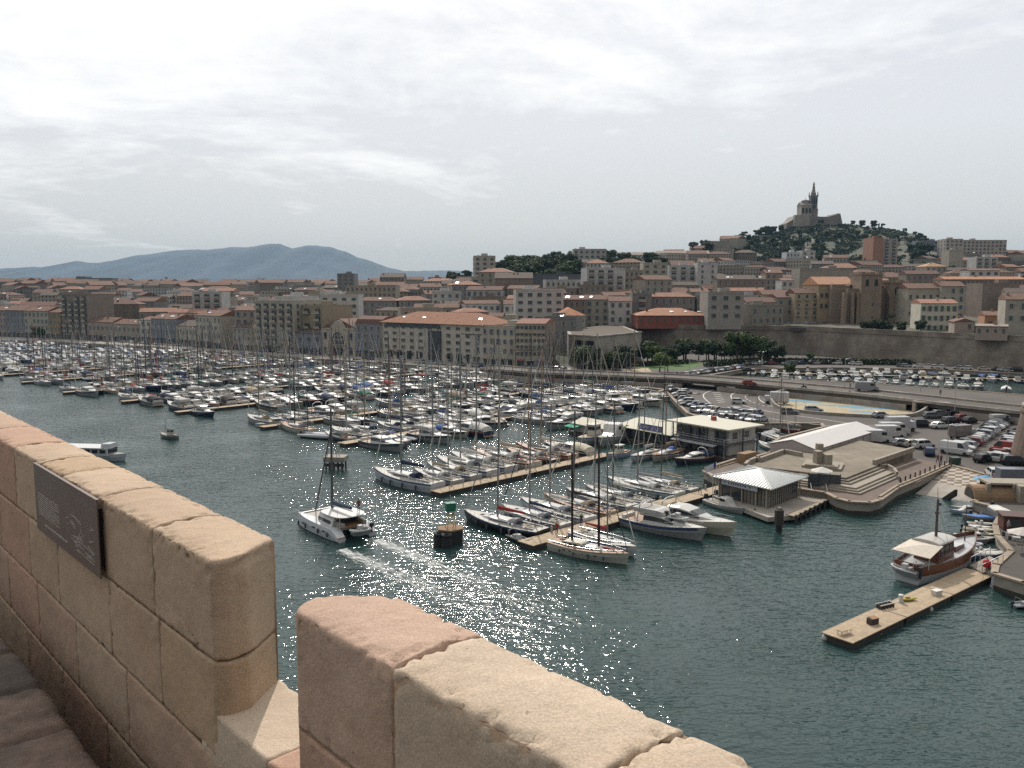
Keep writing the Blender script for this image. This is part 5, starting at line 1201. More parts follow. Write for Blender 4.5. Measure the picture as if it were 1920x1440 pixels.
def rib(L=6.5, tubec=(.42, .43, .45), cover=None, name='inflatable_boat'):
 B = L * .36; root = thing(name, 'x', 'inflatable boat'); r = B * .11; zt = .55
 pts = []
 for s in (1,):
  pts = [(-L / 2, -B / 2 + r, zt), (-L * .1, -B / 2 + r, zt), (L * .22, -B / 2 + r * 1.2, zt + .06), (L * .38, -B * .3, zt + .16), (L * .46, -B * .13, zt + .24), (L * .48, 0, zt + .26)]
  pts += [(x, -y, z) for x, y, z in pts[-2::-1]]
 secs = []
 for i, p in enumerate(pts):
  a = Vector(pts[max(i - 1, 0)]); c = Vector(pts[min(i + 1, len(pts) - 1)]); d = (c - a).normalized(); n = Vector((-d.y, d.x, 0)).normalized(); rr = r * (.6 if i in (0, len(pts) - 1) else 1)
  secs.append([Vector(p) + n * rr * cos(2 * pi * k / 10) + Vector((0, 0, 1)) * rr * sin(2 * pi * k / 10) for k in range(10)])
 MB().loft(secs).build('tube', M['canvas'], root, tubec, smooth=True)
 q = [[(x, -w * B, .5), (x, 0, -.2 + k), (x, w * B, .5)] for x, w, k in ((-L * .48, .38, 0), (0, .38, 0), (L * .3, .3, .15), (L * .45, .06, .5))]
 MB().loft(q).build('hull', M['gel'], root, (.35, .35, .36))
 if cover: MB().box((-.1, 0, .85), (L * .6, B * .6, .5), top=.6).build('boat_cover', M['canvas'], root, cover)
 else:
  MB().box((-L * .02, 0, .85), (.7, .7, .8), top=.8).build('console', M['gel'], root, (.55, .55, .53)); MB().box((-L * .2, 0, .75), (.55, .9, .5)).build('seat', M['canvas'], root, (.3, .3, .3))
  b = MB(); b.path([(-L * .38, -B * .36, .6), (-L * .36, -B * .3, 1.7), (-L * .36, B * .3, 1.7), (-L * .38, B * .36, .6)], .03, 4); b.build('roll_bar', M['steel'], root)
 b = MB(); b.box((-L / 2 - .25, 0, 1.0), (.5, .4, .5), topx=.75); b.box((-L / 2 - .25, 0, .4), (.2, .16, .9)); b.build('outboard_motor', M['black'], root)
 return root
def pointu(L=7.5, hull=(.55, .55, .52), stripe=(.05, .15, .3, .12), cabin=True, name='wooden_fishing_boat', awning=None):
 B = L * .34; root = thing(name, 'x', 'fishing boat')
 h, dk = hull_parts(root, L, B, .95, 1.25, hull, deckc=(.40, .30, .20), stripe=stripe, tr=.25, rake=.3)
 z, w = zdeck(dk, 0)
 if cabin:
  c = MB().box((-L * .05, 0, z + .75), (L * .22, B * .5, 1.4), top=.9).build('cabin', M['gel'], root, (.60, .59, .55)); g = MB()
  g.box((-L * .05, 0, z + 1.02), (L * .225, B * .4, .42)); g.box((-L * .05, 0, z + 1.03), (L * .15, B * .492, .4)); g.build('window', M['glass'], c)
  MB().box((-L * .05, 0, z + 1.5), (L * .27, B * .56, .08)).build('cabin_roof', M['gel'], root, (.62, .6, .56))
 if awning:
  b = MB()
  for x in (-L * .42, -L * .2, L * .15): 
   for s in (-1, 1): b.tube((x, s * B * .3, z), (x, s * B * .3, z + 1.9), .03, .03, 4)
  b.build('awning_frame', M['steel'], root); MB().box((-L * .13, 0, z + 1.95), (L * .62, B * .72, .06)).build('awning', M['canvas'], root, awning)
 b = MB().tube((L * .2, 0, z), (L * .19, 0, z + 4.2), .07, .04, 6).build('mast', M['alloy'], root, (.32, .2, .1))
 MB().box((-L * .3, 0, z + .12), (L * .2, B * .4, .2)).build('engine_hatch', M['teak'], root)
 return root
WHH = (.35, .35, .355); NAVY = (.018, .028, .07); DKB = (.02, .022, .03); CREAMH = (.58, .54, .44); REDC = (.30, .03, .03); BLUC = (.04, .10, .30); GRN = (.03, .16, .10); TANC = (.38, .31, .22); GRYC = (.26, .27, .29); LTC = (.56, .55, .52); BLK = (.02, .02, .022); TEAL = (.03, .2, .24)
SY = {'a': Proto(sail_yacht(11.5)), 'b': Proto(sail_yacht(9.5, sprayhood=False)), 'c': Proto(sail_yacht(13, hull=NAVY, stripe=(.5, .5, .5))), 'd': Proto(sail_yacht(12, mizzen=True, hull=CREAMH, teak=True))}
MC = {'a': Proto(cruiser(10)), 'b': Proto(cruiser(11.5, fly=True)), 'c': Proto(cruiser(8.5, canvas=LTC, arch=False)), 'd': Proto(cruiser(9, canvas=NAVY, arch=True, stripe=(.3, .05, .04, .2)))}
OB = {'a': Proto(open_boat(6.5)), 'b': Proto(open_boat(6.2, cover=BLUC)), 'c': Proto(open_boat(6.8, cabin=True)), 'd': Proto(pointu(7.5)), 'e': Proto(rib(6.5))}
CNM = {WHH: 'white', NAVY: 'navy', CREAMH: 'cream', DKB: 'black'}
CVN = {NAVY: 'navy', BLUC: 'blue', REDC: 'red', GRN: 'green', TANC: 'tan', GRYC: 'grey', LTC: 'pale', BLK: 'black', TEAL: 'teal'}
def angle(d): return atan2(d[1], d[0])
TIPS = [(640, 832), (490, 801), (330, 773), (228, 753), (118, 736), (40, 717), (-42, 706)]
tipw = [P2(W(x, y, .6)) for x, y in TIPS]; tb = [p.dot(DB) for p in tipw]; ta = [p.dot(DA) for p in tipw]
while len(tb) < 19: tb.append(tb[-1] + 33.5); ta.append(72)
def quay_a(bv):
 """how far a pontoon can run in the direction DA before it meets the quay"""
 best = 230
 edge = [P2(W(x, y, LZ)) for x, y in land_px if x <= 1266 and y < 760]
 for p, q in zip(edge[:-1], edge[1:]):
  b0, b1 = p.dot(DB), q.dot(DB)
  if (b0 - bv) * (b1 - bv) <= 0 and abs(b1 - b0) > 1e-6: f = (bv - b0) / (b1 - b0); best = p.dot(DA) + (q.dot(DA) - p.dot(DA)) * f
 return best
def pontoon(p0, p1, w, label, name='pontoon', lamps=0, boards=M['timber'], group='floating pontoons of the marina'):
 d = p1 - p0; L = d.length; c = (p0 + p1) / 2; root = thing(name, label, 'pontoon', (c.x, c.y, 0), angle(d), group)
 MB().box((0, 0, .68), (L, w, .1)).build('deck_boards', boards, root)
 b = MB()
 k = max(1, int(L / 9))
 for i in range(k): b.box((-L / 2 + L * (i + .5) / k, 0, .27), (L / k - .5, w - .3, .70))
 b.build('float', M['darkwood'], root)
 for i in range(1, k): MB().box((-L / 2 + L * i / k, 0, .735), (.12, w, .02)).build('joint_strip', M['darkwood'], root)
 if lamps:
  for i in range(lamps): MB().box((-L / 2 + L * (i + .5) / lamps, w * .38, 1.15), (.22, .22, .85)).build('service_post', M['trim2'], root)
 return root
BX = random.Random(77); boats_lab = []; counts = {'s': 0, 'm': 0, 'o': 0}
PN = [ORD[k_] + ' long pontoon' for k_ in range(9)]
def seen_px(p): x, y = PX((p[0], p[1], 1)); return -25 < x < 1945
def far_fleet():
 stuff = MB(); masts = MB()
 for k, (bv, av) in enumerate(zip(tb, ta)):
  qa = quay_a(bv) if k < 14 else 200
  p0 = DA * av + DB * bv; p1 = DA * (qa - 1) + DB * bv
  if k < 9: pontoon(p0, p1, 2.4 if k else 2.8, f'{PN[k]} of the packed marina, running out from the far quay', lamps=4 if k < 3 else 0)
  for side in (1, -1):
   a = av + 2.5; row = 0
   kindrow = BX.choice(['s', 's', 'm']) if not (k, side) in ((0, -1), (0, 1), (1, -1)) else {(0, -1): 'm', (0, 1): 's', (1, -1): 's'}[(k, side)]
   while a < qa - 3:
    big = 1.0 if k < 9 else .9
    u = BX.random(); kd = kindrow if u < .62 else ('m' if u < .80 else ('s' if u < .9 else 'o'))
    if kd == 's' and a < av + 60 and k == 0 and side == -1: kd = 's'
    L = {'s': BX.uniform(9, 13), 'm': BX.uniform(8, 12.5), 'o': BX.uniform(5.5, 7.5)}[kd]; wdt = L * .31 + .45
    a += wdt / 2; off = 1.4 + L / 2 + .3; p = DA * a + DB * (bv + side * off); a += wdt / 2 + BX.uniform(0, .3)
    if BX.random() < .07: a += 3.6; continue
    if not seen_px(p): continue
    hd = angle(DB * side) + BX.uniform(-.035, .035)
    if BX.random() < .25: hd += pi
    idx = row; row += 1
    z = BX.uniform(-.06, .04); loc = (p.x, p.y, z)
    far = k >= 8 or (counts[kd] >= {'s': 285, 'm': 190, 'o': 60}[kd])
    if far:
     simple_boat(stuff, p, hd, L, kd); continue
    counts[kd] += 1
    hc = BX.choice([WHH] * 8 + [NAVY, CREAMH, DKB]); cv = BX.choice([NAVY, BLUC, NAVY, LTC, GRYC, TANC, BLK, GRN, TEAL, REDC] if k else [NAVY, BLUC, LTC, GRYC])
    sd = 'left' if side > 0 else 'right'; place = f'{sd} of {PN[k]}'
    if kd == 's':
     pr = SY[BX.choice('aaabbc' if hc is not CREAMH else 'd')]; ms = BX.choice([(.22, .22, .23), (.34, .33, .32), (.16, .16, .17), (.05, .05, .05), (.24, .19, .14), (.12, .12, .12)])
     Lp = {id(SY['a']): 11.5, id(SY['b']): 9.5, id(SY['c']): 13, id(SY['d']): 12}[id(pr)]; s = L / Lp
     o = pr.put('x', 'sailing yacht', loc, hd, 'sailing yachts moored in the packed marina', (s, s, s * BX.uniform(.9, 1.2)), {'hull': hc, 'sail_cover': cv, 'sprayhood': cv, 'mast': ms, 'mizzen_mast': ms, 'boom': ms, 'furled_headsail': BX.choice([LTC, (.5, .48, .42), cv])})
     boats_lab.append((o, a, f'{CNM[hc]} sailing yacht with {CVN[cv]} cover', place))
    elif kd == 'm':
     pr = MC[BX.choice('aabcd')]; Lp = {id(MC['a']): 10, id(MC['b']): 11.5, id(MC['c']): 8.5, id(MC['d']): 9}[id(pr)]; s = L / Lp; typ = 'flybridge cruiser' if pr is MC['b'] else 'covered cruiser' if pr in (MC['c'], MC['d']) else 'sport cruiser'
     o = pr.put('x', 'motor cruiser', loc, hd, 'motor cruisers moored in the packed marina', s, {'hull': hc, 'cockpit_cover': cv})
     boats_lab.append((o, a, f'{CNM[hc]} {typ}' + (f' with {CVN[cv]} canvas' if typ == 'covered cruiser' else ''), place))
    else:
     kk = BX.choice('abcde'); pr = OB[kk]; typ = {'a': 'open motorboat', 'b': f'small motorboat under {CVN[cv]} cover', 'c': 'small cabin boat', 'd': 'wooden fishing boat', 'e': 'inflatable boat'}[kk]
     o = pr.put('x', 'motorboat', loc, hd, 'small boats moored in the packed marina', L / 6.7, {'hull': hc if kk != 'e' else GRYC, 'boat_cover': cv})
     boats_lab.append((o, a, (f'{CNM[hc]} ' if kk in 'abcd' else 'grey ') + typ, place))
 o = stuff.build('far_moored_boats', [M['farwhite'], M['farblue'], M['glass'], M['farmast'], M['teak'], M['fartan']]); struct(o, 'stuff')
 o['label'] = 'hundreds of small boats packed at the far end of the harbour'; o['category'] = 'moored boats'
M['farwhite'] = mk('distant_hull_white', (.34, .34, .34), .5, ns=.05, na=.3); M['farblue'] = mk('distant_cover_blue', (.04, .07, .15), .8, ns=.05, na=.3); M['farmast'] = mk('distant_mast', (.22, .22, .22), .5, na=0); M['fartan'] = mk('distant_canvas', (.22, .19, .15), .8, na=.2)
def simple_boat(b, p, hd, L, kd):
 c, s = cos(hd), sin(hd); B = L * .31
 T = lambda x, y, z: (p.x + x * c - y * s, p.y + x * s + y * c, z)
 b.cur = BX.choice([0, 0, 0, 0, 1]); secs = []
 for x, w, z in ((-L / 2, .4, .95), (0, .5, 1.0), (L * .3, .36, 1.2), (L / 2, .02, 1.45)): secs.append([T(x, w * B, z), T(x, w * B * .8, 0), T(x, -w * B * .8, 0), T(x, -w * B, z)])
 b.loft(secs[::1]); 
 if kd == 's':
  b.cur = 0; b.loft([[T(x, -w * B, 1.1), T(x, -w * B * .8, h), T(x, w * B * .8, h), T(x, w * B, 1.1)] for x, w, h in ((-L * .12, .3, 1.5), (L * .2, .25, 1.5), (L * .3, .1, 1.2))])
  b.cur = BX.choice([1, 1, 5, 0]); b.loft([[T(x, -.2, 2.0), T(x, -.1, h), T(x, .1, h), T(x, .2, 2.0)] for x, h in ((L * .08, 2.6), (-L * .3, 2.3))])
  b.cur = 3; b.tube(T(L * .09, 0, 1), T(L * .07, 0, L * BX.uniform(1.2, 1.6)), .10, .07, 3)
 else:
  b.cur = 0; b.loft([[T(x, -w * B, 1.1), T(x, -w * B * .8, h), T(x, w * B * .8, h), T(x, w * B, 1.1)] for x, w, h in ((-L * .2, .38, 2.3), (L * .08, .38, 2.3), (L * .2, .3, 1.6), (L * .34, .1, 1.25))])
  b.cur = 2; b.loft([[T(x, -w * B, 1.6), T(x, w * B, 1.6), T(x, w * B * .95, 2.05), T(x, -w * B * .95, 2.05)] for x, w in ((-L * .15, .375), (L * .12, .36))])
  if BX.random() < .4: b.cur = BX.choice([1, 5, 0]); b.loft([[T(x, -B * .4, 1.1), T(x, -B * .2, h), T(x, B * .2, h), T(x, B * .4, 1.1)] for x, h in ((-L * .48, 1.5), (-L * .2, 2.4))])
far_fleet()
print('boats', counts)
PB0, PB1 = P2(W(815, 922, .7)), P2(W(1140, 851, .7)); PC0, PC1 = P2(W(985, 1019, .7)), P2(W(1372, 910, .7))
pontoon(PB0, PB1, 2.6, 'long sunlit pontoon in the middle with empty water on its right side', lamps=5)
pontoon(PC0, PC1, 2.8, 'front pontoon behind the big dark-masted yacht, leading to the pavilion', lamps=4)
def moor(proto, p0, p1, f, side, L, Lp, label, colors=None, cat='sailing yacht', group=None, zs=1.0, gap=1.6, flip=False, dh=0.0, out=0.0):
 d = (p1 - p0).normalized(); n = Vector((-d.y, d.x)) * side; p = p0 + (p1 - p0) * f + n * (gap + L / 2 + out); s = L / Lp
 return proto.put(label, cat, (p.x, p.y, 0), angle(n) + (pi if flip else 0) + dh, group, (s, s, s * zs), colors)
nearA = Proto(sail_yacht(13, near=True)); nearB = Proto(sail_yacht(11, near=True, teak=True, hull=CREAMH, stripe=(.2, .05, .03)))
GB = 'yachts along the long sunlit pontoon'; GC = 'boats along the front pontoon'
def silver(c): return {'mast': c, 'boom': c, 'mizzen_mast': c}
AL = (.24, .24, .24); ALD = (.10, .10, .10)
moor(nearA, PB0, PB1, .035, 1, 14.5, 13, 'large grey-white yacht with navy boom cover at the outer end of the middle pontoon', {'hull': (.50, .52, .56), 'sail_cover': NAVY, 'sprayhood': NAVY, **silver(AL)}, group=GB, zs=1.0, dh=.08)
moor(nearA, PB0, PB1, .15, 1, 11, 13, 'small white yacht second from the outer end of the middle pontoon', {'hull': WHH, 'sail_cover': TANC, 'sprayhood': LTC, **silver(AL)}, group=GB, zs=1.1)
moor(nearA, PB0, PB1, .24, 1, 12, 13, 'white yacht with tan deck gear, third on the middle pontoon', {'hull': WHH, 'sail_cover': LTC, 'sprayhood': TANC, **silver(AL)}, group=GB, zs=1.15)
moor(nearA, PB0, PB1, .33, 1, 14, 13, 'slim pale grey racing yacht, fourth on the middle pontoon', {'hull': (.45, .47, .5), 'sail_cover': LTC, 'sprayhood': GRYC, **silver(AL)}, group=GB, zs=1.15)
moor(nearA, PB0, PB1, .43, 1, 15, 13, 'long grey-hulled yacht with crew gear on deck, fifth on the middle pontoon', {'hull': (.36, .38, .40), 'sail_cover': LTC, 'sprayhood': LTC, **silver(AL)}, group=GB, zs=1.1)
moor(nearB, PB0, PB1, .57, 1, 15.5, 11, 'long cream classic yacht with wooden deck on the middle pontoon', {'hull': (.50, .48, .42), 'sail_cover': TANC, 'sprayhood': LTC, **silver((.40, .36, .30))}, group=GB, zs=.95)
moor(nearB, PB0, PB1, .70, 1, 12, 11, 'dark green-black classic yacht with grey cover on the middle pontoon', {'hull': (.02, .03, .028), 'sail_cover': GRYC, 'sprayhood': LTC, **silver((.30, .2, .12))}, group=GB)
moor(nearB, PB0, PB1, .81, 1, 14, 11, 'brown-decked classic yacht under a silver cover on the middle pontoon', {'hull': (.30, .24, .18), 'sail_cover': LTC, 'sprayhood': LTC, **silver((.30, .2, .12))}, group=GB)
moor(MC['c'], PB0, PB1, .93, 1, 11, 8.5, 'cream covered launch at the inner end of the middle pontoon', {'hull': CREAMH, 'cockpit_cover': (.55, .50, .38)}, 'motor cruiser', group=GB)
moor(nearA, PC0, PC1, .085, 1, 13, 13, 'black-hulled yacht with a red sail cover at the front pontoon', {'hull': (.012, .013, .016), 'sail_cover': REDC, 'sprayhood': GRYC, 'furled_headsail': GRYC, **silver(AL)}, group=GC, zs=0.85, dh=.12)
moor(nearA, PC0, PC1, .20, 1, 12, 13, 'white yacht with a navy genoa next to the black-hulled one', {'hull': WHH, 'sail_cover': NAVY, 'sprayhood': GRYC, 'furled_headsail': NAVY, **silver(AL)}, group=GC, zs=0.87)
moor(nearA, PC0, PC1, .30, 1, 13, 13, 'white yacht with bare boom and grey sprayhood, third on the front pontoon', {'hull': (.55, .56, .58), 'sail_cover': LTC, 'sprayhood': GRYC, **silver(AL)}, group=GC, zs=0.84)
moor(nearB, PC0, PC1, .40, 1, 12.5, 11, 'cream yacht with a black boom cover and dark mast on the front pontoon', {'hull': (.45, .38, .27), 'sail_cover': BLK, 'sprayhood': TANC, **silver(ALD)}, group=GC, zs=.8)
moor(nearA, PC0, PC1, .50, 1, 12.5, 13, 'white yacht with grey hatches, fifth on the front pontoon', {'hull': WHH, 'sail_cover': LTC, 'sprayhood': LTC, **silver(AL)}, group=GC, zs=0.91)
moor(nearA, PC0, PC1, .585, 1, 12, 13, 'white racing yacht with very dark mast, sixth on the front pontoon', {'hull': WHH, 'sail_cover': LTC, 'sprayhood': GRYC, **silver(ALD)}, group=GC, zs=0.87)
moor(nearA, PC0, PC1, .74, 1, 13.5, 13, 'pale green-white racing yacht with grey boom cover near the pavilion', {'hull': (.50, .58, .56), 'sail_cover': GRYC, 'sprayhood': LTC, **silver(AL)}, group=GC, zs=0.84, dh=.05)
moor(nearA, PC0, PC1, .83, 1, 11, 13, 'small white yacht with tanned sails heaped on deck near the pavilion', {'hull': WHH, 'sail_cover': TANC, 'sprayhood': TANC, **silver(ALD)}, group=GC, zs=0.95)
fb_ = Proto(cruiser(11.5, fly=True, stripe=(.03, .05, .14, .35), name='cabin_cruiser')); ex_ = Proto(cruiser(12, stripe=None, canvas=TANC, arch=True))
o = moor(fb_, PC0, PC1, .40, -1, 11.5, 11.5, 'white flybridge cruiser with a dinghy on its bow beside the front pontoon', {'hull': WHH}, 'motor cruiser', group=GC, gap=1.0, dh=.06)
db = Proto(rib(2.9, (.58, .58, .56), name='inflatable_dinghy'))
q = o.matrix_basis @ Vector((2.6, 0.1, 0)); db.put('small white inflatable dinghy upturned on the flybridge cruiser bow', 'dinghy', (q.x, q.y, 1.75), o.rotation_euler.z + .1, None, 1.0)
moor(ex_, PC0, PC1, .50, -1, 13, 12, 'large cream sport cruiser with tan cover beside the front pontoon', {'hull': CREAMH}, 'motor cruiser', group=GC, gap=1.0, dh=.02)
moor(OB['c'], PC0, PC1, .76, -1, 7, 6.8, 'small white cabin boat just left of the pavilion platform', {'hull': WHH}, 'motorboat', group=GC, gap=2.2, dh=-.25)
moor(OB['a'], PC0, PC1, .83, -1, 7, 6.5, 'white speedboat between the cabin boat and the cream bowrider', {'hull': WHH}, 'motorboat', group=GC, gap=2.0, dh=-.2)
moor(OB['a'], PC0, PC1, .90, -1, 7.5, 6.5, 'cream bowrider speedboat with dark hull side at the pavilion corner', {'hull': (.20, .18, .16), 'deck': (.58, .55, .46)}, 'motorboat', group=GC, gap=2.0, dh=-.25)
def at_px(proto, x0, y0, x1, y1, Lp, label, cat, colors=None, group=None, zs=1.0, name=None, z=0.0):
 """boat with its stern waterline at the first and bow waterline at the second point"""
 a, c = W(x0, y0, z), W(x1, y1, z); d = c - a; s = d.length / Lp; m = (a + c) / 2
 return proto.put(label, cat, (m.x, m.y, z), angle(d), group, (s, s, s * zs), colors, name)
kt = sail_yacht(17, hull=(.50, .48, .42), near=True, teak=True, cover=None, twomast=[(-3.6, 18.8, 0), (2.6, 21.5, 0)], mast_r=.25, mastc=(.04, .022, .02), stripe=(.32, .28, .22), sprayhood=False, genoa=(.03, .03, .035))
def ketch_extra():
 z, w = 1.8, 2
 c = MB(); c.loft([[(x, -y, 1.75), (x, -y * .9, h), (x, y * .9, h), (x, y, 1.75)] for x, y, h in ((-5.0, 1.5, 2.5), (-1.2, 1.5, 2.75), (.4, 1.3, 2.2), (1.2, 1.0, 1.9))]); d = c.build('deckhouse', M['gel'], kt, (.58, .54, .42))
 g = MB(); g.box((-.35, 0, 2.55), (.9, 2.2, .08)); 
 for s in (-1, 1):
  for x in (-4.3, -3.2, -2.1): g.box((x, s * 1.45, 2.25), (.8, .08, .32))
 g.build('window', M['glass'], d)
 p = MB()
 for x in (-4, -2.6, .2, 1.5, 3, 4.6): 
  for s in (-1, 1): p.box((x, s * (2.48 if x < 2 else 2.25 if x < 4 else 1.75), 1.15), (.55, .12, .2))
 p.build('porthole', M['glass'], kt)
 MB().lathe([(.05, -1.7), (.22, -1.5), (.30, 0), (.22, 1.5), (.05, 1.7)], 8).build('folded_sail', M['canvas'], kt, (.22, .035, .04), loc=(4.6, 0, 2.35)).rotation_euler = (0, pi / 2, 0)
 for x in (-6.2, -5.5): MB().box((x, .9, 2.05), (.5, .5, .5)).build('deck_box', M['teak'], kt)
 b = MB()
 for y in (-.7, 0, .7): b.box((8.0, y * .3, 2.5), (.08, .5, .3))
 b.build('bow_gear', M['steel'], kt)
ketch_extra()
at_px(Proto(kt), 1035, 1028, 1172, 1058, 17, 'big cream two-masted yacht with dark brown masts across the front pontoon head', 'sailing yacht')
at_px(nearA, 1075, 1010, 1186, 1043, 13, 'white yacht lying just behind the big dark-masted two-master', 'sailing yacht', {'hull': (.52, .54, .56), 'sail_cover': REDC, 'sprayhood': LTC, **silver(AL)})
grib = Proto(rib(5.6, (.09, .095, .10))); at_px(grib, 956, 1008, 992, 1024, 5.6, 'dark grey inflatable boat tied beside the black-hulled yacht', 'inflatable boat')
def catamaran():
 root = thing('catamaran', 'white sailing catamaran motoring out with a furled blue mainsail', 'catamaran'); L, B = 12.0, 6.6
 for s in (-1, 1):
  secs = []
  for i in range(15):
   t = i / 14; x = -L / 2 + L * t; w = .85 * (.75 + .25 * sin(min(1, t / .3) * pi / 2)) * (1 if t < .5 else max(.05, 1 - ((t - .5) / .5) ** 2.4)); z = 1.55 + .35 * t
   if t < .12: z = .55 + (z - .55) * (t / .12)
   y = s * (B / 2 - .85); secs.append([(x, y, -.45 * (1 - t ** 3)), (x, y + w * .8, .1), (x, y + w, z * .55), (x, y + w * .92, z), (x, y - w * .92, z), (x, y - w, z * .55), (x, y - w * .8, .1)])
  h = MB().loft([q[::-1] for q in secs]).build('hull', M['gel'], root, (.62, .63, .66))
  for x in (-2.6, .2, 3.0): MB().box((x, s * (B / 2 + .005), 1.02), (.9, .08, .22)).build('porthole', M['glass'], h)
  for x in (-3.8, -1.3, 2.2, 4.2): MB().lathe([(.02, -.4), (.13, -.3), (.15, 0), (.13, .3), (.02, .4)], 7, (x, s * (B / 2 + .17), .85)).build('fender', M['fender'], h)
  MB().box((-L / 2 + .5, s * (B / 2 - .85), .62), (1.0, 1.3, .08)).build('stern_step', M['teak'], h)
 b = MB(); b.box((-1.4, 0, 1.45), (6.4, B - 3.0, .5)); b.build('bridge_deck', M['gel'], root, (.60, .60, .58))
 MB().box((3.6, 0, 1.72), (3.2, B - 2.2, .05)).build('trampoline', M['canvas'], root, (.42, .40, .36))
 MB().tube((5.4, -B / 2 + .8, 1.85), (5.4, B / 2 - .8, 1.85), .12, .12, 8).build('crossbeam', M['alloy'], root, (.6, .6, .6))
 q = []
 for x, w, h in ((-3.4, 2.35, 1.25), (-1.0, 2.4, 1.35), (1.0, 2.1, 1.15), (2.2, 1.3, .45)):
  q.append([(x, -w, 1.65), (x, -w * .95, 1.65 + h * .55), (x, -w * .82, 1.65 + h), (x, w * .82, 1.65 + h), (x, w * .95, 1.65 + h * .55), (x, w, 1.65)])
 c = MB().loft(q).build('cabin', M['gel'], root, (.62, .62, .6))
 g = MB()
 for s in (-1, 1):
  vs = []; 
  for x, w, h in ((-2.8, 2.36, 1.25), (-1.0, 2.4, 1.35), (1.0, 2.1, 1.15), (1.7, 1.7, .8)): vs += [(x, s * (w + .02), 1.65 + h * .18), (x, s * (w * .96 + .02), 1.65 + h * .55)]
  g.add(vs, [(i * 2, i * 2 + 2, i * 2 + 3, i * 2 + 1) if s < 0 else (i * 2 + 1, i * 2 + 3, i * 2 + 2, i * 2) for i in range(3)])
 g.box((-3.43, 0, 2.15), (.05, 3.4, .8)); g.build('window', M['glass'], c)
 n = 20; rr = []
 for k in range(n): t = 2 * pi * k / n; rr.append((-2.3 + 3.1 * math.copysign(abs(cos(t)) ** .6, cos(t)), 2.45 * math.copysign(abs(sin(t)) ** .6, sin(t))))
 MB().prism(rr, 3.02, 3.14).build('hard_top', M['gel'], root, (.66, .66, .64))
 b = MB()
 for s in (-1, 1): b.tube((-5.0, s * 2.1, 1.7), (-5.0, s * 2.1, 3.05), .05, .05, 5)
 b.build('roof_post', M['steel'], root)
 MB().box((-4.5, 0, 1.78), (2.0, 3.6, .08)).build('cockpit_floor', M['teak'], root)
 for s in (-1, 1): MB().box((-4.4, s * 1.7, 2.05), (1.8, .5, .5)).build('cockpit_seat', M['canvas'], root, (.30, .27, .22))
 MB().tube((.6, 0, 2.9), (.35, 0, 17.6), .19, .14, 8).build('mast', M['alloy'], root, (.12, .115, .11))
 q = []
 for t in range(8): f = t / 7; q.append([(.3 - 4.8 * f, .30 * (1 - .3 * f) * cos(2 * pi * i / 8), 4.0 + .1 * f + .36 * (1 - .3 * f) * sin(2 * pi * i / 8)) for i in range(8)])
 MB().loft(q).build('sail_cover', M['canvas'], root, (.045, .07, .11)); MB().tube((.4, 0, 3.6), (-4.8, 0, 3.7), .09, .08, 6).build('boom', M['alloy'], root, (.5, .5, .5))
 b = MB()
 for s in (-1, 1): b.path([(-.9, s * 3.0, 1.9), (.45, 0, 14.5)], .02, 4); b.path([(.5, 0, 9.0), (.45, s * .9, 10.0), (.4, 0, 14)], .02, 4)
 b.tube((-5.8, -2.8, 1.7), (.35, 0, 17.3), .016, .016, 4); b.tube((-5.8, 2.8, 1.7), (.35, 0, 17.3), .016, .016, 4); b.build('rigging', M['rope'], root)
 b = MB(); b.tube((5.4, 0, 1.9), (.4, 0, 14.8), .13, .09, 6); b.build('furled_headsail', M['canvas'], root, (.10, .10, .11))
 b = MB()
 for s in (-1, 1):
  pts = [(x, s * (B / 2 - .15), 2.35 + .03 * x) for x in (-4.6, -2, 0, 2, 4, 5.6)]; b.path(pts, .014, 4)
  for p in pts: b.tube((p[0], p[1], 1.6), p, .014, .014, 4)
 b.build('guard_rail', M['steel'], root)
 return root
cat = Proto(catamaran()); c0 = W(668, 1010, 0); c1 = W(598, 968, 0)
dv = Vector((-.52, .85)); mcat = W(628, 994, 0); catO = cat.put('white sailing catamaran under way with furled blue mainsail, near the left merlon', 'catamaran', (mcat.x, mcat.y, 0), R(132), None, .93)
dn = Proto(rib(3.0, (.52, .53, .52), name='inflatable_dinghy')); q = catO.matrix_basis @ Vector((-6.7, 0, 0)); dn.put('grey inflatable dinghy slung across the catamaran stern', 'dinghy', (q.x, q.y, .75), R(132) + pi / 2, None, 1.0)
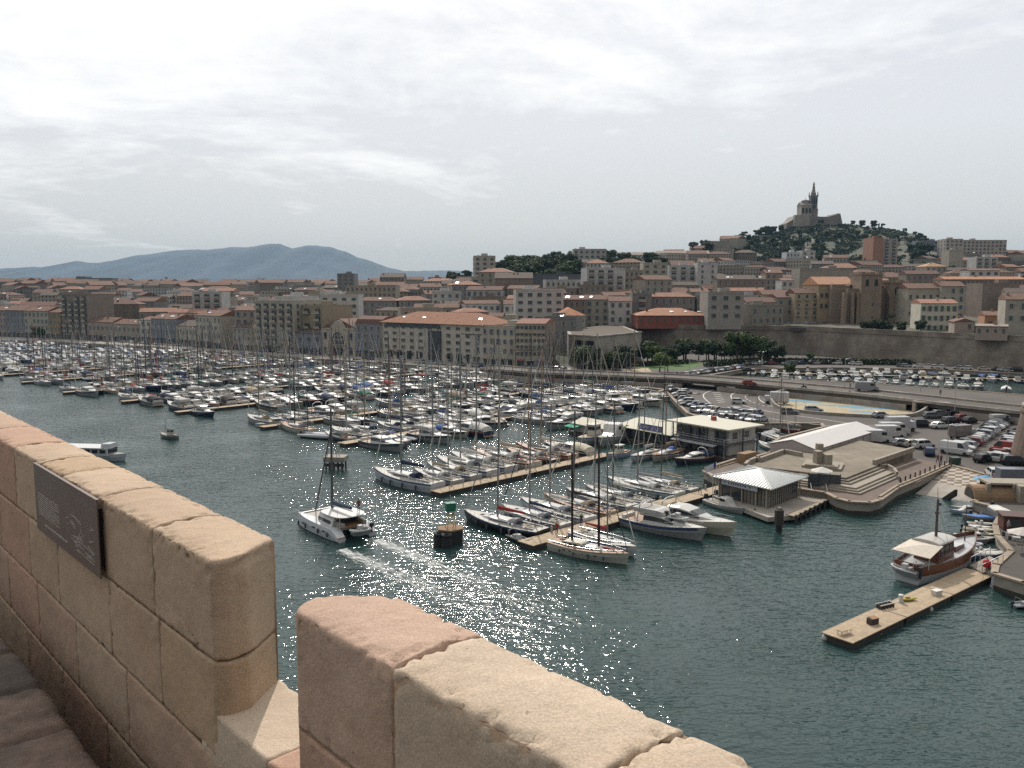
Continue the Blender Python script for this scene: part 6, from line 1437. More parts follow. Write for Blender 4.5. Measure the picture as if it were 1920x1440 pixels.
# ================================================================ right-hand quay: buildings, platforms, small craft
def local(root_pts): return root_pts
def solid(name, px, z0, z1, mat, parent=None, color=None, o=Vector((0, 0, 0)), zp=None, grow=0.0):
 pts = [W(x, y, z1 if zp is None else zp) for x, y in px]
 if grow:
  c = sum((p for p in pts), Vector()) / len(pts); pts = [p + (p - c).normalized() * grow for p in pts]
 return MB().prism([(p.x - o.x, p.y - o.y) for p in pts], z0 - o.z, z1 - o.z).build(name, mat, parent, color)
def wallrun(b, px, zg, h, t, zp=None):
 pts = [W(x, y, zg + h if zp is None else zp) for x, y in px]
 for a, c in zip(pts[:-1], pts[1:]): d = c - a; m = (a + c) / 2; b.box((m.x, m.y, zg + h / 2), (Vector((d.x, d.y)).length + t * .9, t, h), atan2(d.y, d.x))
 return pts
def esplanade():
 zt = 3.3; root = thing('stepped_esplanade', 'raised beige esplanade with corner steps and low walls behind the pavilion', 'esplanade', (0, 0, 0))
 top = [(1398, 872), (1462, 846), (1478, 848), (1528, 836), (1612, 826), (1712, 843), (1640, 866), (1647, 872), (1586, 896), (1500, 884)]
 solid('platform', top, LZ, zt, M['slab'], root)
 for k, (g, z, m) in enumerate(((.6, zt - .25, 'slab'), (1.1, zt - .5, 'coping'), (2.5, zt - .75, 'coping'), (3.0, zt - 1.0, 'coping'), (3.5, zt - 1.25, 'coping'))):
  a, b_, c_ = W(1500, 884, zt), W(1586, 896, zt), W(1647, 872, zt); n1 = Vector(((b_ - a).y, -(b_ - a).x, 0)).normalized(); n2 = Vector(((c_ - b_).y, -(c_ - b_).x, 0)).normalized(); mid = (n1 + n2).normalized(); kk = g / mid.dot(n1)
  q = [a + n1 * g, b_ + mid * kk, c_ + n2 * g, c_ - n2 * 1, b_ - mid * 1, a - n1 * 1]
  MB().prism([(p.x, p.y) for p in q], LZ + .01, z).build('step', M[m], root)
 b = MB(); wallrun(b, [(1398, 868), (1404, 862), (1419, 856), (1424, 858), (1470, 842), (1502, 848)], zt, .7, .5)
 wallrun(b, [(1640, 862), (1712, 838)], zt, .8, .5); b.build('low_wall', M['coping'], root)
 b = MB(); wallrun(b, [(1640, 865), (1652, 871), (1664, 870), (1676, 876), (1682, 884)], zt - .6, .55, .35); b.build('stair_wall', M['coping'], root)
 solid('pale_path', [(1526, 872), (1551, 874), (1547, 888), (1519, 885)], zt, zt + .03, M['coping'], root)
 mo = thing('stone_monument', 'pale stone monument of three upright blocks on a stepped base', 'monument', (0, 0, 0))
 solid('base', [(1503, 872), (1512, 861), (1583, 868), (1577, 880)], zt + .02, zt + .35, M['coping'], mo); solid('upper_base', [(1509, 870), (1516, 863), (1574, 869), (1570, 876)], zt + .35, zt + .6, M['coping'], mo)
 for (x0, x1, y0, h, dd, pxy) in ((1527, 1539, 868, 2.0, 1.3, 0), (1545, 1557, 870, 1.6, 1.3, 0), (1530, 1541, 862, 2.7, .9, 0)):
  a, c = W(x0, y0, zt + .6), W(x1, y0, zt + .6); m = (a + c) / 2; MB().box((m.x, m.y, zt + .6 + h / 2), ((c - a).length, dd, h), .15).build('upright_block', M['coping'], mo)
M['coping'] = mk('pale_limestone', (.29, .255, .205), .85, ns=.8, na=.2, bump=.01, bs=10)
esplanade()
def pavilion():
 z0 = .95; plat = thing('pavilion_platform', 'concrete landing platform with timber fenders under the white-roofed pavilion', 'landing platform')
 px = [(1353, 925), (1420, 906), (1520, 925), (1560, 930), (1488, 966), (1440, 970), (1372, 944)]
 solid('slab', px, .3, z0, M['concrete'], plat); solid('sunlit_kerb', [(1556, 930), (1562, 932), (1490, 968), (1472, 964)], z0 + .002, z0 + .1, M['quaystone'], plat)
 for k in range(9):
  p = W(1490 + 72 * k / 8, 968 - 36 * k / 8, z0); MB().box((p.x + .1, p.y - .25, .1), (.3, .3, 2.2)).build('fender_post', M['darkwood'], plat)
 eave = 4.1; C = [W(1331, 892, eave), W(1447, 918, eave), W(1516, 893, eave), W(1402, 873, eave)]; c = sum(C, Vector()) / 4
 root = thing('harbour_pavilion', 'square harbour pavilion with a white ribbed hipped metal roof', 'pavilion', (c.x, c.y, z0))
 L = [p - Vector((c.x, c.y, 0)) for p in C]; top = 5.35 - z0; e = eave - z0
 b = MB(); b.loft([[(p.x, p.y, e - .12) for p in L], [(p.x, p.y, e) for p in L], [(p.x * .06, p.y * .06, top) for p in L]])
 M['ribbed'] = mk('white_metal_roof', (.52, .54, .53), .45, .1, ns=.5, na=.06); rf = b.build('roof', M['ribbed'], root)
 b = MB()
 for k in range(4):
  a, d = L[k], L[(k + 1) % 4]
  b.tube((a.x, a.y, e + .03), (a.x * .06, a.y * .06, top + .03), .12, .1, 4)
  for j in range(1, 22):
   f = j / 22; p = a.lerp(d, f); g = min(f, 1 - f) * 2; q = p.lerp(Vector((p.x * .06, p.y * .06, 0)), 0); ap = (a.lerp(d, .5)); inw = -ap; t = g * .94
   b.tube((p.x, p.y, e + .04), (p.x + inw.x * t, p.y + inw.y * t, e + (top - e) * t / .94 * .94 + .04), .045, .045, 4, False)
 b.build('roof_rib', M['ribbed'], rf)
 Q = [p * .80 for p in L]; b = MB(); b.prism([(p.x, p.y) for p in Q], 0, e - .1); M['cladding'] = mk('grey_brown_cladding', (.17, .15, .125), .6, ns=.6, na=.25); w = b.build('wall', M['cladding'], root)
 for k in range(2):
  a, d = Q[k], Q[(k + 1) % 4]; rz = angle(d - a); n = Vector(((d - a).y, -(d - a).x, 0)).normalized() * .04
  for f, ww, hh, zz in (((.36, 1.7, 2.3, 1.3), (.16, 1.1, 2.4, 1.3)) if k == 0 else ((.85, 1.3, .5, 1.9), (.85, 1.3, .4, 1.1))): p = a.lerp(d, f) + n; MB().box((p.x, p.y, zz), (ww, .08, hh), rz).build('window', M['tint'], w)
  for f in (.02, .5, .78, .98) if k == 0 else (.98,): p = a.lerp(d, f) + n * 8; MB().box((p.x, p.y, e / 2), (.14, .14, e - .1), rz).build('post', M['trim2'], root)
  for f in [i / 14 for i in range(1, 14)]: p = a.lerp(d, f) + n * .8; MB().box((p.x, p.y, e / 2), (.06, .06, e - .2), rz).build('cladding_joint', M['black'], w)
 a, d = L[0] * .88, L[1] * .88; rz = angle(d - a); m = a.lerp(d, .45); n = Vector(((d - a).y, -(d - a).x, 0)).normalized()
 s = MB().box((m.x, m.y, e - .62), ((d - a).length * .66, .12, .75), rz).build('sign_board', M['signpale'], root)
 b = MB(); r = random.Random(8); t = (d - a).normalized(); x = -2.6
 while x < 2.0:      # illegible dark lettering, kept as small strokes
  p = m + t * x + n * .075; b.box((p.x, p.y, e - .6), (.16, .02, r.choice((.28, .36, .36)))); b.box((p.x, p.y, e - .6 + r.choice((-.12, 0, .12))), (.26, .02, .07), rz); x += .42 if r.random() < .8 else .8
 b.build('lettering', M['signblue'], s)
M['signpale'] = mk('pale_sign', (.42, .45, .5), .6, na=.05); M['signblue'] = mk('sign_ink', (.05, .06, .16), .6, na=.05)
pavilion()
def clubhouse():
 base = [W(1262, 838, .7), W(1363, 858, .7), W(1428, 838, .7)]; o = base[1]; d1 = (base[0] - base[1]); d2 = (base[2] - base[1]); L1, L2 = d1.length, d2.length
 rz = angle(-d1); root = thing('floating_clubhouse', 'two-storey white clubhouse with dark posts and flat cream roof on the water', 'clubhouse', (o.x, o.y, 0), rz)
 D = 8.5; fl = .9; h1, h2 = 3.0, 5.9; LW = 15
 MB().box((-L1 / 2 - LW / 2 + 1, D / 2, .35), (L1 + LW + 3, D + 3, 1.0)).build('pontoon_base', M['darkwood'], root)
 wl = MB(); wl.box((-L1 / 2, D / 2 + .4, (fl + h2) / 2), (L1 - .6, D - .8, h2 - fl)); w = wl.build('wall', M['plain'], root, (.44, .43, .40))
 MB().box((-L1 / 2, D / 2, h1 + .05), (L1 + .6, D + .9, .22)).build('balcony_floor', M['plain'], root, (.10, .10, .13))
 MB().box((-L1 / 2, D / 2 - .1, h2 + .12), (L1 + 2.2, D + 2.0, .24)).build('roof', M['plain'], root, (.46, .44, .35))
 MB().box((-L1 * .62, D * .7, h2 + .6), (.8, .8, .8)).build('vent_cowl', M['plain'], root, (.30, .05, .03))
 for x in [-.2 - (L1 - .4) * i / 6 for i in range(7)]:
  MB().box((x, -.3, (fl + h2) / 2), (.2, .2, h2 - fl)).build('post', M['plain'], root, (.03, .035, .06))
 for y in (D * .5, D): MB().box((.2, y, (fl + h2) / 2), (.2, .2, h2 - fl)).build('post', M['plain'], root, (.03, .035, .06))
 for x, ww in ((-L1 * .15, 2.0), (-L1 * .5, 1.8), (-L1 * .72, 2.0), (-L1 * .88, 1.2)):
  for z in (1.95, 4.5): MB().box((x, .0 - .02, z), (ww, .1, 1.7)).build('window', M['tint'], w)
 for y in (2.5, 6): MB().box((-.28, y, 4.5), (.1, 1.3, 1.2)).build('window', M['tint'], w)
 b = MB()
 for z in (h1 + .55, h1 + 1.0): b.box((-L1 / 2, -.42, z), (L1, .05, .05)); b.box((.35, D / 2, z), (.05, D, .05))
 b.build('balcony_rail', M['plain'], root, (.40, .40, .42))
 MB().box((-L1 * .55, -.9, h1 - .35), (L1 * .8, 1.4, .1), rx=.12).build('awning', M['canvas'], root, (.36, .37, .38))
 x0, x1 = -L1 - LW, -L1 + .2; wg = MB().box(((x0 + x1) / 2, D / 2 + .4, (fl + 2.9) / 2), (x1 - x0, D - .8, 2.9 - fl)).build('low_wing', M['plain'], root, (.36, .35, .32))
 sec = lambda x: [(x, -1.0, 2.95), (x, -1.0, 3.1), (x, D * .75, 4.4), (x, D + 1, 3.1), (x, D + 1, 2.95)]
 MB().loft([sec(x0 - .6), sec(x1)]).build('wing_roof', M['plain'], root, (.30, .29, .20))
 for i in range(7):
  x = x0 + 1 + (x1 - x0 - 2) * i / 6; MB().box((x, -.5, (fl + 2.9) / 2), (.16, .16, 2.0)).build('post', M['plain'], root, (.03, .035, .06)); 
  if i < 6: MB().box((x + 1.1, -.02 + .02, 1.9), (1.5, .1, 1.6)).build('window', M['tint'], wg)
 bn = MB().box(((x0 + x1) / 2 + 1.5, -.2, 3.75), (6.2, .08, 1.2), rx=-.25).build('banner', M['plain'], root, (.05, .055, .20)); r = random.Random(4); b = MB()
 for i in range(14):
  x = (x0 + x1) / 2 - 1.3 + i * .42; 
  if i in (6,): continue
  b.box((x, -.33 + .02, 3.7), (.1, .04, .55), rx=-.25); b.box((x + .1, -.33 + .02, 3.7 + r.choice((-.2, 0, .2))), (.24, .04, .1), rx=-.25)
 b.build('lettering', M['plain'], bn, (.40, .40, .48))
 r2 = thing('marquee', 'low white marquee with green end behind the left wing of the clubhouse', 'marquee', (W(1120, 812, 1).x, W(1120, 812, 1).y, 0), rz)
 MB().box((0, 2, 1.6), (13, 6, 1.8)).build('wall', M['canvas'], r2, (.42, .41, .38)); sec = lambda x: [(x, -1.6, 2.5), (x, 2, 3.5), (x, 5.6, 2.5)]; MB().loft([sec(-7), sec(7)]).build('roof', M['canvas'], r2, (.55, .52, .42)); MB().box((0, 2, .35), (14, 8, .8)).build('float', M['darkwood'], r2)
 MB().box((-5.5, -2.0, 2.1), (3.5, 2.6, .12), rx=.15).build('green_awning', M['canvas'], r2, (.02, .30, .18))
clubhouse()
def marquee():
 e0, e1 = W(1529, 843, 3.9), W(1645, 807, 3.9); f0 = W(1467, 828, 3.9); d = e1 - e0; L = d.length; wv = f0 - e0; wd_ = Vector((wv.x, wv.y)).length
 rz = angle(d); root = thing('long_white_marquee', 'long white marquee tent with pitched roof beside the esplanade', 'marquee', (e0.x, e0.y, LZ), rz); h = 2.1; r = 3.3
 y = min(wd_, 11)
 sec = lambda x: [(x, 0, 0), (x, 0, h), (x, y / 2, r), (x, y, h), (x, y, 0)]
 MB().loft([sec(0), sec(L)]).build('wall', M['canvas'], root, (.40, .36, .34))
 sec = lambda x: [(x, -.25, h), (x, -.25, h + .06), (x, y / 2, r + .12), (x, y + .25, h + .06), (x, y + .25, h), (x, y / 2, r + .04)]
 MB().loft([sec(-.2), sec(L + .2)]).build('roof', M['canvas'], root, (.58, .56, .55))
 b = MB()
 for i in range(9): x = L * i / 8; b.tube((x, -.05, 0), (x, -.05, h), .05, .05, 4)
 b.build('frame', M['steel'], root)
marquee()
def plaza():
 P = [W(1448, 752, LZ), W(1745, 769, LZ), W(1615, 783, LZ), W(1585, 743, LZ)]; c = (P[0] + P[1]) / 2; ax = (P[1] - P[0]) / 2; a = ax.length; bb = (P[3] - P[2]).length / 2 * 1.0
 root = thing('oval_plaza_wall', 'oval concrete wall round the blue and sand mosaic plaza', 'retaining wall', (c.x, c.y, LZ), angle(ax)); n = 64; secs = []
 for i in range(n + 1):
  t = 2 * pi * i / n; k = lambda r: (r * a / a * math.copysign(abs(cos(t)) ** .85, cos(t)) * a, r * math.copysign(abs(sin(t)) ** .85, sin(t)) * bb)
  hh = 2.3 if sin(t) > -.1 else max(.7, 2.3 - 1.9 * min(1, (-sin(t) - .1) * 1.6)); A = k(1.0); B_ = k(1 - .5 / bb * .9) if False else (A[0] * (1 - .5 / a), A[1] * (1 - .5 / bb)); secs.append([(A[0], A[1], 0), (A[0], A[1], hh), (B_[0], B_[1], hh), (B_[0], B_[1], 0)])
 MB().loft(secs, caps=False).build('wall', M['concrete'], root)
 q = [(s[3][0] * .999, s[3][1] * .999) for s in secs[:-1]]
 m = mk('mosaic_floor', (.34, .28, .17), .8, ns=.5, na=.25); nt = m.node_tree; N = nt.nodes; L = nt.links; b = N['Principled BSDF']; src = b.inputs['Base Color'].links[0].from_socket
 nz = N.new('ShaderNodeTexNoise'); nz.inputs['Scale'].default_value = .09; nz.inputs['Detail'].default_value = 1; mp = N.new('ShaderNodeMapping'); mp.inputs['Scale'].default_value = (.7, 2.0, 1); L.new(N['Texture Coordinate'].outputs['Object'], mp.inputs[0]); L.new(mp.outputs[0], nz.inputs['Vector'])
 cr = N.new('ShaderNodeValToRGB'); cr.color_ramp.elements[0].position = .54; cr.color_ramp.elements[1].position = .56; L.new(nz.outputs[0], cr.inputs[0]); mx = N.new('ShaderNodeMix'); mx.data_type = 'RGBA'; L.new(cr.outputs[0], mx.inputs[0]); L.new(src, mx.inputs[6]); mx.inputs[7].default_value = (.10, .24, .34, 1)
 vo = N.new('ShaderNodeTexVoronoi'); vo.inputs['Scale'].default_value = .55; L.new(N['Texture Coordinate'].outputs['Object'], vo.inputs['Vector']); c2 = N.new('ShaderNodeValToRGB'); c2.color_ramp.elements[0].position = .12; c2.color_ramp.elements[0].color = (.35, .3, .25, 1); c2.color_ramp.elements[1].position = .2; L.new(vo.outputs[0], c2.inputs[0])
 m3 = N.new('ShaderNodeMix'); m3.data_type = 'RGBA'; m3.blend_type = 'MULTIPLY'; m3.inputs[0].default_value = 1; L.new(mx.outputs[2], m3.inputs[6]); L.new(c2.outputs[0], m3.inputs[7]); L.new(m3.outputs[2], b.inputs['Base Color'])
 f = MB(); t = tessellate_polygon([[Vector((x, y, 0)) for x, y in q]]); f.add([(x, y, .03) for x, y in q], [up(q, i) for i in t]); o = struct(f.build('mosaic_floor', m)); o.location = root.location; o.rotation_euler = root.rotation_euler
 s = W(1592, 752, LZ); st = thing('plaza_fountain', 'small pale stone fountain column in the oval plaza', 'fountain', (s.x, s.y, LZ)); MB().lathe([(1.6, .04), (1.6, .5), (1.2, .5), (.5, .6), (.3, 1.6), (.7, 1.8), (.2, 2.0), (.25, 2.9), (.05, 3.1)], 12).build('column', M['coping'], st); MB().lathe([(2.2, .04), (2.2, .3), (2.0, .3), (1.7, .1)], 16).build('basin', M['concrete'], st)
plaza()
p0, p1 = W(1742, 779, LZ), W(1795, 784, LZ); 
pr = thing('underpass_portal', 'dark concrete underpass portal below the raised road', 'underpass', ((p0.x + p1.x) / 2, (p0.y + p1.y) / 2 + 6.0, LZ), angle(p1 - p0)); Lp = (p1 - p0).length
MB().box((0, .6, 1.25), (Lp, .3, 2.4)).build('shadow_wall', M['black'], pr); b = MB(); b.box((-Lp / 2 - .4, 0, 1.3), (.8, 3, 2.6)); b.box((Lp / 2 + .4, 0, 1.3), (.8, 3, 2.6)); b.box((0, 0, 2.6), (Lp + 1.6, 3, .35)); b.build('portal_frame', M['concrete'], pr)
def right_pontoon():
 a, b_ = W(1569, 1195, .75), W(1836, 1071, .75); pontoon(P2(a), P2(b_), 3.1, 'wide empty pontoon at lower right with odds and ends on its deck', boards=M['timber'], group=None)
 r = thing('deck_bench', 'low metal-framed bench at the outer end of the right pontoon', 'bench', (*W(1583, 1187, .8)[:2], .74), .5); MB().box((0, 0, .4), (1.4, .6, .06)).build('bench_top', M['timber'], r)
 for x in (-.6, .6):
  for y in (-.22, .22): MB().box((x, y, .19), (.06, .06, .38)).build('leg', M['steel'], r)
 t = thing('wooden_crate', 'small dark wooden crate box on the right pontoon', 'crate', (*W(1636, 1168, .8)[:2], .74), .45); MB().box((0, 0, .28), (.95, .6, .55)).build('crate_side', M['darkwood'], t); MB().box((.1, 0, .58), (.8, .62, .05), rx=.1).build('lid', M['teak'], t)
 t = thing('white_bollard', 'white cylindrical bollard on the right pontoon', 'bollard', (*W(1689, 1128, .8)[:2], .74)); MB().lathe([(.22, 0), (.22, .6), (.26, .62), (.24, .78), (.05, .84)], 10).build('post', M['plain'], t, (.6, .6, .58)); MB().lathe([(.34, 0), (.34, .05)], 10).build('base_plate', M['steel'], t)
 t = thing('yellow_kayak', 'short yellow kayak lying on the right pontoon boards', 'kayak', (*W(1703, 1125, .8)[:2], .8), .2); MB().loft([[(x, w * cos(2 * pi * i / 8), .12 + .14 * (1 if w > .1 else .3) * sin(2 * pi * i / 8)) for i in range(8)] for x, w in ((-1.0, .03), (-.5, .26), (.1, .28), (.6, .2), (1.0, .02))]).build('hull', M['gel'], t, (.55, .45, .04)); MB().box((-.1, 0, .25), (.5, .26, .06)).build('seat', M['black'], t)
 t = thing('gangway_rack', 'dark folded gangway rack beside the white float on the pontoon', 'rack', (*W(1660, 1138, .8)[:2], .74), .45); b = MB()
 for k in range(5): b.box((-.8 + .4 * k, 0, .2), (.08, .7, .4))
 b.build('rung', M['darkwood'], t); MB().box((0, .3, .42), (2.1, .08, .08)).build('rail', M['steel'], t); MB().box((0, -.3, .42), (2.1, .08, .08)).build('rail', M['steel'], t)
 t = thing('storage_box', 'white lidded storage box near the wooden boat on the pontoon', 'box', (*W(1756, 1114, .8)[:2], .74), .45); MB().box((0, 0, .22), (.9, .6, .44)).build('box', M['plain'], t, (.55, .55, .52)); MB().box((0, 0, .47), (.96, .66, .07)).build('lid', M['plain'], t, (.6, .6, .58))
 for k, (x, y) in enumerate(((1742, 1140), (1645, 1184), (1545, 1193))):
  p = W(x, y, .2); t = thing('mooring_buoy', ['white round fender buoy hanging half way along the right pontoon', 'pale fender buoy near the crate on the right pontoon', 'pale fender buoy at the outer tip of the right pontoon'][k], 'buoy', (p.x, p.y - .25, .15)); MB().lathe([(.02, -.34), (.2, -.26), (.3, 0), (.24, .2), (.08, .34), (.06, .5)], 9).build('float', M['plain'], t, (.5, .5, .48), smooth=True); MB().tube((0, 0, .5), (0, .3, .6), .02, .02, 4).build('rope', M['rope'], t)
right_pontoon()
def wooden_boat():
 L, B = 13.5, 4.3; root = thing('wooden_motor_sailer', 'varnished wooden boat with white hull foot, awning and short mast at right pontoon', 'wooden boat')
 secs, dk = hull_secs(L, B, 1.45, 2.25, tr=.62, rake=.5, draft=.4)
 MB().loft([s[::-1] for s in secs]).build('hull', M['gel'], root, (.52, .53, .54))
 b = MB()
 for sg in (1, -1):
  vs = []
  for s in secs: a, c = Vector(s[3]), Vector(s[4]); u = Vector((0, sg * .03, 0)); f = lambda v: Vector((v.x, v.y * sg if True else v.y, v.z)); vs += [f(a.lerp(c, .05)) + u, f(c) + u + Vector((0, 0, .35))]
  n = len(secs); b.add(vs, [(i * 2, i * 2 + 2, i * 2 + 3, i * 2 + 1) if sg > 0 else (i * 2 + 1, i * 2 + 3, i * 2 + 2, i * 2) for i in range(n - 1)])
 z, w = 1.5, 1.3; b.box((-L / 2, 0, 1.45), (.08, B * .6, 1.1)); b.build('bulwark', M['varnish'], root)
 b = MB(); n = len(dk)
 b.add([v for x, w_, z_ in dk for v in ((x, w_ * .95, z_ - .15), (x, -w_ * .95, z_ - .15))], [(i * 2, i * 2 + 1, i * 2 + 3, i * 2 + 2) for i in range(n - 1)]); b.build('deck', M['teakpale'], root)
 b = MB(); 
 for s in (-1, 1): b.path([(x, s * w_ * 1.0, z_ + .36) for x, w_, z_ in dk], .07, 5)
 b.build('cap_rail', M['varnish'], root)
 c = MB().box((-1.6, 0, 2.35), (3.2, 2.5, 2.0), top=.94).build('wheelhouse', M['varnish'], root)
 for x in (-2.5, -1.6, -.7):
  for s in (-1, 1): MB().box((x, s * 1.21, 2.55), (.75, .08, .95)).build('window', M['tint'], c)
 MB().box((.02, 0, 2.7), (.08, 1.9, .7)).build('window', M['tint'], c); q = [[(x, 1.4 * cos(pi * i / 8), 3.32 + .3 * sin(pi * i / 8)) for i in range(9)] for x in (-3.4, .25)]; MB().loft(q).build('wheelhouse_roof', M['gel'], root, (.52, .50, .46))
 b = MB(); b.add([(-3.2, 1.6, 3.3), (-3.2, -1.6, 3.3), (-6.3, -1.9, 2.75), (-6.3, 1.9, 2.75), (-3.2, 1.6, 3.24), (-3.2, -1.6, 3.24), (-6.3, -1.9, 2.69), (-6.3, 1.9, 2.69), (-4.8, 0, 3.35), (-4.8, 0, 3.28)], [(0, 8, 1), (1, 8, 2), (2, 8, 3), (3, 8, 0), (4, 5, 9), (5, 6, 9), (6, 7, 9), (7, 4, 9)]); b.build('awning', M['canvas'], root, (.58, .52, .44))
 b = MB()
 for s in (-1, 1): b.tube((-6.1, s * 1.7, 1.5), (-6.2, s * 1.8, 2.75), .04, .04, 5)
 b.build('awning_pole', M['steel'], root)
 MB().box((2.2, 0, 1.85), (1.9, 1.6, .5)).build('hatch_coaming', M['varnish'], root); MB().box((2.2, 0, 2.14), (1.8, 1.5, .08)).build('hatch_cover', M['plain'], root, (.50, .51, .52))
 b = MB(); b.tube((-1.4, 0, 3.5), (-1.4, 0, 7.4), .15, .10, 7); b.tube((-1.4, 0, 7.4), (-1.6, 0, 8.6), .03, .02, 4); b.tube((-1.9, 0, 7.1), (-.9, 0, 7.1), .04, .04, 4); b.box((-.9, 0, 6.8), (.2, .2, .3)); b.box((-1.4, 0, 6.0), (.3, .3, .25)); b.build('mast', M['alloy'], root, (.10, .085, .08))
 b = MB(); b.tube((4.9, 0, 1.8), (4.9, 0, 5.8), .07, .04, 6); b.build('fore_mast', M['alloy'], root, (.09, .08, .075))
 b = MB(); b.path([(-1.4, 0, 7.1), (6.9, 0, 2.6)], .015, 3); b.path([(-1.4, 0, 7.0), (-2, 2.0, 1.9)], .015, 3); b.path([(-1.4, 0, 7.0), (-2, -2.0, 1.9)], .015, 3); b.build('rigging', M['rope'], root)
 t = MB(); n = 16; t.path([(3.9, 1.5 + .0 * k, 0) for k in range(1)] + [(3.6 + .32 * cos(2 * pi * k / n), 1.62, 2.2 + .32 * sin(2 * pi * k / n)) for k in range(n + 1)][0:] , .07, 5); t.v = t.v; 
 lb = MB().path([(3.6 + .32 * cos(2 * pi * k / n), 1.55, 2.2 + .32 * sin(2 * pi * k / n)) for k in range(n + 1)], .07, 5); lb.build('lifebuoy', M['plain'], root, (.40, .05, .04))
 return root
M['teakpale'] = mk('bleached_deck', (.34, .25, .16), .8, ns=4, na=.25)
wb = Proto(wooden_boat()); a, c = W(1705, 1094, 0), W(1818, 1046, 0); 
wo = at_px(wb, 1700, 1092, 1822, 1042, 13.5, 'varnished wooden boat with white hull foot, awning and short mast at right pontoon', 'wooden boat')
wd2 = Proto(rib(3.0, (.55, .55, .54), name='inflatable_dinghy')); q = wo.matrix_basis @ Vector((-7.1, .1, 0)); wd2.put('white inflatable dinghy hung across the wooden boat stern', 'dinghy', (q.x, q.y, .95), wo.rotation_euler.z + pi / 2, None, 1.0)
a, c = W(1830, 1068, .8), W(1868, 1050, 1.9); d = c - a; gw = thing('gangway', 'short railed gangway from the right pontoon up to the quay', 'gangway', a, angle(d)); Lg = Vector((d.x, d.y)).length
MB().loft([[(0, -1.3, -.1), (0, 1.3, -.1), (0, 1.3, .08), (0, -1.3, .08)], [(Lg, -1.3, 1.0), (Lg, 1.3, 1.0), (Lg, 1.3, 1.15), (Lg, -1.3, 1.15)]]).build('ramp', M['concrete'], gw)
for s in (-1, 1):
 b = MB(); b.tube((0, s * 1.25, 1.0), (Lg, s * 1.25, 2.1), .04, .04, 5); 
 for k in range(5): b.tube((Lg * k / 4, s * 1.25, 1.1 * k / 4), (Lg * k / 4, s * 1.25, 1 + 1.1 * k / 4), .03, .03, 4)
 b.build('handrail', M['steel'], gw)
t = thing('red_canister', 'bright red canister bag on the gangway rail', 'canister', (a.x + d.x * .3, a.y + d.y * .3 - .9, 1.3)); MB().lathe([(.1, 0), (.38, .1), (.42, .5), (.36, .9), (.1, 1.0)], 10).build('bag', M['plain'], t, (.5, .02, .02), smooth=True); MB().tube((0, 0, 1), (0, 0, 1.15), .06, .06, 6).build('cap', M['black'], t)
def beacon():
 p = W(845, 1017, 0); root = thing('harbour_beacon', 'green lattice beacon on a black block with tyre fenders in open water', 'beacon', (p.x, p.y, 0), .35)
 n = 6; poly = [(1.75 * cos(2 * pi * i / n + .3), 1.5 * sin(2 * pi * i / n + .3)) for i in range(n)]
 MB().prism(poly, -1.2, 1.75).build('block', M['black'], root); MB().prism([(x * 1.03, y * 1.03) for x, y in poly], 1.75, 1.95).build('block_top', M['rust'], root)
 for x, y in ((-1.75, -.9), (-1.0, -1.75)): MB().path([(x + .50 * cos(2 * pi * k / 12), y + .50 * sin(2 * pi * k / 12), 1.5) for k in range(13)], .20, 6).build('tyre', M['black'], root); 
 for x, y in ((-1.75, -.9), (-1.0, -1.75)): MB().lathe([(.68, -1.4), (.70, .2), (.66, 1.3)], 12, (x, y, 0)).build('fender_drum', M['black'], root)
 b = MB(); 
 for sx in (-1, 1):
  for sy in (-1, 1): b.tube((sx * .55, sy * .55, 1.9), (sx * .3, sy * .3, 4.2), .05, .05, 5)
 for z in (2.5, 3.1, 3.7): k = .55 - .25 * (z - 1.9) / 2.3; b.path([(-k, -k, z), (k, -k, z), (k, k, z), (-k, k, z), (-k, -k, z)], .035, 4)
 b.build('lattice', M['plain'], root, (.36, .28, .08))
 b = MB(); b.box((0, 0, 4.2), (1.4, 1.4, .08)); b.box((0, 0, 4.68), (1.2, .9, .8)); b.box((0, 0, 5.12), (1.3, 1.0, .06))
 b.build('topmark_cage', M['plain'], root, (.02, .16, .10)); MB().tube((0, 0, 5.3), (0, 0, 6.1), .05, .04, 5).build('lamp_post', M['steel'], root)
M['rust'] = mk('rusty_concrete', (.26, .17, .10), .9, ns=2, na=.3)
beacon()
def dolphin():
 p = W(627, 880, 0); root = thing('mooring_platform', 'grey concrete mooring platform on dark piles with a bare frame above', 'mooring platform', (p.x, p.y + 1.4, 0), -.1)
 for x in (-1.5, -.75, 0, .75, 1.5):
  for y in (-1, 1): MB().tube((x, y, -1), (x, y, 1.0), .16, .16, 7).build('pile', M['darkwood'], root)
 MB().box((0, 0, 1.7), (3.8, 2.8, .9)).build('concrete_cap', M['concrete'], root); MB().box((0, -1.25, .72), (3.7, .25, .5)).build('fender_beam', M['black'], root)
 b = MB()
 for x in (-.7, .2, .7): b.tube((x, 0, 2.1), (x, 0, 4.3), .05, .05, 5)
 b.tube((-2.3, 0, 4.1), (1.0, 0, 4.45), .06, .06, 5); b.build('frame', M['plain'], root, (.42, .40, .33))
dolphin()
t = thing('mooring_pile', 'thick black mooring pile with collar in front of the pavilion', 'pile', W(1460, 996, 0)); MB().lathe([(.42, -2), (.42, 3.0), (.3, 3.0)], 12).build('pile', M['black'], t); MB().lathe([(.6, .9), (.62, 2.9), (.4, 3.0)], 8).build('collar', M['darkwood'], t); MB().lathe([(.25, 3.0), (.2, 3.25), (.05, 3.3)], 8).build('cap', M['concrete'], t)
at_px(Proto(rib(5.5, (.50, .50, .50))), 1418, 968, 1482, 972, 5.5, 'pale inflatable boat behind the thick black mooring pile', 'inflatable boat')
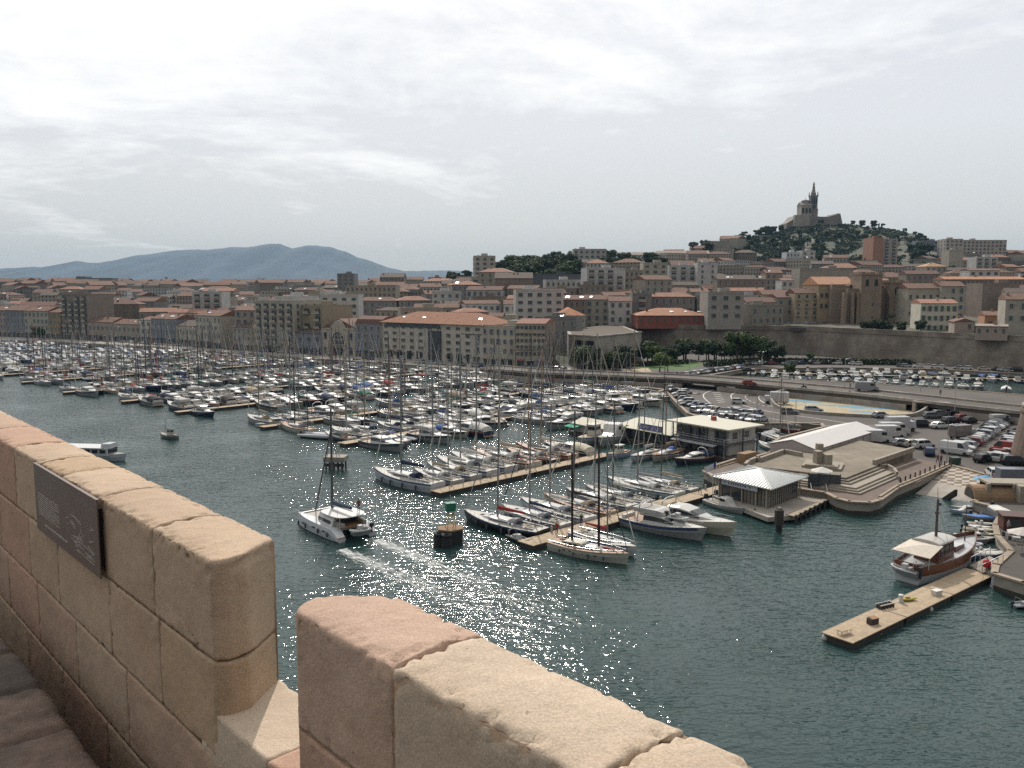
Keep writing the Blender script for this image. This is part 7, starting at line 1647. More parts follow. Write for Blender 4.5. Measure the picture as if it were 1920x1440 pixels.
pas = thing('passenger_boat', 'white-roofed passenger boat passing close beyond the parapet', 'passenger boat')
h, dk = hull_parts(pas, 15, 4.4, 1.1, 1.5, (.55, .57, .6), tr=.9, rake=.6)
c = MB().box((-.6, 0, 1.9), (11.5, 3.7, 1.4)).build('cabin', M['gel'], pas, (.52, .54, .56)); MB().box((-1.6, 0, 2.72), (11.5, 4.3, .14)).build('roof', M['gel'], pas, (.66, .66, .66)); MB().box((4.5, 0, 3.0), (2.0, 2.8, .9), top=.85).build('wheelhouse', M['gel'], pas, (.5, .52, .55))
for k in range(7):
 for s in (-1, 1): MB().box((-5.4 + 1.6 * k, s * 1.83, 2.05), (1.2, .1, .7)).build('window', M['glass'], c)
MB().box((5.18, 0, 2.0), (.1, 3.0, .9)).build('window', M['glass'], c); MB().tube((4, .6, 3.4), (4, .6, 5.6), .04, .03, 5).build('mast', M['steel'], pas)
b = MB(); b.path([(4.2, -1.9, 2.3), (7, 0, 2.6), (4.2, 1.9, 2.3)], .03, 4); b.build('bow_rail', M['steel'], pas)
pasP = Proto(pas); p = W(166, 862, 0); pasP.put('white-roofed passenger boat passing close beyond the parapet', 'passenger boat', (p.x, p.y, 0), -.12, None, .95)
lp = Proto(pointu(6.5, hull=(.12, .16, .15), cabin=True, awning=(.03, .09, .07), stripe=(.4, .4, .4, .1))); at_px(lp, 334, 824, 302, 820, 6.5, 'small dark boat with green awning alone in the open water at left', 'motorboat')
br = Proto(rib(11, (.42, .44, .48), cover=(.50, .50, .52))); at_px(br, 566, 818, 642, 824, 11, 'big grey inflatable boat with covered console at the second pontoon tip', 'inflatable boat')
tg = Proto(pointu(12, hull=(.50, .52, .53), stripe=(.3, .05, .03, .12))); at_px(tg, 552, 796, 480, 801, 12, 'white cabin launch with red lifebuoy at the third pontoon tip', 'fishing boat')
at_px(OB['d'], 520, 803, 578, 798, 7.5, 'narrow white open boat with a short mast beside the cabin launch', 'fishing boat', {'hull': WHH})
GH = 'boats moored at the clubhouse'
at_px(OB['d'], 1180, 853, 1138, 862, 7.5, 'blue-grey fishing boat with upright bow left of the clubhouse', 'fishing boat', {'hull': (.36, .40, .46)}, GH, 1.1)
at_px(SY['b'], 1234, 852, 1187, 866, 9.5, 'grey sailing yacht under a pale tarpaulin by the clubhouse', 'sailing yacht', {'hull': (.45, .46, .5), 'sail_cover': LTC, **silver(AL)}, GH)
at_px(SY['d'], 1276, 850, 1226, 866, 12, 'brown-decked sailing yacht beside the cream launch', 'sailing yacht', {'hull': (.45, .40, .34), 'sail_cover': TANC, **silver((.2, .13, .09))}, GH)
at_px(MC['d'], 1334, 862, 1272, 872, 9, 'cream sport cruiser with dark hull side and navy hood by the clubhouse', 'motor cruiser', {'hull': (.05, .05, .07), 'deck': CREAMH, 'cockpit_cover': NAVY}, GH)
for k, (x0, y0, x1, y1, lab, pr, Lp, col) in enumerate([
 (1136, 822, 1085, 838, 'wooden-topped white launch under a cream awning behind the middle pontoon', OB['d'], 7.5, {'hull': WHH}),
 (1175, 816, 1128, 838, 'small white cabin boat left of the clubhouse wing', OB['c'], 6.8, {}),
 (1100, 796, 1028, 806, 'white flybridge cruiser with black top behind the middle pontoon', MC['b'], 11.5, {'hull': WHH}),
 (1010, 776, 944, 786, 'white and navy flybridge yacht at the end of the second pontoon', MC['b'], 11.5, {'hull': (.52, .55, .62)}),
 (948, 798, 858, 802, 'long white sport cruiser with a black hull band', MC['a'], 10, {'hull': WHH, 'stripe': BLK}),
 (1440, 822, 1478, 838, 'small grey sailing boat behind the clubhouse', SY['b'], 9.5, {'hull': (.42, .42, .42), 'sail_cover': LTC}),
 (1500, 812, 1443, 806, 'red-hulled old sailing boat behind the white marquee', SY['d'], 12, {'hull': (.22, .03, .025), 'sail_cover': LTC}),
 (1440, 806, 1405, 800, 'white sailing boat left of the red-hulled one', SY['b'], 9.5, {'hull': WHH, 'sail_cover': NAVY}),
 (1462, 848, 1425, 836, 'white speedboat between clubhouse and low esplanade wall', OB['a'], 6.5, {'hull': WHH}),
 (1425, 826, 1450, 816, 'grey motorboat under cover right of the clubhouse', OB['b'], 6.2, {'hull': WHH, 'boat_cover': GRYC}),
 (1223, 752, 1230, 761, 'white stern-on motor yacht at the quay below the raised road', MC['b'], 11.5, {'hull': WHH})]):
 at_px(pr, x0, y0, x1, y1, Lp, lab, 'boat', col)
GR = 'small craft tied along the right-hand quay'
for x0, y0, x1, y1, lab, pr, Lp, col in [
 (1834, 958, 1786, 954, 'small pale green dinghy boat at the top of the right-hand row', OB['a'], 6.5, {'hull': (.45, .50, .46)}),
 (1850, 964, 1786, 963, 'light blue boat with white foredeck near the vaulted boathouse', OB['c'], 6.8, {'hull': (.36, .43, .55), 'deck': (.34, .42, .54)}),
 (1870, 976, 1808, 972, 'white boat with a bright blue cover in the right-hand row', OB['b'], 6.2, {'hull': WHH, 'boat_cover': (.08, .2, .5)}),
 (1812, 984, 1868, 988, 'white boat with outboard, upper middle of the right-hand row', OB['a'], 6.5, {'hull': WHH}),
 (1806, 994, 1868, 1000, 'cream motorboat with console and black outboard on the right', OB['a'], 6.5, {'hull': CREAMH, 'deck': (.55, .50, .36)}),
 (1804, 1002, 1866, 1008, 'cream cabin boat with yellowish hull in the right-hand row', OB['c'], 6.8, {'hull': (.50, .46, .32), 'deck': (.52, .48, .36)}),
 (1764, 1010, 1846, 1020, 'long white speedboat above the grey inflatable on the right', OB['a'], 6.5, {'hull': WHH}),
 (1760, 1022, 1842, 1030, 'big grey inflatable boat with white sun pads on the right', OB['e'], 6.5, {'tube': (.42, .44, .49)}),
 (1816, 1046, 1886, 1044, 'blue-hulled white boat between wooden boat and quay', OB['b'], 6.2, {'hull': (.16, .22, .40), 'boat_cover': (.52, .51, .48)}),
 (1822, 968, 1876, 968, 'small grey motorboat between the light blue and blue-covered boats', OB['a'], 6.5, {'hull': (.3, .3, .32)}),
 (1815, 989, 1862, 994, 'small white boat under pale cover between two outboard boats', OB['b'], 6.2, {'hull': WHH, 'boat_cover': LTC}),
 (1790, 1014, 1862, 1016, 'white cabin boat just above the long speedboat on the right', OB['c'], 6.8, {'hull': WHH}),
 (1812, 1036, 1866, 1037, 'small white motorboat between inflatable and blue-hulled boat', OB['a'], 6.5, {'hull': WHH}),
 (1900, 1140, 1960, 1135, 'grey inflatable boat cut by the right edge of the photo', OB['e'], 6.5, {'tube': (.22, .24, .28)}),
 (1862, 957, 1905, 978, 'motorboat under a white tarpaulin hauled out on the right quay', OB['b'], 6.2, {'hull': WHH, 'boat_cover': (.58, .57, .54)})]:
 at_px(pr, x0, y0, x1, y1, Lp, lab, 'motorboat', col, GR, z=0.0 if 'hauled' not in lab else 2.0)
def basin2():
 r = random.Random(31); items = []; n = 0
 poly = hole_pts
 for row, (a, c) in enumerate(((W(1335, 706, 0), W(1400, 694, 0)), (W(1402, 694, 0), W(2010, 709, 0)), (W(1400, 701, 0), W(1940, 716, 0)), (W(1440, 711, 0), W(1900, 734, 0)))):
  d = c - a; L = d.length; k = int(L / 3.9); nrm = Vector((-d.y, d.x, 0)).normalized()
  if row in (2,): pontoon(P2(a) + P2(nrm) * 1.0, P2(c) + P2(nrm) * 1.0, 1.6, 'floating pontoon down the middle of the second basin', group=None)
  for i in range(k):
   if r.random() < .08: continue
   p = a + d * (i + .5) / k + nrm * (-4.4 if row == 1 else 0 if row != 2 else -3.5); 
   if not inside((p.x, p.y), poly): continue
   q = PX((p.x, p.y, 1))
   if q[0] > 1935: continue
   pr, Lp, nm = r.choice([(MC['a'], 10, 'sport cruiser'), (MC['c'], 8.5, 'covered cruiser'), (OB['c'], 6.8, 'cabin boat'), (OB['a'], 6.5, 'open motorboat'), (OB['b'], 6.2, 'covered motorboat'), (MC['d'], 9, 'hooded cruiser')]); l = r.uniform(6.5, 10)
   hc = r.choice([WHH] * 6 + [NAVY, CREAMH]); cv = r.choice([NAVY, BLUC, LTC, GRYC, TANC])
   o = pr.put('x', 'motorboat', (p.x, p.y, 0), angle(nrm) + (pi if r.random() < .5 else 0) + r.uniform(-.12, .12), 'motorboats in the second basin below the rampart', l / Lp, {'hull': hc, 'cockpit_cover': cv, 'boat_cover': cv}); n += 1
   boats_lab.append((o, q[0], f'{CNM[hc]} {nm}', ['by the basin corner', 'in the back row of the second basin', 'in the middle row of the second basin', 'in the front row of the second basin'][row]))
 print('basin', n)
basin2()
ordinal_labels(boats_lab)
for p in list(SY.values()) + list(MC.values()) + list(OB.values()) + [nearA, nearB]: p.drop()
t0 = W(1897, 868, LZ); rt = thing('round_stone_tower', 'foot of a big battered stone tower at the right edge', 'tower', (t0.x + 12.0, t0.y + 1, LZ)); MB().lathe([(10.3, 0), (8.9, 8.3), (9.1, 8.4), (9.1, 8.8), (8.8, 8.8), (8.6, 9.4)], 40).build('tower_wall', M['towerstone'], rt); MB().lathe([(8.9, 9.4), (8.9, 9.7), (4, 9.8)], 40).build('coping', M['coping'], rt)
v = W(1880, 940, LZ); bh = thing('vaulted_boathouse', 'low barrel-vaulted stone boathouse at the head of the right quay', 'boathouse', (v.x, v.y + 1, LZ), -.12)
secs = [[(x, 1.9 * cos(pi * i / 12) + 1, 1.9 * sin(pi * i / 12)) for i in range(13)] for x in (-3.6, 2.0)]; MB().loft(secs).build('vault', M['rust2'] if 'rust2' in M else M['rust'], bh); MB().loft([[(x, 1.5 * cos(pi * i / 12) + 1, 1.5 * sin(pi * i / 12) + .02) for i in range(13)] for x in (-3.68, -3.5)]).build('vault_mouth', M['darkwood'], bh)
MB().box((2.8, .4, 1.2), (1.6, 4.4, 2.4)).build('pier', M['coping'], bh)
sh = W(1926, 946, LZ); s_ = thing('quay_shelter', 'open flat-roofed stone shelter with dark inside at the right edge', 'shelter', (sh.x, sh.y + 2.5, LZ), -.1); MB().box((0, 1.6, 2.3), (8, 3.4, .3)).build('roof', M['coping'], s_)
for x in (-4.1, -.5, 4): MB().box((x, -.2, 1.2), (.5, .5, 2.4)).build('post', M['coping'], s_)
MB().box((0, 3.1, 1.2), (7.6, .3, 2.0)).build('back_wall', M['towerstone'], s_)
cf = W(1916, 998, LZ); c_ = thing('quay_cafe', 'dark red timber cafe hut with a planted roof on the right quay', 'cafe', (cf.x + 1, cf.y, LZ), -.25); MB().box((0, 1.2, .9), (6, 2.4, 1.8)).build('wall', M['plain'], c_, (.09, .03, .02)); MB().box((0, 1.2, 1.88), (6.4, 2.9, .14)).build('roof', M['plain'], c_, (.07, .03, .022)); MB().box((-1.8, -.03, 1.0), (1.6, .08, 1.0)).build('window', M['tint'], c_); MB().box((.6, -.03, .85), (1.0, .08, 1.6)).build('door', M['glass'], c_)
def parasol(x, y, col, lab):
 p = W(x, y, LZ); t = thing('parasol', lab, 'parasol', p); MB().tube((0, 0, 0), (0, 0, 2.5), .04, .03, 6).build('pole', M['steel'], t)
 MB().lathe([(1.7, 2.1), (1.65, 2.15), (.05, 2.75)], 8).build('canopy', M['canvas'], t, col)
parasol(1846, 925, (.10, .30, .52), 'bright blue parasol above the vaulted boathouse'); parasol(1916, 1032, (.5, .46, .42), 'pale parasol on the cafe terrace at the right edge'); parasol(1540, 908, (.56, .54, .5), 'cream parasol just right of the white-roofed pavilion')
def table(x, y, lab):
 p = W(x, y, LZ); t = thing('cafe_table', lab, 'table', p, BR.random()); MB().box((0, 0, .73), (.8, .8, .04)).build('table_top', M['steel'], t); MB().tube((0, 0, 0), (0, 0, .72), .04, .04, 5).build('leg', M['steel'], t)
 for k in range(2):
  a = k * pi + .4; c = thing('cafe_chair', lab.replace('table', f'chair, {["left","right"][k]} side of the table'), 'chair', (p.x + .9 * cos(a), p.y + .9 * sin(a), LZ), a); MB().box((0, 0, .45), (.42, .42, .04)).build('seat', M['black'], c); MB().box((.2, 0, .7), (.04, .42, .5)).build('backrest', M['black'], c)
  for sx in (-.17, .17):
   for sy in (-.17, .17): MB().box((sx, sy, .22), (.03, .03, .43)).build('leg', M['steel'], c)
table(1893, 1010, 'metal cafe table nearest the quay corner'); table(1905, 1018, 'metal cafe table beside the pale parasol'); table(1915, 1012, 'metal cafe table against the red hut')
fn = thing('quay_fence', 'short row of dark posts with chain beside the chequered paving', 'fence')
for k in range(11):
 p = W(1688 + 92 * k / 10, 909 - 36 * k / 10, LZ); MB().box((p.x, p.y, LZ + .55), (.16, .16, 1.1)).build('post', M['black'], fn)
b = MB(); wallrun(b, [(1650, 934), (1684, 912), (1724, 896.5), (1782, 871)], LZ, .35, .35, zp=LZ); b.build('kerb_wall', M['quaystone'], fn)
qw = thing('quay_wall', 'low brown masonry wall along the left tip of the esplanade quay', 'wall'); b = MB(); wallrun(b, [(1324, 882), (1378, 865)], LZ, .5, .5, zp=LZ); b.build('coping', M['quaystone'], qw); p = W(1400, 866, LZ); MB().box((p.x, p.y, LZ + .85), (3.6, 1.6, 1.7), .7).build('block', M['rust'], qw)
gs = thing('landing_screen', 'blue glazed screen with white rails between pavilion and quay', 'screen', (*W(1545, 916, LZ)[:2], LZ), -.25); MB().box((0, 0, 1.1), (4.6, .1, 2.2)).build('glass_panel', M['screen'] if 'screen' in M else M['tint'], gs)
for x in (-2.3, -.8, .8, 2.3): MB().box((x, 0, 1.2), (.08, .14, 2.4)).build('post', M['black'], gs)
st = thing('landing_steps', 'white railed landing steps down to the pavilion platform', 'steps', (*W(1536, 928, 1.2)[:2], .95), -.2)
for k in range(4): MB().box((0, .35 * k, .12 + .2 * k), (2.2, .35, .22)).build('step', M['coping'], st)
for s in (-1, 1): MB().path([(s * 1.1, -.2, .9), (s * 1.1, 1.4, 1.7)], .05, 5).build('handrail', M['plain'], st, (.55, .55, .55))
for k, (x, y, col, lab) in enumerate(((1336, 938, (.55, .56, .6), 'white flag on the leftmost pole beside the pavilion'), (1341, 935, (.03, .04, .16), 'dark blue flag on the middle pole beside the pavilion'), (1347, 936, None, 'bare flagpole nearest to the pavilion'))):
 p = W(x, y, .7); t = thing('flagpole', lab, 'flagpole', p); MB().tube((0, 0, 0), (0, 0, 5.6), .05, .035, 6).build('pole', M['alloy'], t, (.55, .55, .55))
 if col: b = MB(); q = [[(-.03 - .28 * i, .06 * sin(i * 1.3), 5.5 - .10 * i), (-.03 - .28 * i, .06 * sin(i * 1.3), 4.7 - .16 * i)] for i in range(5)]; b.add([v for a in q for v in a] + [(v[0], v[1] + .02, v[2]) for a in q for v in a], [(i * 2, i * 2 + 1, i * 2 + 3, i * 2 + 2) for i in range(4)] + [(10 + i * 2 + 2, 10 + i * 2 + 3, 10 + i * 2 + 1, 10 + i * 2) for i in range(4)]); b.build('flag', M['canvas'], t, col)
# ================================================================ vehicles
def car(kind='hatch'):
 root = thing('parked_car', 'x', 'car'); 
 L, Wd, H = {'hatch': (4.0, 1.7, 1.48), 'sedan': (4.5, 1.75, 1.42), 'suv': (4.5, 1.85, 1.7), 'van': (5.4, 2.0, 2.3), 'estate': (4.4, 1.75, 1.5)}[kind]; w = Wd / 2
 P = {'hatch': dict(hood=.92, wsb=.95, wst=.25, rt=-1.35, rb=-1.85, belt=.95), 'sedan': dict(hood=.88, wsb=1.0, wst=.30, rt=-.95, rb=-1.55, belt=.93), 'suv': dict(hood=1.05, wsb=1.15, wst=.45, rt=-1.75, rb=-2.1, belt=1.08), 'van': dict(hood=1.15, wsb=2.0, wst=1.2, rt=-2.62, rb=-2.66, belt=1.3), 'estate': dict(hood=.9, wsb=1.0, wst=.3, rt=-1.75, rb=-2.05, belt=.94)}[kind]
 bl = P['belt']; hd = P['hood']; f = L / 2
 secs = []
 for x, zt, ww, zb in ((-f, bl - .28, .86, .38), (-f + .08, bl - .04, .95, .26), (-f * .55, bl, 1.0, .2), (0, bl, 1.0, .2), (P['wsb'] * .9, bl, 1.0, .2), (f * .72, hd - .07, .97, .2), (f - .15, hd - .24, .9, .24), (f, hd - .42, .8, .34)):
  a = w * ww; secs.append([(x, -a * .94, zb), (x, -a, zb + .2), (x, -a, zt - .22), (x, -a * .93, zt), (x, a * .93, zt), (x, a, zt - .22), (x, a, zb + .2), (x, a * .94, zb)])
 MB().loft(secs).build('body', M['paint'], root, (.3, .3, .3))
 xb, xt, rt, rb = P['wsb'], P['wst'], P['rt'], P['rb']; g = MB(); lo = [(xb, .90), (xb, -.90), (rb, -.90), (rb, .90)]; hi = [(xt, .76), (xt, -.76), (rt, -.76), (rt, .76)]
 g.loft([[(x, y * w, bl - .03) for x, y in lo], [(x, y * w, H - .06) for x, y in hi]]); g.build('window', M['glass'], root)
 r = MB(); r.loft([[(x * 1.0 + .03 * (1 if x > 0 else -1), y * w * 1.03, H - .08) for x, y in hi], [(x * .9, y * w * .93, H) for x, y in hi]])
 for x0, x1 in (((xt + xb) / 2 + .02, 0), ):
  pass
 for s in (-1, 1):
  r.tube((xb, s * .9 * w, bl), (xt, s * .77 * w, H - .05), .045, .045, 4); r.tube((rb, s * .9 * w, bl), (rt, s * .77 * w, H - .05), .06, .06, 4); m = (xt + rt) / 2; r.tube((m + .1, s * .91 * w, bl), (m, s * .775 * w, H - .05), .05, .05, 4)
  if kind == 'van': r.loft([[(rt + .05, s * w * .94, bl - .02), (.6, s * w * .94, bl - .02), (.5, s * w * .80, H - .05), (rt + .05, s * w * .80, H - .05)], [(rt + .05, s * w * .90, bl - .02), (.6, s * w * .90, bl - .02), (.5, s * w * .74, H - .05), (rt + .05, s * w * .74, H - .05)]])
 r.build('roof', M['paint'], root, (.3, .3, .3))
 wr = .31 if kind not in ('van', 'suv') else .36
 for x in (f - .82, -f + .78):
  for s in (-1, 1): MB().tube((x, s * (w - .2), wr), (x, s * (w + .01), wr), wr, wr, 12).build('wheel', M['black'], root)
 for s in (-1, 1):
  MB().box((f - .08, s * w * .66, hd - .34), (.16, .32, .14)).build('headlight', M['lampglass'], root); MB().box((-f + .04, s * w * .74, bl - .2), (.1, .2, .24)).build('tail_light', M['taillight'], root)
 return root
M['lampglass'] = mk('headlight_glass', (.5, .5, .5), .15, na=0); M['taillight'] = mk('tail_light', (.2, .01, .01), .3, na=0)
CARS = {k: Proto(car(k)) for k in ('hatch', 'sedan', 'suv', 'van', 'estate')}
CC = {(.55, .55, .54): 'white', (.30, .31, .33): 'silver', (.12, .125, .13): 'grey', (.015, .015, .018): 'black', (.03, .05, .14): 'blue', (.22, .03, .02): 'red', (.38, .35, .29): 'beige'}
CT = {'hatch': 'hatchback', 'sedan': 'saloon car', 'suv': 'tall car', 'van': 'van', 'estate': 'estate car'}
cars_lab = []; CRr = random.Random(9)
def put_car(p, rz, place, group, kind=None, col=None, label=None, key=None):
 kind = kind or CRr.choice(['hatch', 'hatch', 'hatch', 'sedan', 'suv', 'estate', 'estate'] + (['van'] if CRr.random() < .12 else [])); col = col or CRr.choice(list(CC)[:1] * 4 + list(CC)[1:2] * 4 + list(CC)[2:3] * 3 + list(CC)[3:4] * 3 + list(CC)[4:])
 o = CARS[kind].put(label or 'x', 'van' if kind == 'van' else 'car', (p.x, p.y, p.z), rz, group, None, {'body': col, 'roof': col}, name='parked_van' if kind == 'van' else 'parked_car')
 if not label: cars_lab.append((o, key if key is not None else PX(p)[0], f'{CC[col]} {CT[kind]}', place))
 return o
def car_row(x0, y0, x1, y1, n, place, z=LZ + .02, turn=pi / 2, group='parked cars', skip=.06, flip=.5, jit=.3, kinds=None):
 a, c = W(x0, y0, z), W(x1, y1, z); d = c - a; rz = angle(d) + turn
 for i in range(n):
  if CRr.random() < skip: continue
  p = a.lerp(c, (i + .5) / n); q = Vector((cos(rz), sin(rz), 0)) * CRr.uniform(-jit, jit); put_car(p + q, rz + (pi if CRr.random() < flip else 0) + CRr.uniform(-.05, .05), place, group, kind=kinds)
car_row(1788, 853, 1906, 777, 26, 'in the left row of the right-hand car park', group='cars in the right-hand car park', skip=.12, turn=R(78))
car_row(1868, 868, 1915, 814, 15, 'in the row against the round stone tower', group='cars in the right-hand car park', turn=R(80))
for x, y, t, k, c, lab in ((1844, 866, .5, 'hatch', (.015, .015, .018), 'black hatchback at the near end of the tower row'), (1870, 863, .1, 'estate', (.30, .31, .33), 'silver estate car at the near end of the tower row'), (1904, 872, -.2, 'suv', (.015, .015, .018), 'black tall car beside the tower foot'), (1862, 893, 1.3, 'estate', (.55, .55, .54), 'white estate car above the chequered paving'), (1889, 896, 1.3, 'hatch', (.55, .55, .54), 'white hatchback right of the white estate above the paving'), (1693, 836, .1, 'hatch', (.30, .31, .33), 'silver hatchback right of the white vans'), (1712, 838, .2, 'hatch', (.38, .35, .29), 'beige hatchback right of the silver one'), (1731, 840, .3, 'suv', (.55, .55, .54), 'white tall car near the esplanade corner'), (1742, 853, 1.2, 'hatch', (.03, .05, .14), 'dark blue hatchback at the esplanade corner'),
   (1729, 800, .1, 'suv', (.015, .015, .018), 'black off-road car alone on the crossroads'), (1762, 803, .2, 'sedan', (.55, .55, .54), 'white saloon on the crossroads by the double lamp'), (1783, 793, .3, 'estate', (.015, .015, .018), 'black estate car under the double street lamp'), (1803, 788, .4, 'hatch', (.22, .03, .02), 'red-brown hatchback left of a white saloon on the upper lot'), (1818, 793, .5, 'hatch', (.015, .015, .018), 'small black hatchback in front of the white saloon'), (1828, 782, .2, 'sedan', (.55, .55, .54), 'white saloon beside the concrete ramp wall'), (1748, 784, .1, 'estate', (.12, .125, .13), 'grey estate car below the oval plaza end'), (1763, 780, .1, 'hatch', (.12, .125, .13), 'grey hatchback at the underpass mouth'),
   (1351, 725, .2, 'hatch', (.55, .55, .54), 'white hatchback driving on the curved ramp'), (1526, 772, -.1, 'estate', (.30, .31, .33), 'silver estate car driving below the oval plaza'), (1480, 776, -.3, 'estate', (.12, .125, .13), 'dark grey estate car driving behind the clubhouse'), (1652, 783, .2, 'hatch', (.30, .31, .33), 'silver hatchback half hidden by the oval wall'), (1385, 757, -.2, 'hatch', (.55, .55, .54), 'white hatchback at the foot of the curved ramp'), (1286, 738, .3, 'hatch', (.55, .55, .54), 'white hatchback by the quay left of the ramp')):
 put_car(W(x, y, LZ + .02), t, '', 'cars on the quays', k, c, lab)
put_car(W(1403, 697, RZ) + Vector((0, 0, 0)), -.15, '', 'cars on the raised road', 'sedan', (.015, .015, .018), 'black saloon on the raised road above the ramp'); put_car(W(1405, 722, RZ + .01), -.15, '', 'cars on the raised road', 'hatch', (.22, .03, .02), 'red hatchback on the raised road above the ramp')
def bigvan():
 root = thing('white_van', 'x', 'van'); b = MB(); w = 1.0
 prof = [(-2.9, .35), (-2.9, 2.45), (1.2, 2.5), (1.75, 2.35), (2.35, 1.45), (2.95, 1.2), (3.0, .4)]
 b.loft([[(x, -w, z) for x, z in prof], [(x, -w * .98, z) for x, z in prof], [(x, w, z) for x, z in prof]][::2]); b.build('body', M['paint'], root, (.55, .55, .54))
 g = MB(); g.add([(1.82, -.85, 2.28), (1.82, .85, 2.28), (2.36, .88, 1.5), (2.36, -.88, 1.5)], [(0, 3, 2, 1)]); 
 for s in (-1, 1): g.box((1.35, s * 1.0, 1.85), (1.0, .04, .6)); 
 g.build('windscreen', M['glass'], root)
 for x in (-1.9, 2.0):
  for s in (-1, 1): MB().tube((x, s * .8, .36), (x, s * 1.02, .36), .36, .36, 12).build('wheel', M['black'], root)
 for s in (-1, 1): MB().box((2.98, s * .7, .95), (.1, .3, .25)).build('headlight', M['lampglass'], root); MB().box((-2.9, s * .85, 1.1), (.06, .12, .5)).build('tail_light', M['taillight'], root)
 MB().box((2.9, 0, .5), (.3, 1.9, .3)).build('bumper', M['black'], root); return root
def truck():
 root = thing('box_truck', 'x', 'truck'); MB().box((-.8, 0, 1.9), (4.6, 2.2, 2.5)).build('cargo_box', M['paint'], root, (.5, .5, .52)); c = MB().box((2.3, 0, 1.25), (1.6, 2.0, 1.8), topx=.7, top=.9).build('cab', M['paint'], root, (.5, .5, .52)); MB().box((2.75, 0, 1.65), (.5, 1.7, .6)).build('windscreen', M['glass'], c); MB().box((0, 0, .5), (6, 1.0, .25)).build('chassis', M['black'], root)
 for x in (-2.1, 2.2):
  for s in (-1, 1): MB().tube((x, s * .8, .42), (x, s * 1.05, .42), .42, .42, 12).build('wheel', M['black'], root)
 return root
BV = Proto(bigvan()); BT = Proto(truck()); GV = 'vans and trucks by the white marquee'
BV.put('long white van nearest to the esplanade edge', 'van', W(1641, 829, LZ + .02), -.05, GV); BV.put('white van behind the long one beside the marquee end', 'van', W(1668, 820, LZ + .02), -.05, GV); BV.put('third white van, half hidden beyond the other two', 'van', W(1676, 814, LZ + .02), -.1, GV)
BT.put('white box truck parked at the marquee end', 'truck', W(1688, 808, LZ + .02), .1, GV); BT.put('white box truck driving on the ramp beside the oval plaza', 'truck', W(1455, 757, LZ + .02), pi - .2); BV.put('silver minibus driving on the raised road', 'van', W(1624, 733, RZ + .02), -.25, None, 1.0, {'body': (.3, .31, .33)}); BT.put('brownish box truck in the left car park row', 'truck', W(1804, 822, LZ + .02), .3, None, .9, {'cargo_box': (.18, .16, .15), 'cab': (.3, .3, .3)})
BT.put('blue-sided flatbed truck at the right edge above the quay', 'truck', W(1905, 912, LZ + .02), -.1, None, .9, {'cargo_box': (.16, .18, .22), 'cab': (.5, .4, .1)}); BV.put('white camper van in the left car park row', 'van', W(1876, 793, LZ + .02), .1, None, .8)
car_row(1322, 784, 1432, 791, 13, 'in the front row behind the clubhouse', group='cars behind the clubhouse', turn=R(70), skip=.05)
car_row(1300, 772, 1425, 779, 14, 'in the back row behind the clubhouse', group='cars behind the clubhouse', turn=R(75), skip=.08)
car_row(1286, 760, 1340, 768, 5, 'by the foot of the curved ramp', group='cars behind the clubhouse', turn=R(60))
car_row(1255, 726, 1292, 760, 7, 'along the quay left of the ramp', group='cars on the quays', turn=R(90))
car_row(1140, 712, 1250, 720, 15, 'on the low quay under the raised road', group='cars on the quays', turn=R(80), skip=.2)
car_row(1272, 706, 1392, 690, 26, 'in the slanting line beside the second basin', group='cars near the second basin', turn=R(50), skip=.05)
car_row(1395, 684, 1560, 683, 26, 'in the line at the rampart foot, left part', group='cars near the second basin', turn=R(10), skip=.35)
car_row(1560, 683, 1910, 697, 44, 'in the line at the rampart foot, right part', group='cars near the second basin', turn=R(5), skip=.72)
car_row(1425, 608, 1548, 609, 22, 'on the terrace above the rampart', z=WT + .1, group='cars on the rampart terrace', turn=R(80), skip=.15)
car_row(640, 671, 990, 695, 60, 'on the road before the quay houses, middle part', group='cars on the far quay road', turn=0, skip=.62); car_row(150, 637, 620, 668, 80, 'on the road before the quay houses, left part', group='cars on the far quay road', turn=0, skip=.75)
car_row(990, 693, 1060, 695, 12, 'at the foot of the corner building', group='cars on the far quay road', turn=R(85), skip=.2)
ordinal_labels(cars_lab)
for p in list(CARS.values()) + [BV, BT]: p.drop()
struct(MB().prism([(q.x, q.y) for q in (AT(1396, 610, 409), AT(1545, 612, 388), AT(1560, 608, 440), AT(1396, 606, 440))], WT - 1.5, WT + .05).build('terrace_ground', M['asphalt']))
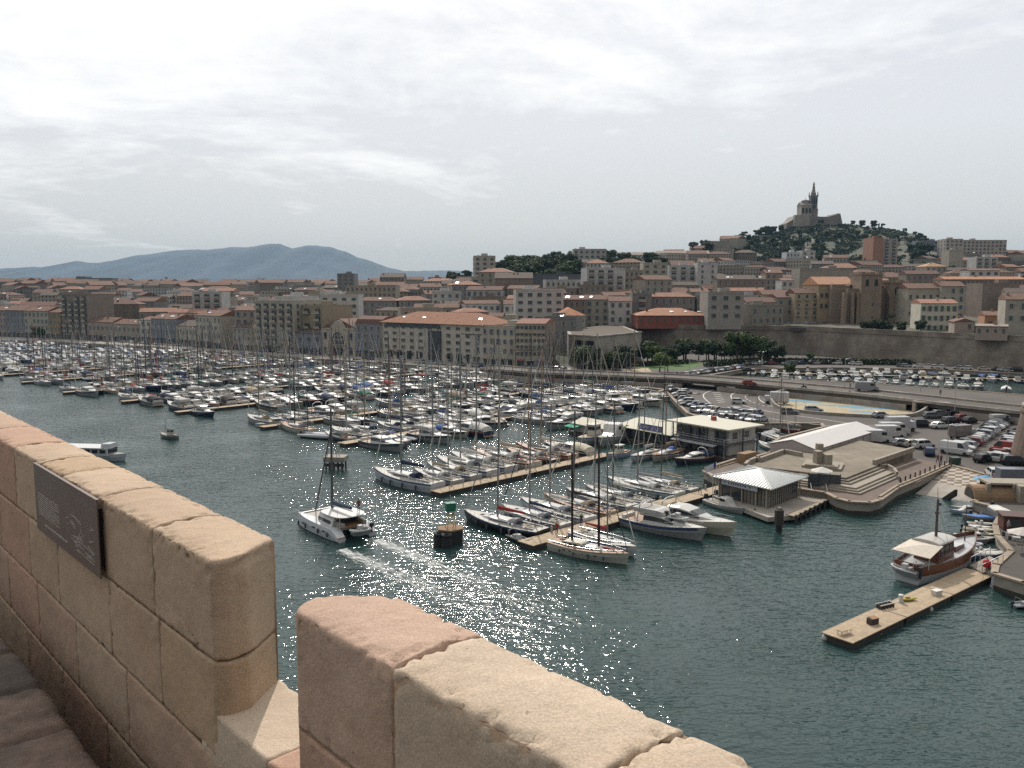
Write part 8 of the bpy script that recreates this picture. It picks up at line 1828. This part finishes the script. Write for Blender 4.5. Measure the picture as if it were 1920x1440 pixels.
# ================================================================ people
def person(pose='stand', top=(.1, .1, .12), legs=(.05, .06, .1)):
 me = bpy.data.meshes.new('person'); 
 J = {'pelvis': (0, 0, .95), 'belly': (0, 0, 1.12), 'chest': (0, 0, 1.34), 'neck': (0, 0, 1.50), 'head': (.02, 0, 1.64), 'crown': (.01, 0, 1.76), 'hl': (0, .10, .90), 'kl': (.03, .11, .50), 'al': (-.02, .11, .09), 'tl': (.14, .12, .03), 'hr': (0, -.10, .90), 'kr': (.05, -.11, .50), 'ar': (-.04, -.12, .09), 'tr': (.12, -.13, .03), 'sl': (0, .19, 1.42), 'el': (-.03, .25, 1.14), 'wl': (.08, .26, .90), 'fl': (.11, .26, .80), 'sr': (0, -.19, 1.42), 'er': (-.02, -.25, 1.14), 'wr': (.10, -.25, .91), 'fr': (.13, -.25, .81)}
 if pose == 'walk': J.update(kl=(.18, .11, .52), al=(.16, .11, .12), tl=(.31, .12, .09), kr=(-.08, -.11, .50), ar=(-.30, -.12, .12), tr=(-.16, -.12, .03), wl=(-.12, .25, .92), fl=(-.14, .25, .83), wr=(.20, -.25, .94), fr=(.25, -.25, .86))
 rad = dict(pelvis=.15, belly=.135, chest=.155, neck=.055, head=.095, crown=.06, hl=.10, kl=.065, al=.045, tl=.035, hr=.10, kr=.065, ar=.045, tr=.035, sl=.06, el=.045, wl=.03, fl=.035, sr=.06, er=.045, wr=.03, fr=.035)
 names = list(J); E = [('pelvis', 'belly'), ('belly', 'chest'), ('chest', 'neck'), ('neck', 'head'), ('head', 'crown'), ('pelvis', 'hl'), ('hl', 'kl'), ('kl', 'al'), ('al', 'tl'), ('pelvis', 'hr'), ('hr', 'kr'), ('kr', 'ar'), ('ar', 'tr'), ('chest', 'sl'), ('sl', 'el'), ('el', 'wl'), ('wl', 'fl'), ('chest', 'sr'), ('sr', 'er'), ('er', 'wr'), ('wr', 'fr')]
 me.from_pydata([J[n] for n in names], [(names.index(a), names.index(b)) for a, b in E], [])
 o = bpy.data.objects.new('body_tmp', me); sc.collection.objects.link(o); m = o.modifiers.new('s', 'SKIN'); s = o.modifiers.new('u', 'SUBSURF'); s.levels = 1; s.render_levels = 1
 for i, n in enumerate(names): me.skin_vertices[0].data[i].radius = (rad[n], rad[n] * (1.15 if n in ('chest', 'pelvis') else 1)); me.skin_vertices[0].data[i].use_root = (i == 0)
 dg = bpy.context.evaluated_depsgraph_get(); ev = o.evaluated_get(dg); out = bpy.data.meshes.new_from_object(ev); bpy.data.objects.remove(o)
 skin = mk('skin', (.42, .26, .18), .6, na=.05) if 'skin' not in M else M['skin']; M['skin'] = skin
 c1 = M['cloth']; out.materials.clear(); out.materials.append(skin); out.materials.append(c1); out.materials.append(M['trouser']); out.materials.append(M['black'])
 for p in out.polygons:
  z = p.center.z; x, y = p.center.x, p.center.y; p.material_index = 3 if z > 1.70 or (z > 1.6 and x < -.03) or z < .09 else 0 if z > 1.49 or (abs(y) > .2 and z < 1.1) else 1 if z > .95 else 2; p.use_smooth = True
 return out
M['cloth'] = mk('shirt', 'obj', .9, na=.1, ns=5); M['trouser'] = mk('trousers', (.04, .045, .07), .9, na=.1, ns=5)
PM = [person('stand'), person('walk')]
def put_person(p, rz, label, col, walk=0, s=1.0):
 o = link('person', PM[walk], None, col, p, rz); o.scale = (s,) * 3; return tag(o, label, 'person')
q = catO.matrix_basis @ Vector((-3.9, -1.6, 0)); put_person((q.x, q.y, 3.14 * .93), R(110), 'person in a dark red top standing on the catamaran roof edge', (.16, .03, .03))
PR = random.Random(12)
for x, y, z, lab, c, w in ((1312, 925, .73, 'person in a pale shirt walking on the front pontoon by the pavilion', (.4, .36, .33), 1), (1090, 987, .73, 'person in dark clothes standing by the yachts on the front pontoon', (.05, .05, .07), 0), (1044, 1003, .73, 'person in a red top near the pontoon end beside the big yacht', (.3, .04, .03), 0), (1365, 926, .95, 'person in red sitting group at the pavilion, standing left', (.3, .05, .05), 0), (1376, 922, .95, 'person in pink top beside the one in red at the pavilion', (.45, .28, .28), 0), (1758, 869, LZ, 'person in black at the corner of the esplanade', (.03, .03, .04), 1), (1764, 870, LZ, 'person in red-brown right of the one in black at the esplanade corner', (.2, .07, .05), 0), (1890, 1000, LZ, 'person standing beside the cafe tables', (.3, .3, .32), 0), (1763, 742, RZ, 'person walking on the raised road pavement at right', (.1, .1, .14), 1), (1594, 729, RZ, 'person on the raised road left of the silver minibus', (.2, .2, .22), 1), (1902, 930, LZ, 'person in orange near the boathouse wall', (.45, .16, .05), 1), (1335, 700, RZ, 'person walking on the raised road near the park', (.25, .2, .2), 1)):
 put_person(W(x, y, z), PR.uniform(0, 6.28), lab, c, w)
for k in range(26):
 x = PR.uniform(120, 1040); y = interp([(50, 634), (300, 645), (450, 659), (600, 668), (740, 677), (1000, 697), (1060, 700)], x, 1); o = put_person(W(x, y, LZ + .02), PR.uniform(0, 6.28), 'tiny figure walking on the far quay promenade', PR.choice([(.1, .1, .12), (.4, .38, .36), (.2, .08, .06), (.1, .14, .25)]), 1); o['group'] = 'people strolling on the far quay'
p = W(1507, 728, RZ + .02); t = thing('motor_scooter', 'dark motor scooter riding along the raised road', 'scooter', p, .1); MB().box((0, 0, .55), (1.1, .3, .4), topx=.6).build('body', M['black'], t); MB().path([(.55, 0, .35), (.35, 0, 1.05), (.3, .3, 1.1)], .04, 5).build('handlebar', M['steel'], t)
for x in (-.6, .6): MB().tube((x, -.06, .28), (x, .06, .28), .28, .28, 12).build('wheel', M['black'], t)
put_person((p.x - .1, p.y, p.z + .0), .1, 'rider in black on the motor scooter', (.02, .02, .02), 0, .92)
# ================================================================ street lamps, crane, bins
def lamp(h=11, double=True):
 root = thing('street_lamp', 'x', 'street lamp'); MB().tube((0, 0, 0), (0, 0, h), .11, .06, 6).build('pole', M['alloy'], root, (.42, .42, .42)); b = MB()
 for s in ((-1, 1) if double else (1,)): b.path([(0, 0, h - .1), (s * .9, 0, h + .35), (s * 1.6, 0, h + .3)], .05, 4)
 b.build('arm', M['alloy'], root, (.42, .42, .42))
 for s in ((-1, 1) if double else (1,)): MB().box((s * 1.9, 0, h + .28), (.8, .3, .16)).build('lamp_head', M['plain'], root, (.5, .5, .5))
 return root
L2, L1 = Proto(lamp()), Proto(lamp(9, False))
for k, (x, y, z, h) in enumerate(((92, 634, LZ, 603), (165, 639, LZ, 607), (225, 642, LZ, 611), (293, 646, LZ, 612), (372, 652, LZ, 616), (452, 660, LZ, 622), (537, 664, LZ, 624), (636, 670, LZ, 629), (750, 678, LZ, 633), (883, 688, LZ, 639), (1015, 698, LZ, 643))):
 p = W(x, y, z); s = (AT(x, h, p.y).z - z) / 11.3; L2.put(f'tall double street lamp, {ordn(k)} from the left along the far quay', 'street lamp', p, PR.uniform(-.3, .3), 'double street lamps along the far quay', s)
for k, (x, y, z, h, dbl, lab) in enumerate(((1182, 700, LZ, 655, 0, 'single lamp post beside the park trees'), (1292, 705, RZ, 658, 0, 'single lamp post at the left end of the raised road'), (1345, 700, RZ, 660, 0, 'single lamp post between park and second basin'), (1428, 708, RZ, 659, 1, 'lamp post by the second basin left corner'), (1583, 725, RZ, 672, 0, 'curved lamp post above the oval plaza, left'), (1663, 700, LZ, 681, 0, 'short lamp at the far side of the second basin'), (1726, 735, RZ, 682, 0, 'curved lamp post above the oval plaza, right'), (1764, 700, LZ, 680, 0, 'short lamp post near the rampart foot, right'), (1777, 800, LZ, 772, 1, 'double-headed lamp post on the crossroads'), (1775, 868, LZ, 795, 0, 'tall thin lamp post at the esplanade corner'), (1357, 862, LZ, 825, 0, 'lamp post in front of the clubhouse'), (1790, 770, RZ, 715, 0, 'lamp post beside the underpass portal'), (1888, 745, RZ, 695, 1, 'double lamp post near the round stone tower'))):
 p = W(x, y, z); pr = L2 if dbl else L1; s = (AT(x, h, p.y).z - z) / (11.3 if dbl else 9.3); pr.put(lab, 'street lamp', p, PR.uniform(-.6, .6), 'street lamps on the right-hand side', (min(s, 1), min(s, 1), s))
for p in (L2, L1): p.drop()
p = W(1790, 871, LZ); t = thing('waste_container', 'dark green wheeled waste container at the esplanade corner', 'waste container', p, .2); MB().box((0, 0, .65), (1.6, 1.0, 1.1)).build('bin', M['plain'], t, (.03, .06, .05)); MB().box((0, 0, 1.25), (1.65, 1.05, .1), rx=.08).build('lid', M['plain'], t, (.04, .07, .06))
p = AT(953, 498, 780); t = thing('tower_crane', 'thin dark tower crane beside the slim tower on the skyline', 'crane', (p.x, p.y, 45)); b = MB().tube((0, 0, 0), (0, 0, p.z - 45 + 6), .6, .6, 4); b.build('mast', M['black'], t); MB().tube((-14, 0, p.z - 45 + 3), (9, 0, p.z - 45 + 3), .5, .35, 4).build('jib', M['black'], t); MB().box((-11, 0, p.z - 45 + 2), (3, 1.6, 1.8)).build('counterweight', M['black'], t)
# ================================================================ trees
def crown_mesh(seed, kind='round', n=1500, mat='leaf', size=.34):
 r = random.Random(seed); b = MB(); cl = []
 k = 13 if kind != 'pine' else 9
 for i in range(k):
  t = r.uniform(0, 2 * pi); u = r.random() ** .6
  if kind == 'pine': c = Vector((2.6 * u * cos(t), 2.6 * u * sin(t), 6.3 + r.uniform(-.3, .7))); rr = r.uniform(.8, 1.3); sq = .5
  elif kind == 'cone': z = r.uniform(1.5, 8); c = Vector((.25 * u * cos(t), .25 * u * sin(t), z)); rr = .25 + .75 * (1 - (z - 1.5) / 8); sq = 1.6
  else: c = Vector((2.4 * u * cos(t), 2.4 * u * sin(t), r.uniform(3.2, 6.6))); rr = r.uniform(1.0, 1.7); sq = .85
  cl.append((c, rr, sq))
 tot = sum(c[1] ** 2 for c in cl)
 for c, rr, sq in cl:
  for j in range(int(n * rr * rr / tot)):
   d = Vector((r.gauss(0, 1), r.gauss(0, 1), r.gauss(0, 1))).normalized() * (r.random() ** .35) * rr; d.z *= sq; p = c + d; s = size * r.uniform(.6, 1.3)
   nrm = (d.normalized() + Vector((r.uniform(-.7, .7), r.uniform(-.7, .7), r.uniform(-.2, .9)))).normalized(); a = nrm.orthogonal().normalized() * s; e = nrm.cross(a.normalized()) * s * .8
   b.add([p - a, p - e, p + a, p + e], [(0, 1, 2, 3)])
 return b.mesh('crown', M[mat]), cl
def trunk_mesh(cl, h=3.4, r0=.28):
 b = MB(); b.tube((0, 0, -.3), (.05, 0, h * .55), r0, r0 * .75, 8); b.tube((.05, 0, h * .55), (0, .05, h), r0 * .75, r0 * .6, 8)
 for c, rr, sq in cl[:6]: b.tube((0, 0, h * .8), c, r0 * .4, .05, 5)
 return b.mesh('trunk', M['bark'])
TR = {}
for nm, kd, mt, n in (('broad', 'round', 'leaf', 1700), ('broad2', 'round', 'leafdark', 1700), ('bright', 'round', 'leafbright', 1900), ('pine', 'pine', 'leafdark', 1300), ('cypress', 'cone', 'leafdark', 900)):
 cm, cl = crown_mesh(hash(nm) % 7 + len(TR), kd, n, mt); TR[nm] = (cm, trunk_mesh(cl, 6.0 if kd == 'pine' else 3.2 if kd == 'round' else 1.5, .28 if kd != 'cone' else .12))
tree_lab = []
def tree(kind, p, s, label=None, place='', group=None, sz=1.0, name='tree'):
 o = thing(name, label or 'x', 'tree', p, TRr.uniform(0, 6.28), group); s = s if isinstance(s, tuple) else (s, s, s * sz); o.scale = s
 link('crown', TR[kind][0], o); link('trunk', TR[kind][1], o)
 if not label: tree_lab.append((o, PX(p)[0], {'broad': 'green leafy tree', 'broad2': 'dark leafy tree', 'bright': 'bright green tree', 'pine': 'dark umbrella pine', 'cypress': 'slim dark cypress'}[kind], place))
 return o
TRr = random.Random(14)
for x, y, s, k, lab in ((1162, 688, 1.25, 'broad2', 'big dark tree at the corner of the stone bastion'), (1180, 693, 1.0, 'broad2', 'dark tree left of the park lamp post'), (1150, 694, .8, 'broad2', 'small dark tree by the bastion wall'), (1205, 684, 1.1, 'broad2', 'dark tree behind the park grass'), (1222, 686, 1.2, 'broad', 'green tree left of the bright one in the park'), (1237, 698, 1.15, 'bright', 'bright green rounded tree in the middle of the park'), (1252, 697, .9, 'bright', 'smaller bright green tree right of the round one'), (1262, 684, 1.0, 'broad2', 'dark tree behind the bright green ones'), (1285, 678, 1.2, 'broad2', 'dark tree by the rampart foot, right of the park'), (1310, 676, 1.1, 'broad2', 'dark tree against the rampart near the road'), (1120, 695, .6, 'broad', 'small round tree left of the park'), (1108, 693, .5, 'broad', 'smallest round tree before the bastion'), (1340, 676, 1.0, 'broad2', 'dark tree along the rampart before the big green pair'), (1382, 684, 1.9, 'broad', 'large green tree against the rampart wall, left one'), (1412, 684, 1.75, 'broad', 'large green tree against the rampart wall, right one'), (1440, 682, 1.0, 'broad2', 'dark shrub-like tree right of the large pair'), (1358, 680, 1.2, 'broad2', 'dark tree just left of the large pair'), (1519, 680, .6, 'broad', 'small tree at the rampart foot above the basin'), (1480, 707, .7, 'broad', 'small tree on the basin quay')):
 tree(k, W(x, y, LZ), s * (.95 if s > 1.5 else .9), lab, group='trees in the park below the rampart', name='park_tree')
for (x, y, Y, s, k, lab) in ((1671, 588, 398, .85, 'pine', 'flat-topped pine standing before the abbey tower'), (1445, 536, 500, 1.3, 'broad', 'round tree between the terrace roofs'), (1540, 530, 470, 1.9, 'broad2', 'tall dark tree left of the abbey'), (1495, 540, 470, .9, 'broad', 'green tree behind the cream terrace')):
 p = AT(x, y, Y); p.z = hgt(p.x, p.y) - .5; tree(k, p, s, lab, name='town_tree')
PT_ = random.Random(6)
for k in range(34):
 x = PT_.uniform(1072, 1470); y = interp([(1072, 694), (1150, 692), (1210, 680), (1300, 674), (1470, 680)], x, 1) + PT_.uniform(-2, 3); tree(PT_.choice(['broad2', 'broad2', 'broad']), W(x, y, LZ), PT_.uniform(.6, 1.25), None, 'in the park below the rampart', 'trees in the park below the rampart', name='park_tree')
def behind_wall():
 for k in range(26):
  px = TRr.choice([TRr.uniform(1612, 1730), TRr.uniform(1612, 1735), TRr.uniform(1096, 1200), TRr.uniform(1795, 1850)]); y0 = wall_Y((px - 960) / F)
  if not y0: continue
  Y = y0 + TRr.uniform(5, 16); p = Vector(((px - 960) / F * Y, Y, hgt((px - 960) / F * Y, Y) - 1.5)); tree('broad2', p, TRr.uniform(.5, .85), None, 'just behind the rampart top', 'trees on the rampart', name='rampart_tree')
behind_wall()
def wood(n, xr, yr, ok, smin, smax, place, group, kinds=('broad2', 'pine', 'broad2', 'broad'), name='hill_tree', seed=1):
 r = random.Random(seed); k = 0
 for i in range(n * 6):
  if k >= n: break
  px = r.uniform(*xr); Y = r.uniform(*yr) if not callable(yr) else yr(px, r); x = (px - 960) / F * Y
  if not ok(px, Y): continue
  tree(r.choice(kinds), Vector((x, Y, hgt(x, Y) - .8)), r.uniform(smin, smax), None, place, group, name=name); k += 1
wood(70, (928, 1078), (600, 765), lambda p, y: True, 1.6, 2.5, 'on the dark wooded ridge behind the centre', 'trees on the wooded ridge', name='ridge_tree', kinds=('broad2', 'broad2', 'broad'), seed=2)
wood(40, (1110, 1262), (630, 765), lambda p, y: True, 1.3, 2.0, 'below the school on the crest', 'trees below the hill crest', name='ridge_tree', seed=3)
wood(8, (846, 888), (820, 900), lambda p, y: True, 1.3, 2.0, 'left of the slim tower block', 'trees left of the slim tower', seed=4)
wood(5, (1290, 1335), (900, 960), lambda p, y: True, 1.5, 2.0, 'on the crest right of the school', 'trees on the crest', seed=5)
wood(175, (1372, 1725), lambda px, r: r.uniform(780, 1245) if r.random() < .75 else r.uniform(1180, 1250), lambda p, y: green(p, y) and not (abs(p - 1525) < 42 and y > 1205) and noise.noise(Vector((p * .018, y * .006, 3))) > -.08 - (p < 1600) * .2, .7, 1.35, 'on the slope below the basilica', 'trees on the basilica hill', seed=6)
wood(14, (1380, 1470), lambda px, r: interp(RG, px, 1) * .99, lambda p, y: True, 1.2, 1.8, 'on the skyline left of the basilica', 'trees on the basilica skyline', seed=7)
wood(9, (1570, 1660), lambda px, r: interp(RG, px, 1) * .99, lambda p, y: True, 1.1, 1.8, 'on the skyline right of the basilica', 'trees on the basilica skyline', kinds=('pine', 'broad2', 'cypress'), seed=8)
wood(20, (1700, 1790), (700, 1000), lambda p, y: True, 1.2, 1.8, 'on the slope right of the orange tower', 'trees right of the orange tower', seed=9)
wood(40, (1080, 1930), (430, 700), lambda p, y: not green(p, y) and wall_Y((p - 960) / F) and y > wall_Y((p - 960) / F) + 20, .7, 1.1, 'between the houses of the slope', 'trees between the houses', kinds=('broad', 'broad2', 'cypress'), name='garden_tree', seed=10)
wood(26, (20, 880), (480, 1100), lambda p, y: True, .9, 1.3, 'among the roofs of the town at left', 'trees among the town roofs', kinds=('broad', 'broad2', 'cypress'), name='garden_tree', seed=11)
ordinal_labels(tree_lab)
def scrub():
 r = random.Random(40); b = MB(); n = 0
 for i in range(34000):
  px = r.uniform(1365, 1800); Y = r.uniform(760, 1255); 
  if not green(px, Y) or (abs(px - 1524) < 40 and Y > 1215): continue
  v = noise.noise(Vector((px * .03, Y * .012, 0))) + .5 * noise.noise(Vector((px * .11, Y * .05, 4)))
  if v < (-.28 if px < 1600 else .0): continue
  x = (px - 960) / F * Y; z = hgt(x, Y); s = r.uniform(.6, 1.5)
  for k in range(3):
   c = Vector((x + r.uniform(-2, 2), Y + r.uniform(-2, 2), z + r.uniform(0, s * .8))); d = Vector((r.gauss(0, 1), r.gauss(0, 1), r.gauss(0, .7) + .6)).normalized(); a = d.orthogonal().normalized() * s; e = d.cross(a.normalized()) * s * .7; b.add([c - a, c - e, c + a, c + e], [(0, 1, 2, 3)])
 o = b.build('hill_scrub', M['leafdark']); struct(o, 'stuff'); o['label'] = 'dark evergreen scrub covering the basilica hill'; o['category'] = 'scrub'
scrub()
def hedge():
 r = random.Random(41); b = MB()
 for (x0, y0, x1, y1, h, n, w) in ((1445, 683, 1720, 687, 2.2, 3200, 1.6), (1100, 694, 1290, 684, 1.6, 1800, 2.5), (1330, 690, 1440, 684, 2.6, 1400, 2)):
  a, c = W(x0, y0, LZ), W(x1, y1, LZ)
  for i in range(n):
   p = a.lerp(c, r.random()) + Vector((r.uniform(-w, w), r.uniform(-w, w) + 5, r.random() * h)); d = Vector((r.gauss(0, 1), r.gauss(0, 1), r.gauss(0, 1))).normalized(); s = r.uniform(.25, .5); e = d.orthogonal().normalized() * s; f = d.cross(e.normalized()) * s; b.add([p - e, p - f, p + e, p + f], [(0, 1, 2, 3)])
 o = b.build('hedge_foliage', M['leafdark']); struct(o, 'stuff'); o['label'] = 'low dark hedge running along the rampart foot'; o['category'] = 'hedge'
hedge()
sheet('park_lawn', [(1180, 683), (1300, 677), (1320, 684), (1285, 694), (1190, 692)], LZ + .02, M['grass'])
M['sand'] = mk('sand', (.42, .33, .22), .95, ns=.4, na=.2)
sheet('sand_court', [(1168, 692), (1215, 690), (1222, 697), (1165, 698)], LZ + .025, M['sand'])
# ================================================================ foam of the catamaran's wake
def wake():
 m = bpy.data.materials.new('foam'); m.use_nodes = True; nt = m.node_tree; N = nt.nodes; L = nt.links; b = N['Principled BSDF']; b.inputs['Base Color'].default_value = (.70, .72, .70, 1); b.inputs['Roughness'].default_value = .7
 tc = N.new('ShaderNodeTexCoord'); nz = N.new('ShaderNodeTexNoise'); nz.inputs['Scale'].default_value = 1.5; nz.inputs['Detail'].default_value = 7; nz.inputs['Roughness'].default_value = .75; mp = N.new('ShaderNodeMapping'); mp.inputs['Scale'].default_value = (.45, 1.6, 1); L.new(tc.outputs['Object'], mp.inputs[0]); L.new(mp.outputs[0], nz.inputs['Vector'])
 at = N.new('ShaderNodeAttribute'); at.attribute_name = 'thick'; mt = N.new('ShaderNodeMath'); mt.operation = 'SUBTRACT'; s2 = N.new('ShaderNodeMath'); s2.operation = 'SUBTRACT'; s2.inputs[0].default_value = 1.0; L.new(at.outputs['Fac'], s2.inputs[1]); sc2 = N.new('ShaderNodeMath'); sc2.operation = 'MULTIPLY'; L.new(s2.outputs[0], sc2.inputs[0]); sc2.inputs[1].default_value = .34
 L.new(nz.outputs[0], mt.inputs[0]); L.new(sc2.outputs[0], mt.inputs[1]); cr = N.new('ShaderNodeMapRange'); cr.inputs[1].default_value = .34; cr.inputs[2].default_value = .54; cr.inputs[4].default_value = .75; L.new(mt.outputs[0], cr.inputs[0]); L.new(cr.outputs[0], b.inputs['Alpha'])
 for k, pts in enumerate(([(640, 1030), (668, 1042), (720, 1066), (800, 1100), (900, 1140), (1010, 1185)], [(706, 1012), (740, 1026), (800, 1052), (880, 1086), (980, 1130), (1090, 1180)])):
  P = [W(x, y, .03) for x, y in pts]; org = P[0]; vs = []; th = []; n = 40
  d0 = angle(P[-1] - P[0])
  mb = MB(); 
  for i in range(n + 1):
   f = i / n * (len(P) - 1); j = min(int(f), len(P) - 2); p = P[j].lerp(P[j + 1], f - j); w = 1.2 + 2.6 * i / n; nn = Vector((-sin(d0), cos(d0), 0))
   for q in range(-4, 5): vs.append(p + nn * w * q / 4 - org); th.append((1 - .55 * i / n) * (1 - (q / 4) ** 2) * .98)
  Rm = Matrix.Rotation(-d0, 3, 'Z'); mb.add([Rm @ v for v in vs], [(i * 9 + q, i * 9 + q + 1, (i + 1) * 9 + q + 1, (i + 1) * 9 + q) for i in range(n) for q in range(8)][::1])
  mb.f = [f[::-1] for f in mb.f]
  me = mb.mesh('wake_foam', m); at_ = me.attributes.new('thick', 'FLOAT', 'POINT'); at_.data.foreach_set('value', th); o = link('wake_foam', me); o.location = org; o.rotation_euler = (0, 0, d0); struct(o, 'stuff'); o['label'] = ['left', 'right'][k] + ' streak of white foam trailing behind the catamaran'; o['category'] = 'foam'
wake()
